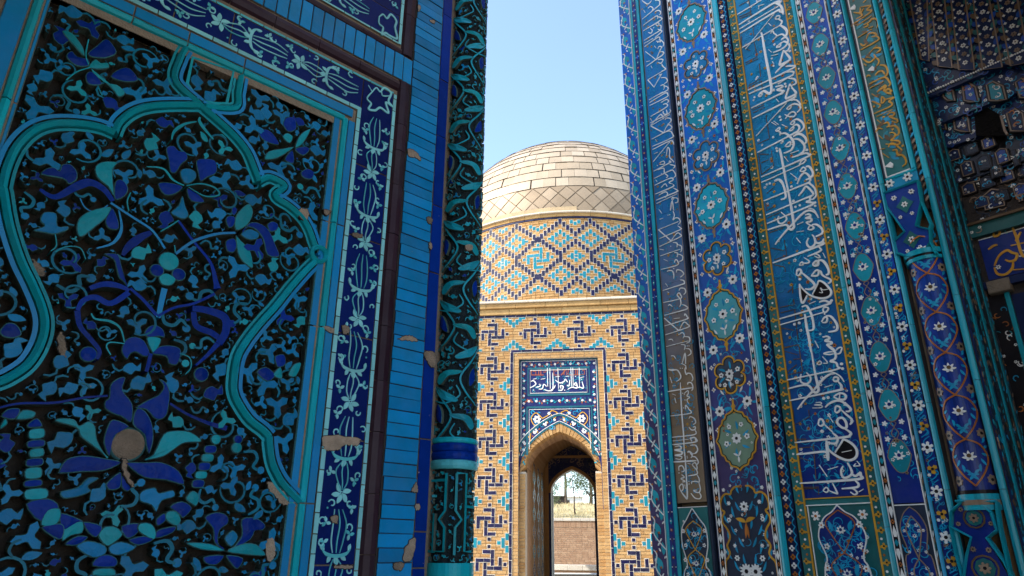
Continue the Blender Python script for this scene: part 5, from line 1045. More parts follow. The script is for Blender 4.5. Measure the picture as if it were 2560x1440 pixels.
m = M(); wbox(m, -.2, 2.3, BOT, 6.3, -.25, -.005, 'dark_joint', RB); rbo = m.build('niche_back_wall', RP)
def rb(x, y, d=0.): return RB.pix(x, y, d)
def bpanel(px, mat, d=.0, name='panel', line='m_white', lw=.007):
    p = [rb(x, y, d) for x, y in px]; m = M(); m.poly(RB, p, d - .02, d, mat, bev=.002)
    if line: m.stroke(RB, inset(p if area(p) > 0 else p[::-1], .014), lw, d, d + .003, line, closed=True)
    return m.build(name, rbo), p
def fil(parent, S, p, n, seed, d, mats=('m_white', 'm_vine', 'm_bronze', 'm_teal', 'm_orange'), s=.03):
    r = random.Random(seed); q = M(); u0, u1 = min(a for a, _ in p), max(a for a, _ in p); z0, z1 = min(b for _, b in p), max(b for _, b in p); k = 0
    for _ in range(n * 6):
        u, z = r.uniform(u0, u1), r.uniform(z0, z1)
        if not inside(p, u, z) or k >= n: continue
        k += 1
        if r.random() < .3: flower(q, S, u, z, s * .5, 6, d - .002, d + .003, 'm_white', 'm_black', .5)
        else: q.stroke(S, curl(u, z, r.uniform(0, 6), s, .7, r.choice((-1, 1)), 8), .006, d - .002, d + .002, r.choice(mats), taper=.4)
    stuff(q.build('inlay', parent))
zA0, zA1 = rb(2520, 690)[1], rb(2510, 585)[1]
m = M(); m.box(RB, .03, 2.2, zA0, zA1, -.02, .004, 'm_navy'); m.box(RB, .03, 2.2, zA1, zA1 + .006, -.02, .006, 'm_white'); pn = m.build('panel', rbo)
m = M(); Zi = Zm(RB, 2280, 420, 5.143, .006)
trace(m, Zi, """26 1050,830 1060,880 1120,860 1130,810; 28 980,1050 1050,1000 1100,990; 30 1060,1260 1120,1130 1220,1060 1290,1090 1350,1110 1330,1180 1260,1200 1200,1180; 30 1060,1280 1100,1360 1200,1370 1290,1290 1300,1200; 30 1290,760 1340,880 1400,1080 1440,1150; 28 1270,1000 1440,960; 28 1290,1310 1440,1300; 26 1400,820 1360,900 1330,940""", .002, .009, 'm_gold'); m.build('lettering', pn)
fil(pn, RB, rect(.03, 2.1, zA0, zA1), 60, 4, .004, ('m_vine', 'm_teal', 'm_white'))
m = M(); m.box(RB, 0, 2.2, zA1 + .02, zA1 + .10, -.02, .03, 'm_green'); m.box(RB, 0, 2.2, zA1 + .10, zA1 + .115, -.02, .05, 'm_brown'); bn = m.build('band', rbo); fil(bn, RB, rect(0, 2., zA1 + .03, zA1 + .09), 30, 6, .03, s=.022)
m = M(); m.box(RB, 0, 2.2, zA0 - .06, zA0 - .015, -.02, .035, 'm_deep'); m.build('band', rbo)
clay('ledge_stone', (.34, .27, .2), var=.35)
m = M(); m.box(RB, .02, .14, zA0 - .10, zA0 - .02, -.02, .05, 'ledge_stone', bev=.006); m.build('ledge', rbo)
m = M(); m.box(RB, .12, 2.2, BOT, zA0 - .12, -.02, .002, 'm_deep'); m.box(RB, .09, .115, BOT, zA0 - .1, -.02, .012, 'm_turq'); m.box(RB, .0, .085, BOT, zA0 - .11, -.02, .004, 'm_black'); lowp = m.build('panel', rbo)
fil(lowp, RB, rect(.16, 1.2, -.2, zA0 - .15), 110, 8, .002, ('m_bronze', 'm_slate', 'm_vine'), .04); fil(lowp, RB, rect(.005, .08, -.2, zA0 - .15), 60, 9, .004, s=.02)
# stalactite vault: tiers stepping forward, each a row of faceted cells
def tier(y0, y1, d, name, mat='m_deep'):
    za, zb_ = rb(2440, y1, d)[1], rb(2440, y0, d)[1]; m = M(); wbox(m, -.05, 2.2, za, zb_, -.02, d - .012, mat, RB); o = m.build(name, rbo); return o
DT = (.035, .08, .125, .17)
for y0_, y1_, dd_, mt_, nn_ in ((330, 440, DT[0], 'm_slate', 90), (258, 340, DT[1], 'm_deep', 110), (178, 270, DT[2], 'm_deep', 120), (-140, 190, DT[3], 'm_deep', 160)):
    o = tier(y0_, y1_, dd_, 'vault_tier', mt_); za, zb_ = rb(2440, y1_, dd_)[1], rb(2440, y0_, dd_)[1]; fil(o, RB, rect(-.02, 1.2, za, zb_), nn_ * 3, 200 + nn_, dd_ - .012, ('m_vine', 'm_teal', 'm_vine', 'm_lotus', 'm_slate'), .024)
fil(rbo, RB, rect(.0, 1.2, zA1 + .12, rb(2440, 440)[1]), 120, 333, -.003, ('m_slate', 'm_bronze', 'm_vine', 'm_brown'), .03)
def cell(Zc_, t, d, mat, n, seed, line='m_bronze'):
    p = Zc_(t); m = M(); p = p if area(p) > 0 else p[::-1]
    cu_ = sum(a for a, _ in p) / len(p); cz_2 = sum(b_ for _, b_ in p) / len(p)
    m.poly(RB, p, d - .03, d, 'm_black', bev=.002); q = inset(p, .012); m.stroke(RB, q, .007, d - .002, d + .004, line, closed=True); m.poly(RB, inset(p, .024), d - .01, d + .003, mat)
    o = m.build('vault_cell', rbo); fil(o, RB, inset(p, .035), n, seed, d + .003, s=.018)
Zv = Zm(RB, 2280, 180, 5.143, DT[2])
for k, t in enumerate(('165,60 215,12 250,100 300,330 190,320 160,140', '350,140 440,75 540,175 575,370 440,385 380,330', '620,170 720,100 840,180 885,385 740,405 650,380', '930,170 1050,100 1195,165 1240,355 1095,390 970,380', '1300,140 1420,60 1540,150 1580,345 1365,345')): cell(Zv, t, DT[2], 'm_lotus' if k % 2 == 0 else 'm_teal', 7, 50 + k)
Zv = Zm(RB, 2280, 180, 5.143, DT[1])
for k, t in enumerate(('250,470 340,430 430,540 465,745 330,740 270,680', '500,550 620,470 740,560 770,775 620,785 530,750', '1190,540 1330,450 1450,520 1480,770 1250,775')): cell(Zv, t, DT[1], 'm_deep', 8, 60 + k)
m = M(); Zn = Zm(RB, 2280, 180, 5.143, DT[1] + .02); m.poly(RB, Zn('780,540 945,430 1130,540 1175,760 1180,800 805,800'), DT[1] - .02, DT[1] - .006, 'm_black'); Zn0 = Zm(RB, 2280, 180, 5.143, DT[0]); m.poly(RB, Zn0('790,760 1190,760 1200,1030 830,1000'), DT[0] - .02, DT[0] - .006, 'm_black'); m.stroke(RB, Zn('1130,545 1180,740 1215,790'), .012, DT[1] - .02, DT[1] + .004, 'm_bronze'); m.build('vault_opening', rbo)  # flat black plates stand in for the shade inside an opening
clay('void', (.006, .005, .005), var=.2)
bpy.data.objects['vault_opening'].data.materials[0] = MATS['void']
Zv = Zm(RB, 2280, 180, 5.143, DT[0])
for k, t in enumerate(('450,1010 545,1000 600,1210 490,1220', '330,920 510,835 600,960 450,980', '980,1170 1110,1060 1190,1330 1020,1385', '1250,1000 1340,990 1400,1190 1310,1225')): cell(Zv, t, DT[0], 'm_slate', 4, 70 + k, 'm_slate')
Zv = Zm(RB, 2280, 420, 5.143, .006)
for k, t in enumerate(('890,360 1020,250 1180,275 1215,490 930,560', '690,215 890,170 860,20 700,100', '1300,240 1410,220 1450,420 1360,450')): cell(Zv, t, .006, 'm_deep', 6, 80 + k, 'm_bronze')
for y0_, y1_, dd_, off_, wd_ in ((348, 386, DT[0], .0, .098), (390, 436, DT[0], .05, .098), (446, 484, .004, .02, .105), (490, 528, .004, .07, .105)):
    za, zb_ = rb(2440, y1_, dd_)[1], rb(2440, y0_, dd_)[1]; u = off_ - .02; k = 0
    while u < .95:
        p = [(u + .008, za + .008), (u + wd_ * .5, za), (u + wd_ - .008, za + .008), (u + wd_ - .008, zb_ - .025), (u + wd_ * .5, zb_ - .002), (u + .008, zb_ - .025)]
        if not (dd_ == DT[0] and .25 < u < .42):
            m = M(); m.poly(RB, p, dd_ - .03, dd_ + .006, 'm_black', bev=.003); m.stroke(RB, inset(p, .012), .005, dd_, dd_ + .010, 'm_slate' if k % 2 else 'm_bronze', closed=True); m.poly(RB, inset(p, .020), dd_, dd_ + .008, ('m_deep', 'm_slate', 'm_lotus')[k % 3]); o = m.build('vault_cell', rbo); fil(o, RB, inset(p, .024), 4, 400 + k + int(y0_), dd_ + .009, ('m_bronze', 'm_vine', 'm_slate'), .014)
        u += wd_; k += 1
Zr = Zm(RB, 2300, 0, 5.54, DT[3])
for k, (a, b_, c, d_) in enumerate((('-150,-60', '100,-60', '130,850', '20,825'), ('150,-60', '335,-60', '450,943', '252,920'), ('425,-60', '625,-60', '758,972', '540,970'), ('730,-60', '950,-60', '1142,935', '872,970'), ('1062,-60', '1340,-60', '1520,860', '1257,918'))):
    p = Zr(' '.join((a, b_, c, d_))); p = p if area(p) > 0 else p[::-1]; m = M(); m.poly(RB, p, DT[3] - .02, DT[3], 'm_deep'); m.stroke(RB, p, .008, DT[3], DT[3] + .006, 'm_bronze', closed=True); o = m.build('vault_rib', rbo)
    q = M(); ax = Zr(a + ' ' + b_); cxd = Zr(d_ + ' ' + c)
    for j in range(9):
        t = (j + .5) / 9; u = (ax[0][0] + ax[1][0]) / 2 * t + (cxd[0][0] + cxd[1][0]) / 2 * (1 - t); z = ax[0][1] * t + cxd[0][1] * (1 - t); hw_ = (cxd[1][0] - cxd[0][0]) / 2
        flower(q, RB, u, z, .017, 6, DT[3], DT[3] + .006, 'm_bronze' if j % 2 else 'm_white', 'm_brown', .6)
        for s in (-1, 1): q.poly(RB, leafp(u + s * .03, z - .02, pi / 2 - s * .7, .06, .019), DT[3], DT[3] + .003, ('m_brown', 'm_green', 'm_lotus')[j % 3]); flower(q, RB, u + s * hw_ * .62, z + .04, .009, 4, DT[3], DT[3] + .004, 'm_white', None, .5)
    q.build('flower_row', o)
m = M(); 
for k in range(40):
    u, z = rb(2300 + k * 7, 179, DT[3]); m.disc(RB, u, rb(2440, 179, DT[3])[1], .006, DT[3] - .01, DT[3] + .004, 'm_white', 6)
for row, (yy, dd) in enumerate(((186, DT[2]), (264, DT[1]))):
    for k in range(44): m.disc(RB, .02 + k * .03 + (k % 2) * .008, rb(2440, yy + 4 * (k % 3), dd)[1], .006, dd - .02, dd + .002, 'm_white', 6)
stuff(m.build('dot', rbo))
# ------------------------------------------------------------------ MIDDLE: domed brick mausoleum
clay('buff', (.44, .275, .118), var=.26, ns=10, col2=(.35, .19, .070))
clay('buff_dark', (.44, .27, .12), var=.2, ns=18, col2=(.34, .18, .07))
clay('course_mortar', (.46, .34, .20), var=.2, ns=10)
clay('pale_mortar', (.60, .53, .42), var=.12, ns=20)
clay('cornice_clay', (.42, .27, .11), var=.28, ns=5, col2=(.36, .21, .08))
clay('tin', (.43, .345, .245), var=.24, ns=1.6, rough=.5, bump=.12, col2=(.33, .255, .17), metal=.12)
clay('tin_dark', (.34, .26, .175), var=.26, ns=1.6, rough=.5, bump=.12, col2=(.26, .19, .12), metal=.12)
clay('seam', (.24, .18, .12), var=.3)
clay('dark_reveal', (.40, .25, .14), var=.35, ns=10)
glaze('b_navy', (.007, .007, .044), var=.5, chip=.0, rough=.35, ns=5)
glaze('b_turq', (.004, .18, .24), var=.35, rough=.35, ns=5, hue=.02)
glaze('t_navy', (.012, .020, .10), var=.35); glaze('t_white', (.78, .77, .72), var=.1, hue=0); glaze('t_red', (.34, .085, .03), var=.3); glaze('t_teal', (.015, .12, .16), var=.35)
MP = thing('domed_mausoleum', 'sunlit buff brick mausoleum with blue glazed brick patterns, pointed doorway and pale dome', 'mausoleum', FW.P(0, -CZ, 0))
UF = .03
def arch_pts(w, zs, h, n=14, uc_=UF):
    """pointed arch from left spring over the apex to right spring"""
    half = [(-w, zs), (-w * .97, zs + h * .22), (-w * .87, zs + h * .42), (-w * .68, zs + h * .63), (-w * .42, zs + h * .81), (-w * .18, zs + h * .93), (0, zs + h)]
    left = cr(half, 4); return [(uc_ + u, z) for u, z in left] + [(uc_ - u, z) for u, z in left[::-1][1:]]
WI, ZS, HI = .905, 2.05, .90                 # doorway half width, spring, rise
OUT = arch_pts(1.0 + .06, 1.90, 1.29)        # outer curve of the brick ring
w = M()
for u0, u1, z0, z1, d1 in ((-4.8, -1.215, BOT, 6.12, -.02), (1.275, 4.8, BOT, 6.12, -.02), (-1.215, 1.275, 5.12, 6.12, -.02)): wbox(w, u0, u1, z0, z1, -.5, d1, 'course_mortar', FW)
wbox(w, -4.8, 4.8, 6.12, 6.55, -.5, -.02, 'pale_mortar', FW)
wbox(w, -4.8, -1.25, BOT, 6.55, -6.1, -.5, 'buff', FW); wbox(w, 1.31, 4.8, BOT, 6.55, -6.1, -.5, 'buff', FW); wbox(w, -1.25, 1.31, 4.2, 6.55, -6.1, -.5, 'buff', FW)
wbox(w, -4.8, 4.8, 4.6, 6.55, -9.0, -6.1, 'buff', FW)
wall_m = w.build('wall', MP)
# brick courses (behind the glazed bricks), one joined part per field
def courses(S, u0, u1, z0, z1, d, parent, pitch=.078, ln=.26, seed=0, mat='buff', gap=.013, name='brick_course', skip=None):
    r = random.Random(seed); m = M(); z = z0; k = 0
    while z < z1 - .02:
        u = u0 - (ln / 2 if k % 2 else 0) + r.uniform(-.03, .03); zz2 = min(z + pitch - gap, z1)
        while u < u1:
            l = ln * r.choice((1, 1, 1, .5)); a, c = max(u, u0), min(u + l - gap, u1)
            if c - a > .02 and not (skip and skip((a + c) / 2, z)): m.poly(S, rect(a, c, z + r.uniform(-.002, .002), zz2), d - .03, d + r.uniform(-.003, .003), mat)
            u += l
        z += pitch; k += 1
    return stuff(m.build(name, parent))
fl = -2.62; frt = 2.55
courses(FW, fl, -1.25, BOT + 1.0, 5.12, 0, wall_m, seed=1); courses(FW, 1.31, frt, BOT + 1.0, 5.12, 0, wall_m, seed=2); courses(FW, fl, frt, 5.16, 6.10, 0, wall_m, seed=3)
courses(FW, -4.78, fl - .02, BOT + .2, 6.10, 0, wall_m, seed=5); courses(FW, frt + .02, 4.78, BOT + .2, 6.10, 0, wall_m, seed=6)
mort = M()
def gbrick(S, u0, u1, z0, z1, mat, parent, name='glazed_brick', d=.010, acc=None, mo=.014):
    mort.poly(S, rect(u0 - mo, u1 + mo, z0 - mo, z1 + mo), -.02, .0045, 'pale_mortar') if acc is None else acc[1].poly(S, rect(u0 - mo, u1 + mo, z0 - mo, z1 + mo), -.02, .0045, 'pale_mortar')
    j = lambda: rng.uniform(-.004, .004); p = [(u0 + j(), z0 + j()), (u1 + j(), z0 + j()), (u1 + j(), z1 + j()), (u0 + j(), z1 + j())]
    if acc is None: m = M(); m.poly(S, p, -.02, d + rng.uniform(-.002, .003), mat, bev=.003); m.build(name, parent)
    else: acc[0].poly(S, p, -.02, d, mat)
gf = M(); gf.box(FW, -.02, .02, 5.6, 5.62, -.06, -.04, 'pale_mortar'); field = gf.build('glazed_brick_pattern', MP)
MO = .100
def swirl(S, u, z, mo, mat, parent, acc=None, flip=1):
    R_ = [(.55, 1.25, .0, 1.55), (.55, 1.25, 1.65, 3.2), (-1.5, .45, 2.5, 3.2)]; seg = [(.48, 1.32, -.35, 1.2), (.48, 1.32, 1.3, 3.3), (-1.55, .40, 2.46, 3.3)]
    for k in range(4):
        c, s = (1, 0, -1, 0)[k], (0, 1, 0, -1)[k]
        for a, b_, e, f_ in seg:
            P_ = [(a * c - e * s, a * s + e * c), (b_ * c - f_ * s, b_ * s + f_ * c)]
            x0, x1 = sorted((P_[0][0] * flip, P_[1][0] * flip)); y0, y1 = sorted((P_[0][1], P_[1][1])); gbrick(S, u + x0 * mo, u + x1 * mo, z + y0 * mo, z + y1 * mo, mat, parent, acc=acc)
        dx, dy = ((0, 4.1), (4.1, 0), (0, -4.1), (-4.1, 0))[k]; gbrick(S, u + (dx - .40) * mo, u + (dx + .40) * mo, z + (dy - .40) * mo, z + (dy + .40) * mo, mat, parent, acc=acc)
bar = lambda S, u, z, w_, h_, mat, parent, acc=None: gbrick(S, u - w_ / 2, u + w_ / 2, z - h_ / 2, z + h_ / 2, mat, parent, acc=acc)
def half_diamond(u, z, s):                   # at the edge of a column of the facade
    for dx, dz_, h in ((.45, 1.45, 1.6), (.45, -1.45, 1.6), (1.45, 0, 2.3)): bar(FW, u + s * dx * MO, z + dz_ * MO, MO * .84, h * MO, 'b_turq', field)
    bar(FW, u + s * 2.5 * MO, z, MO * .84, MO * .84, 'b_turq', field)
def chevron(u, z, s):
    for dx, dz_, h in ((0, 1.9, 1.5), (-.95, 1.15, 1.5), (.95, 1.15, 1.5), (-1.9, .45, 1.3), (1.9, .45, 1.3)): bar(FW, u + dx * MO, z + s * dz_ * MO, MO * .84, h * MO, 'b_turq', field)
    for dx in (-2.8, 2.8): bar(FW, u + dx * MO, z + s * .1 * MO, MO * .84, MO * .6, 'b_turq', field)
zsw = [4.66 - .993 * k for k in range(6)]
for uc_, e in ((1.80, 1), (-1.775, -1)):
    for z in zsw: swirl(FW, uc_, z, MO, 'b_navy', field)
    for z in [q - .4965 for q in zsw]:
        half_diamond(uc_ - .50, z, 1); half_diamond(uc_ + .50, z, -1)
for u in (-1.775, -.59, .62, 1.80): swirl(FW, u, 5.635, MO * .98, 'b_navy', field)
for u in (-1.19, .015, 1.21, -2.4, 2.4): chevron(u, 6.09, -1); chevron(u, 5.18, 1)
def border(p0, p1, wd, parent=field):
    L_ = hypot(p1[0] - p0[0], p1[1] - p0[1]); n = max(1, round(L_ / .29)); hz = abs(p1[0] - p0[0]) > abs(p1[1] - p0[1])
    for i in range(n):
        a, c = i / n, (i + 1) / n
        u0, u1 = p0[0] + (p1[0] - p0[0]) * a, p0[0] + (p1[0] - p0[0]) * c; z0, z1 = p0[1] + (p1[1] - p0[1]) * a, p0[1] + (p1[1] - p0[1]) * c
        if hz: gbrick(FW, min(u0, u1) + .006, max(u0, u1) - .006, z0 - wd / 2, z0 + wd / 2, 'b_navy', parent, 'border_brick')
        else: gbrick(FW, u0 - wd / 2, u0 + wd / 2, min(z0, z1) + .006, max(z0, z1) - .006, 'b_navy', parent, 'border_brick')
border((fl, 6.155), (frt - .1, 6.155), .065); border((2.43, -.8), (2.43, 6.1), .065); border((-1.235, -.8), (-1.235, 5.10), .07); border((1.285, -.8), (1.285, 5.10), .07); border((-1.26, 5.135), (1.31, 5.135), .065)
mo_o = stuff(mort.build('mortar_joint', field))
# cornice
for a, c, d, mt in ((6.19, 6.36, .06, 'cornice_clay'), (6.36, 6.50, .12, 'cornice_clay'), (6.50, 6.57, .17, 'pale_mortar')):
    u = -4.8
    while u < 4.8:
        nu = min(4.8, u + rng.uniform(.5, .9)); m = M(); m.box(FW, u + .003, nu - .003, a, c - .004, -.05, d + rng.uniform(-.004, .004), mt, bev=.012); m.build('cornice_block', wall_m); u = nu
# doorway: brick frame, mosaic panel, ring of voussoirs
dw = M(); zt = 5.09
for s, u0, u1 in ((-1, -1.20, -1.045), (1, 1.105, 1.25)): dw.box(FW, u0, u1, BOT, zt, -.4, -.030, 'pale_mortar')
dw.box(FW, -1.045, 1.105, 4.92, zt, -.4, -.030, 'pale_mortar'); door = dw.build('doorway', MP)
for s, u0, u1 in ((-1, -1.20, -1.045), (1, 1.105, 1.25)):
    z = -.8
    while z < zt - .16:
        m = M(); m.box(FW, u0, u1, z, z + .070, -.25, -.012 + rng.uniform(-.004, .004), 'buff', bev=.004); m.build('brick', door); z += .079
courses(FW, -1.20, 1.25, 4.925, zt, -.012, door, pitch=.079, seed=12)
pd = -.13
ring_i = arch_pts(WI, ZS, HI); pan = rect(-1.045, 1.105, 1.0, 4.92)
panel_poly = [(-1.045, 4.92), (-1.045, 1.0), (OUT[0][0], 1.0)] + OUT + [(OUT[-1][0], 1.0), (1.105, 1.0), (1.105, 4.92)]
m = M(); m.poly(FW, panel_poly, -.4, pd, 't_navy'); mp = m.build('mosaic_panel', door)
def tline(pts, wd, mat, d=pd + .004, closed=False, name='line_tile', par=None):
    m = M(); m.stroke(FW, pts, wd, pd - .01, d, mat, closed=closed); return m.build(name, par or mp)
tline([(-1.02, 2.3), (-1.02, 4.895), (1.08, 4.895), (1.08, 2.3)], .030, 't_teal'); tline([(-.99, 2.45), (-.99, 4.865), (1.05, 4.865), (1.05, 2.45)], .012, 't_white', pd + .006)
OUTT = [q for q in OUT if q[1] > 2.25]; tline(OUTT, .045, 't_teal', pd + .005); tline(off(OUTT, .035), .012, 't_white', pd + .007)
tline(rect(-.80, .86, 3.93, 4.66), .06, 't_teal', pd + .012, True); tline(rect(-.74, .79, 3.98, 4.61), .012, 't_white', pd + .015, True)
m = M(); m.poly(FW, rect(-.73, .78, 3.99, 4.60), pd - .01, pd + .004, 't_navy'); ip = m.build('inscription_tile', door)
spl = [(u, z) for u, z in off(OUT, .20) if z > 2.5]
tline([(-.83, 2.35), (-.83, 3.60), (.89, 3.60), (.89, 2.35)], .06, 't_teal', pd + .012); tline([(-.77, 2.5), (-.77, 3.54), (.83, 3.54), (.83, 2.5)], .012, 't_white', pd + .015); tline(spl, .05, 't_teal', pd + .012); tline(off(spl, .04), .012, 't_white', pd + .015)
m = M(); k = 0                               # small white flowers round the panel
def fl6(u, z, r_=.036): 
    q = M(); flower(q, FW, u, z, r_, 6, pd - .005, pd + .012, 't_white', 't_navy', .62); q.build('flower', mp)
for i in range(10): fl6(-.91 + i * .212, 4.77); 
for i in range(9): fl6(-.78 + i * .205, 3.765)
for i in range(11):
    for u in (-.915, .975): fl6(u, 4.53 - i * .205)
mid = off(OUT, .11)
for i in range(6, len(mid) - 6, 4): fl6(*mid[i])
for u, z, r_ in ((-.36, 3.19, .075), (.42, 3.19, .075), (-.62, 2.98, .075), (.68, 2.96, .075), (-.56, 3.28, .11), (.62, 3.28, .11), (-.24, 3.43, .045), (.30, 3.43, .045)): fl6(u, z, r_)
m = M(); r = random.Random(4)
for s in (-1, 1):
    for q in (((.05, 3.45), (.2, 3.5), (.3, 3.38), (.45, 3.3)), ((.45, 3.3), (.62, 3.45), (.75, 3.3), (.65, 3.12), (.48, 3.2)), ((.65, 3.1), (.75, 2.95), (.78, 2.7)), ((.05, 3.45), (.12, 3.3), (.22, 3.4))): m.stroke(FW, cr([(.03 + s * u, z) for u, z in q], 6), .022, pd, pd + .008, 'm_gold')
    for k in range(14): m.stroke(FW, curl(.03 + s * r.uniform(.1, .75), r.uniform(3.05, 3.5), r.uniform(0, 6), .06, .8, s, 8), .012, pd, pd + .006, 'm_vine')
m.build('arabesque', mp)
m = M()
for k in range(46):
    t = k / 46; m.poly(FW, leafp(-.85 + t * 1.75, 4.77 + .02 * (-1) ** k, r.uniform(0, 6), .07, .02), pd, pd + .007, r.choice(('t_red', 'm_teal', 't_teal'))); m.poly(FW, leafp(-.85 + t * 1.75, 3.765 + .02 * (-1) ** k, r.uniform(0, 6), .07, .02), pd, pd + .007, r.choice(('t_red', 'm_teal', 't_teal')))
    for u in (-.915, .975): m.poly(FW, leafp(u, 4.6 - t * 2.5, r.uniform(0, 6), .07, .02), pd, pd + .007, r.choice(('t_red', 'm_teal', 't_teal')))
    q = mid[6 + int(t * (len(mid) - 12))]; m.poly(FW, leafp(q[0], q[1], r.uniform(0, 6), .06, .018), pd, pd + .007, r.choice(('t_red', 'm_gold', 't_teal')))
stuff(m.build('leaf', mp))
ZI = Zm(FW, 1280, 860, 5.5385, pd)
m = M(); trace(m, ZI, """13 490,335 495,590; 13 525,335 530,620; 12 565,400 567,615 530,655; 13 635,335 645,620; 13 815,330 825,590; 13 842,330 848,600; 13 930,330 935,600; 13 250,610 330,560 300,510 262,520; 12 330,600 380,590 400,560; 13 370,625 420,620 440,560 480,590; 14 440,630 520,650 580,610 600,570; 14 640,640 690,640 710,590 670,580 680,620; 14 600,500 660,540 720,520 740,490 770,530; 12 760,570 790,580 800,500; 14 770,630 830,600 900,610 890,540 860,560 900,580; 13 900,610 940,600 990,610 970,520; 10 290,490 340,480; 10 400,490 460,480; 10 600,455 660,450; 10 940,470 1000,455; .14 380,560; .14 300,640; .14 700,545; .14 730,640; .14 880,450; .14 960,490; 10 740,450 790,450""", pd, pd + .016, 't_white', 1.0); m.build('lettering', ip)
m = M(); trace(m, ZI, """l11 270,345 270,430 440,430; l9 290,380 330,380 330,430; l9 370,345 370,430; l9 400,345 400,430; l9 430,390 470,390 470,345; l9 580,345 580,430 660,430; l9 600,380 660,345; l11 680,430 760,345 760,430; l9 720,345 720,430; l9 780,345 780,430 960,425; l9 880,340 880,425; l9 905,340 905,425; l9 970,370 1005,370 1005,420 970,420""", pd, pd + .010, 't_red', 1.2); m.build('kufic_lettering', ip)
m = M()
for k in range(40): m.stroke(FW, curl(r.uniform(-.68, .72), r.uniform(4.03, 4.55), r.uniform(0, 6), .05, .8, 1, 8), .010, pd, pd + .007, 'm_teal')
stuff(m.build('tendril', ip))
# voussoir ring
nv = 30
def lerp_path(p, t):
    ls = [0]
    for a, c in zip(p, p[1:]): ls.append(ls[-1] + hypot(c[0] - a[0], c[1] - a[1]))
    x = t * ls[-1]
    for i in range(len(p) - 1):
        if ls[i + 1] >= x: k = (x - ls[i]) / ((ls[i + 1] - ls[i]) or 1); return (p[i][0] + (p[i + 1][0] - p[i][0]) * k, p[i][1] + (p[i + 1][1] - p[i][1]) * k)
    return p[-1]
for i in range(nv):
    a, c = (i + .05) / nv, (i + .95) / nv; q = [lerp_path(OUT, a), lerp_path(OUT, c), lerp_path(ring_i, c), lerp_path(ring_i, a)]
    m = M(); m.poly(FW, q, -.6, pd - .010 + rng.uniform(-.006, .006), 'buff', bev=.006); m.build('voussoir', door)
for s in (-1, 1):
    u0, u1 = (OUT[0][0], UF - WI) if s < 0 else (UF + WI, OUT[-1][0])
    m = M(); m.box(FW, u0 - (.10 if s < 0 else 0), u1 + (0 if s < 0 else .10), BOT, 1.93, -.6, pd - .03, 'pale_mortar'); jb = m.build('jamb', door)
    z = -.8; k = 0
    while z < 1.85:
        m = M(); m.box(FW, min(u0, u1) + .004 - (.09 if s < 0 else 0), max(u0, u1) - .002 + (.09 if s > 0 else 0), z, z + .07, -.55, pd - .008 + rng.uniform(-.005, .005), 'buff', bev=.004); m.build('brick', jb); z += .079
# vestibule: barrel vault, side walls with shaded patterns, back wall with second arch
def tube(profile, d0, d1, mat, mm):
    for (a, b_), (c, d_) in zip(profile, profile[1:]): mm.quad([FW.P(a, b_, d0), FW.P(a, b_, d1), FW.P(c, d_, d1), FW.P(c, d_, d0)], mat)
prof = [(UF - WI, BOT)] + arch_pts(WI, ZS, HI) + [(UF + WI, BOT)]
m = M(); tube(prof, -.55, -1.5, 'dark_reveal', m); vr = m.build('vestibule_reveal', MP)
VD = -5.6; prof2 = [(UF - WI - .03, BOT)] + arch_pts(WI + .03, ZS + .25, HI + .15) + [(UF + WI + .03, BOT)]
m = M(); tube(prof2, -1.5, VD, 'buff_dark', m); vst = m.build('vestibule', MP)
m = M(); 
for (a, b_), (c, d_), (e, f_), (g_, h_) in zip(prof, prof[1:], prof2, prof2[1:]): m.quad([FW.P(a, b_, -1.5), FW.P(c, d_, -1.5), FW.P(g_, h_, -1.5), FW.P(e, f_, -1.5)], 'buff_dark')
m.build('arris', vst)
pv = FW.P(UF - WI - .03, -CZ, -1.5); VL = Wall(82, o=Vector((pv.x, pv.y, 0)))
acc = [M(), M()]
for k in range(8):
    for j, uu in enumerate((1.0, 2.2, 3.4)):
        z = -1.0 + k * .5; col = 'b_navy' if k % 2 else 'b_turq'
        for dx, dz_, h in ((0, .18, .13), (0, -.18, .13), (.14, .10, .13), (-.14, .10, .13), (.14, -.10, .13), (-.14, -.10, .13), (.28, 0, .16), (-.28, 0, .16)): bar(VL, uu + dx, z + dz_, .11, h, col, vst, acc)
stuff(acc[0].build('glazed_brick', vst)); stuff(acc[1].build('mortar_joint', vst))
oi = FW.pix(1378, 1300, VD); oj = FW.pix(1487, 1300, VD); ap = FW.pix(1431, 1173, VD); spz = FW.pix(1430, 1232, VD)[1]
ub0, ub1 = oi[0], oj[0]; uc5 = (ub0 + ub1) / 2; wb = (ub1 - ub0) / 2
BA = arch_pts(wb, spz, ap[1] - spz, uc_=uc5)
m = M(); L0, L1 = UF - WI - .03, UF + WI + .6
m.poly(FW, [(L0, 4.0), (L0, BOT), (ub0, BOT)] + BA + [(ub1, BOT), (L1, BOT), (L1, 4.0)], VD - .5, VD, 't_navy', 'pale_mortar'); bw = m.build('back_wall', vst)
m = M(); zo = FW.pix(1430, 1142, VD)[1]; m.box(FW, L0, L1, zo - .04, zo + .04, VD - .02, VD + .03, 'buff_dark'); m.box(FW, L0, L0 + .16, BOT, zo - .04, VD - .02, VD + .03, 'buff_dark'); m.build('border', bw)
m = M(); m.stroke(FW, off(BA, .05), .10, VD - .02, VD + .02, 'buff_dark'); m.build('arch_ring', bw)
m = M()
BAX = off(BA, .14)
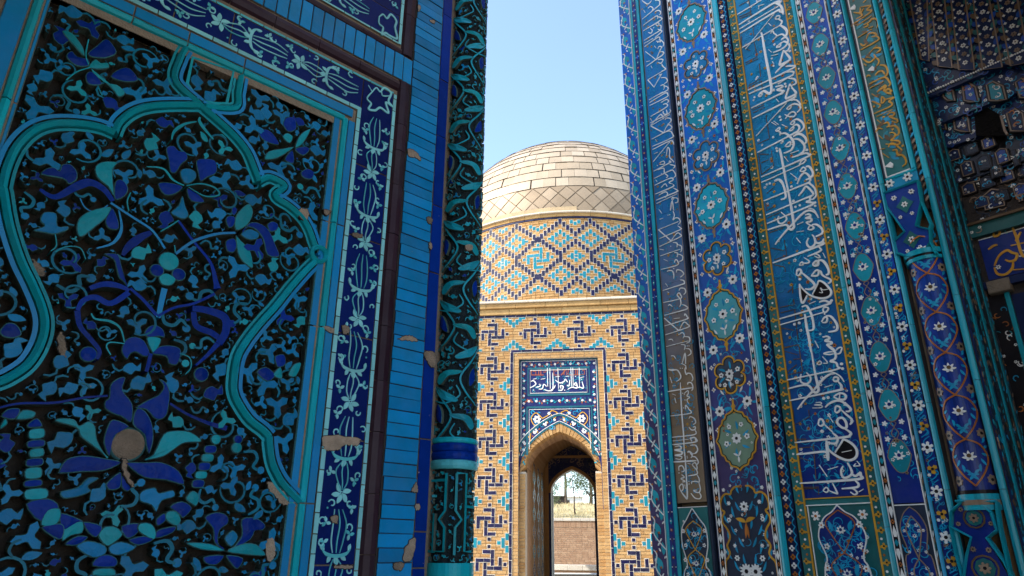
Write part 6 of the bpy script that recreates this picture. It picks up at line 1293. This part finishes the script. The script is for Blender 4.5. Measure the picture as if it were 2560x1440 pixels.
for k in range(420):
    cu_, cz_2 = r.uniform(ub0 - .25, ub1 + .15), r.uniform(spz, zo + .9)
    if inside([(ub0, BOT)] + BAX + [(ub1, BOT)], cu_, cz_2) or min(hypot(cu_ - a, cz_2 - b_) for a, b_ in BA) < .22: continue
    m.stroke(FW, curl(cu_, cz_2, r.uniform(0, 6), r.uniform(.05, .10), .8, r.choice((-1, 1)), 8), .014, VD, VD + .012, r.choice(('m_slate', 'm_bronze', 'm_slate')))
stuff(m.build('tendril', bw))
clay('lime', (.60, .56, .48), var=.12, ns=6)
m = M(); m.box(FW, ub0 - .2, ub0 + .02, BOT, spz + .1, VD - .8, VD - .502, 'lime'); m.build('lime_jamb', bw)
# --- drum
DC = Vector((1.95, 23.2, 0)); DR = 4.72
class Drum:
    def __init__(s, c, r_): s.c = c; s.r = r_
    def P(s, u, z, d=0.):
        a = u / s.r; return Vector((s.c.x + (s.r + d) * sin(a), s.c.y - (s.r + d) * cos(a), z + CZ + LEAN * u))
    def pix(s, x, y):
        d = ray(x, y); A = d.x ** 2 + d.y ** 2; B_ = -2 * (d.x * s.c.x + d.y * s.c.y); C_ = s.c.x ** 2 + s.c.y ** 2 - s.r ** 2
        q = B_ * B_ - 4 * A * C_; t = (-B_ - math.sqrt(max(0, q))) / (2 * A); p = d * t
        u = s.r * math.atan2(p.x - s.c.x, s.c.y - p.y); return (u, p.z - LEAN * u)
LEAN = .012
DRM = Drum(DC, DR); zd1 = DRM.pix(1415, 541)[1]; zd0 = 6.5
m = M(); n = 72
for k in range(n):
    a, c = 2 * pi * DR * k / n, 2 * pi * DR * (k + 1) / n; m.quad([DRM.P(a, zd0 - .5, -.03), DRM.P(c, zd0 - .5, -.03), DRM.P(c, zd1, -.03), DRM.P(a, zd1, -.03)], 'course_mortar')
drum = m.build('drum', MP, smooth=True)
AH = 5.6
courses(DRM, -AH, AH, zd0, zd1 - .07, 0, drum, pitch=.082, ln=.27, seed=21)
acc = [M(), M()]; acct = [M(), acc[1]]
uX = DRM.pix(1440, 640)[0]; aa = DRM.pix(1440 + 115 / 3, 640)[0] - uX; bb = DRM.pix(1440 + 280 / 3, 640)[0] - uX - aa; zm = DRM.pix(1440, 640)[1]; dz = (DRM.pix(1440, 550)[1] - zm) / 2; mo = .112
def dline(p, q, nb):
    for i in range(nb + 1):
        t = i / nb; bar(DRM, p[0] + (q[0] - p[0]) * t, p[1] + (q[1] - p[1]) * t, mo * .80, mo * 1.5, 'b_navy', drum, acc)
for P_ in range(-3, 4):
    c = uX + P_ * 2 * (aa + bb)
    for s in (-1, 1):
        for v in (-1, 1):
            dline((c + s * aa, zm + v * .05), (c + s * (aa + bb) - s * .06, zm + v * dz), 6); dline((c + s * aa, zm + v * .1), (c, zm + v * dz * .80), 4)
            dline((c + s * aa, zm + v * 1.95 * dz), (c + s * (aa + bb), zm + v * 1.03 * dz), 6); dline((c + s * aa, zm + v * 1.95 * dz), (c, zm + v * 1.22 * dz), 4)
            for dx, dz_, h in ((0, 1.9, 1.3), (0, -1.9, 1.3), (1, 1.1, 1.2), (-1, 1.1, 1.2), (1, -1.1, 1.2), (-1, -1.1, 1.2), (2, 0, 1.8), (-2, 0, 1.8), (2.9, 0, .6), (-2.9, 0, .6)): bar(DRM, c + s * aa + dx * mo, zm + v * dz + dz_ * mo, mo * .80, h * mo, 'b_turq', drum, acct)
    for dx, dz_, h in ((0, 1.1, 1.1), (0, -1.1, 1.1), (1, 0, 1.7), (-1, 0, 1.7), (1.9, 0, .6), (-1.9, 0, .6), (0, 0, .5)): bar(DRM, c + dx * mo, zm + dz_ * mo, mo * .80, h * mo, 'b_turq', drum, acct)
    swirl(DRM, c + aa + bb, zm, mo * .92, 'b_turq', drum, acct)
    for v in (-1, 1):
        for dx, dz_, h in ((0, 1.6, 1.2), (1, 2.3, 1.2), (-1, 2.3, 1.2), (2, 3., 1.2), (-2, 3., 1.2)):
            zz2 = zm + v * (1.35 * dz + dz_ * mo * .75)
            if zz2 < zd1 - .12: bar(DRM, c + aa + bb + dx * mo, zz2, mo * .80, h * mo * .8, 'b_turq', drum, acct)
            zz3 = zm + v * (1.6 * dz + dz_ * mo * .7)
            if zz3 < zd1 - .12 and abs(dx) < 2: bar(DRM, c + dx * mo, zz3, mo * .80, h * mo * .8, 'b_turq', drum, acct)
stuff(acc[0].build('navy_brick', drum)); stuff(acct[0].build('turquoise_brick', drum)); stuff(acc[1].build('mortar_joint', drum))
k = 0; u = -AH
while u < AH:
    m = M(); m.box(DRM, u + .006, u + .30, zd1 - .06, zd1, -.03, .012, 'b_navy', bev=.004); m.build('border_brick', drum); u += .306
for a, c, d, mt in ((zd1 + .004, zd1 + .11, .03, 'cornice_clay'), (zd1 + .11, zd1 + .16, .10, 'pale_mortar')):
    u = -AH - 1
    while u < AH + 1:
        m = M(); m.box(DRM, u + .003, u + .497, a, c, -.2, d, mt, bev=.01); m.build('cornice_block', drum); u += .5
# --- dome: sheet panels, square rows over a zone of diamonds
SR = 4.50; SC = Vector((DC.x, DC.y, zd1 + .36))
def sp(az, lat, d=0.):
    rr = (SR + d) * cos(lat); x = rr * sin(az)
    return Vector((SC.x + x, SC.y - rr * cos(az), SC.z + (SR + d) * sin(lat) * 1.0 + CZ + LEAN * x))
class Dome:
    def P(s, u, z, d=0.): return sp(u, z, d)
DM = Dome(); m = M(); na, nl = 64, 20
for i in range(na):
    for j in range(nl):
        l0, l1 = radians(-6 + 96 * j / nl), radians(-6 + 96 * (j + 1) / nl); a0, a1 = 2 * pi * i / na, 2 * pi * (i + 1) / na
        m.quad([sp(a0, l0, -.02), sp(a1, l0, -.02), sp(a1, l1, -.02), sp(a0, l1, -.02)], 'seam')
dome = m.build('dome', MP, smooth=True)
made = 0; rest = M()
def sheet(p, mat, azc, lift=.018, name='sheet_panel'):
    """p: quad corners (az, lat): lower edge first; lower edge lifted like a lapped sheet"""
    global made
    near = abs(azc) < 1.45 and made < 300
    mm = M() if near else rest; b_ = len(mm.v); sl_ = mm.slot(mat); g_ = 3; wob = rng.uniform(-.006, .006)
    for i in range(g_ + 1):
        for j in range(g_ + 1):
            s_, t = i / g_, j / g_
            az = (p[0][0] * (1 - s_) + p[1][0] * s_) * (1 - t) + (p[3][0] * (1 - s_) + p[2][0] * s_) * t; lt = (p[0][1] * (1 - s_) + p[1][1] * s_) * (1 - t) + (p[3][1] * (1 - s_) + p[2][1] * s_) * t
            mm.v.append(tuple(sp(az, lt, lift * (1 - t) + wob + .004)))
    for i in range(g_):
        for j in range(g_): q = b_ + i * (g_ + 1) + j; mm.f.append((q, q + g_ + 1, q + g_ + 2, q + 1)); mm.mi.append(sl_)
    if near: mm.build(name, dome); made += 1
lat = radians(11); dl = radians(4.75); k = 0
while lat < radians(80):
    n = max(6, round(2 * pi * SR * cos(lat + dl / 2) / .40)); da = 2 * pi / n; g_ = .004 / (SR * cos(lat))
    for i in range(n):
        a = (i + (.5 if k % 2 else 0)) * da - pi; a += rng.uniform(-.06, .06) * da; sheet([(a + g_, lat + .0015), (a + da - g_, lat + .0015), (a + da - g_, lat + dl - .0015), (a + g_, lat + dl - .0015)], 'tin', a + da / 2)
    lat += dl; k += 1
nd = 52; da = 2 * pi / nd; dh = radians(3.5)
for row in range(6):
    for i in range(nd):
        a = (i + (.5 if row % 2 else 0)) * da - pi; lc = radians(11) - row * dh; t_ = .94
        top = lc + dh * t_ if row else lc
        if row == 0: pq = [(a, lc - dh * t_), (a + da / 2 * t_, lc - .0015), (a, lc - .001), (a - da / 2 * t_, lc - .0015)]
        else: pq = [(a, lc - dh * t_), (a + da / 2 * t_, lc), (a, lc + dh * t_), (a - da / 2 * t_, lc)]
        sheet(pq, 'tin_dark', a, .004, 'diamond_panel')
stuff(rest.build('sheet_panel', dome))
m = M(); q = sp(0, radians(90)); 
for k in range(8):
    a0, a1 = pi / 4 * k, pi / 4 * (k + 1)
    for (r0, z0, r1, z1) in ((.05, 0, .05, .10), (.05, .10, .09, .16), (.09, .16, .09, .28), (.09, .28, 0, .30)): m.quad([(q.x + r0 * cos(a0), q.y + r0 * sin(a0), q.z + z0), (q.x + r0 * cos(a1), q.y + r0 * sin(a1), q.z + z0), (q.x + r1 * cos(a1), q.y + r1 * sin(a1), q.z + z1), (q.x + r1 * cos(a0), q.y + r1 * sin(a0), q.z + z1)], 'void')
m.build('finial', dome)
# ------------------------------------------------------------------ BEYOND THE DOORWAY: steps, garden wall, slope, trees, shed, house
clay('garden_brick', (.44, .29, .185), var=.16, ns=12, col2=(.33, .20, .125))
clay('dry_grass', (.50, .42, .23), var=.3, ns=2.5)
clay('bark', (.10, .075, .055), var=.4, ns=20)
clay('house_white', (.62, .61, .58), var=.1, ns=2)
clay('shed_wood', (.055, .045, .040), var=.4, ns=6)
def leaf_mat(name, col, col2):
    m, nt, N, Lk, B = node_mat(name); geo = N.new('ShaderNodeNewGeometry'); mx = N.new('ShaderNodeMix'); mx.data_type = 'RGBA'
    Lk.new(geo.outputs['Random Per Island'], mx.inputs['Factor']); mx.inputs['A'].default_value = (*col, 1); mx.inputs['B'].default_value = (*col2, 1)
    Lk.new(mx.outputs['Result'], B.inputs['Base Color']); B.inputs['Roughness'].default_value = .6
    tr = N.new('ShaderNodeBsdfTranslucent'); Lk.new(mx.outputs['Result'], tr.inputs['Color']); ms = N.new('ShaderNodeMixShader'); ms.inputs[0].default_value = .35
    Lk.new(B.outputs[0], ms.inputs[1]); Lk.new(tr.outputs[0], ms.inputs[2]); Lk.new(ms.outputs[0], N['Material Output'].inputs['Surface']); MATS[name] = m
leaf_mat('leaf_pale', (.20, .24, .10), (.11, .15, .06)); leaf_mat('leaf_olive', (.10, .13, .055), (.05, .075, .03))
def at(x, y, dist):                          # point on a photo ray at a given forward distance
    d = ray(x, y); return Vector((0, 0, CZ)) + d * (dist / d.y)
GW = Wall(-3, px=1430, depth=33.)
gz1 = GW.pix(1430, 1295)[1]
m = M(); wbox(m, -5, 5, BOT, gz1 - .12, -.5, -.02, 'pale_mortar', GW); gwall = m.build('garden_wall'); tag(gwall, 'low brown brick garden wall seen through the pointed doorway', 'wall')
courses(GW, -1.7, 2.2, BOT + .5, gz1 - .42, 0, gwall, pitch=.085, ln=.27, seed=31, mat='garden_brick', name='brick')
u = -1.6
while u < 2.0: m = M(); m.box(GW, u, u + .066, gz1 - .41, gz1 - .14, -.1, .012, 'garden_brick', bev=.004); m.build('soldier_brick', gwall); u += .078
u = -1.6
while u < 2.0: m = M(); m.box(GW, u, u + .40, gz1 - .13, gz1, -.5, .05, 'lime', bev=.01); m.build('coping_stone', gwall); u += .405
# stepped terrace with white coping in front of it
SW = Wall(-14, px=1430, depth=29.); s0 = SW.pix(1430, 1419)[1]
m = M(); wbox(m, -3, 3, BOT, s0 - .10, -.6, 0, 'garden_brick', SW); par = m.build('parapet'); tag(par, 'low brick parapet with white stone coping below the garden wall', 'parapet')
courses(SW, -1.6, 1.6, BOT + .9, s0 - .11, .02, par, pitch=.085, ln=.27, seed=33, mat='garden_brick', name='brick')
u = -2.
while u < 2.: m = M(); m.box(SW, u, u + .6, s0 - .10, s0 + .10, -.65, .10, 'lime', bev=.01); m.build('coping_stone', par); u += .605
TW = Wall(-4, px=1430, depth=26.); t0_ = TW.pix(1430, 1436)[1]
m = M(); wbox(m, -3, 3, BOT, t0_, -2.0, 0, 'lime', TW); struct(m.build('terrace'))
# dry slope
m = M(); nx, ny = 40, 24
def hz(x, y): t = max(0, min(1, (y - 33.6) / 16)); return gz1 + CZ - .12 + 1.75 * t + .25 * noise.noise(Vector((x * .3, y * .3, 0))) * t + max(0, y - 49) * .01
for i in range(nx):
    for j in range(ny):
        X0, X1 = -8 + 24 * i / nx, -8 + 24 * (i + 1) / nx; Y0, Y1 = 33.55 + 30 * j / ny, 33.55 + 30 * (j + 1) / ny
        m.quad([(X0, Y0, hz(X0, Y0)), (X1, Y0, hz(X1, Y0)), (X1, Y1, hz(X1, Y1)), (X0, Y1, hz(X0, Y1))], 'dry_grass')
struct(m.build('hill_slope', smooth=True))
m = M(); r = random.Random(8)
for k in range(5000):
    X, Y = r.uniform(.5, 5.5), r.uniform(34.2, 50); z = hz(X, Y); h = r.uniform(.06, .2); a = r.uniform(0, 6.3); q = Vector((X, Y, z - .02))
    m.quad([q, q + Vector((.03 * cos(a), .03 * sin(a), 0)), q + Vector((r.uniform(-.06, .06), r.uniform(-.06, .06), h))], 'dry_grass')
o = stuff(m.build('dry_grass_tufts')); o['label'] = 'short dry yellow grass on the slope above the garden wall'; o['category'] = 'grass'
def tree(name, label, base, height, trunk_r, crown, n, mat, leaf, seed, lean=(0, 0)):
    """crown: list of (dx, dz as fraction of height, radius)"""
    r = random.Random(seed); t = thing(name, label, 'tree', base, 'trees above the garden wall'); m = M()
    def limb(p, q, r0, r1, k=6):
        ax = (q - p).normalized(); a = ax.orthogonal().normalized(); b_ = ax.cross(a); base_ = len(m.v); sl_ = m.slot('bark')
        for e, rr in ((p, r0), (q, r1)):
            for i in range(k): m.v.append(tuple(e + (a * cos(2 * pi * i / k) + b_ * sin(2 * pi * i / k)) * rr))
        for i in range(k): j = (i + 1) % k; m.f.append((base_ + i, base_ + j, base_ + k + j, base_ + k + i)); m.mi.append(sl_)
    B0 = Vector(base) - Vector((0, 0, .1)); prev = B0; pts = []
    for i in range(1, 7):
        q = B0 + Vector((lean[0] * i / 6 + r.uniform(-.03, .03), lean[1] * i / 6, height * .92 * i / 6)); limb(prev, q, trunk_r * (1 - (i - 1) / 7), trunk_r * (1 - i / 7)); pts.append(q); prev = q
    cl = [(B0 + Vector((dx, r.uniform(-.4, .4), dz_ * height)), rr) for dx, dz_, rr in crown]
    for c, rr in cl:
        k = min(range(len(pts)), key=lambda i: abs(pts[i].z - (c.z - rr * .6))); limb(pts[k], c, trunk_r * .45, trunk_r * .12)
        for _ in range(3): limb(c, c + Vector((r.uniform(-1, 1), r.uniform(-1, 1), r.uniform(-.3, 1))) * rr * .7, trunk_r * .15, trunk_r * .04, 4)
    m.build('trunk', t)
    f_ = M(); tot = sum(rr ** 2 for _, rr in cl)
    for c, rr in cl:
        tw = [c + Vector((r.gauss(0, .45), r.gauss(0, .45), r.gauss(0, .42))) * rr for _ in range(max(6, int(n * rr ** 2 / tot / 14)))]
        for k in range(int(n * rr ** 2 / tot)):
            p = r.choice(tw) + Vector((r.gauss(0, .16), r.gauss(0, .16), r.gauss(0, .16))) * rr
            a = Vector((r.uniform(-1, 1), r.uniform(-1, 1), r.uniform(-1, .4))).normalized(); b_ = a.orthogonal().normalized(); l = leaf * r.uniform(.6, 1.3)
            f_.quad([p, p + a * l * .5 + b_ * l * .22, p + a * l, p + a * l * .5 - b_ * l * .22], mat)
    f_.build('crown', t); return t
def onhill(x, dist):
    p = at(x, 1280, dist); return (p.x, dist, hz(p.x, dist))
tree('young_tree', 'slender young tree with thin straight trunk standing in the middle of the doorway view', onhill(1438, 38), 3.1, .045, ((-.3, .55, .42), (.35, .6, .45), (-.15, .78, .5), (.25, .9, .45), (0, 1.05, .4), (-.65, .85, .38), (.75, .82, .4), (-.9, .7, .4), (.9, 1.0, .4)), 4200, 'leaf_pale', .085, 1, (-.15, 0))
tree('olive_tree', 'dense dark olive tree at the right of the doorway view', onhill(1478, 47), 3.6, .14, ((-.5, .35, .8), (.3, .4, .9), (0, .65, .9), (.8, .7, .9), (-.7, .62, .7), (.9, .35, .9)), 5200, 'leaf_olive', .12, 2)
tree('pale_tree', 'pale green tree whose branches spread along the top of the doorway view', onhill(1415, 56), 5.6, .15, ((-.9, .8, .9), (0, .85, 1.0), (.9, .88, 1.), (1.8, .8, .9), (.4, .70, .8), (-1.2, .65, .7)), 3000, 'leaf_pale', .12, 3)
tree('pale_tree', 'pale green bush of leaves at the left edge of the doorway view', onhill(1375, 36), 2.1, .05, ((0, .6, .5), (.25, .8, .45), (.1, .4, .4), (-.2, 1., .5)), 1800, 'leaf_pale', .085, 4)
# dark shed and white house
HS = thing('shed', 'dark wooden shed with a low fence on the slope', 'shed', at(1398, 1275, 50) - Vector((0, 0, .4)))
p = at(1398, 1275, 50); SH = Wall(0, o=Vector((p.x, 50, 0))); zs0 = SH.pix(1398, 1272)[1]; zs1 = SH.pix(1398, 1242)[1]
m = M(); wbox(m, -1.2, .38, zs0 - .8, zs1, -2, 0, 'shed_wood', SH); m.build('wall', HS)
m = M(); wbox(m, -1.3, .46, zs1, zs1 + .06, -2.1, .1, 'bark', SH); m.build('roof', HS)
for k in range(6): m = M(); m.box(SH, -1.2 + k * .26, -.95 + k * .26, zs0 - .8, zs1 - .02, 0, .02, 'shed_wood'); m.build('board', HS)
for k in range(3): m = M(); m.box(SH, -1.6, .38, zs0 - .35 + k * .13, zs0 - .29 + k * .13, .3, .34, 'house_white'); m.build('fence_rail', HS)
p = at(1424, 1262, 60); HH = Wall(2, o=Vector((p.x, 60, 0))); HO = thing('white_house', 'white rendered house with a small dark window behind the young tree', 'house', (p.x, 60, p.z - 1.))
zh0 = HH.pix(1424, 1275)[1]; zh1 = HH.pix(1424, 1243)[1]
m = M(); wbox(m, -1.0, 1.1, zh0 - 1, zh1, -3, 0, 'house_white', HH); m.build('wall', HO)
m = M(); wbox(m, -1.1, 1.2, zh1, zh1 + .08, -3.1, .1, 'lime', HH); m.build('roof', HO)
m = M(); m.box(HH, -.28, .0, zh0 + .35, zh0 + .8, -.02, .02, 'shed_wood'); wd_ = m.build('window', HO); m = M(); m.box(HH, -.31, .03, zh0 + .31, zh0 + .35, 0, .05, 'house_white'); m.build('sill', wd_)
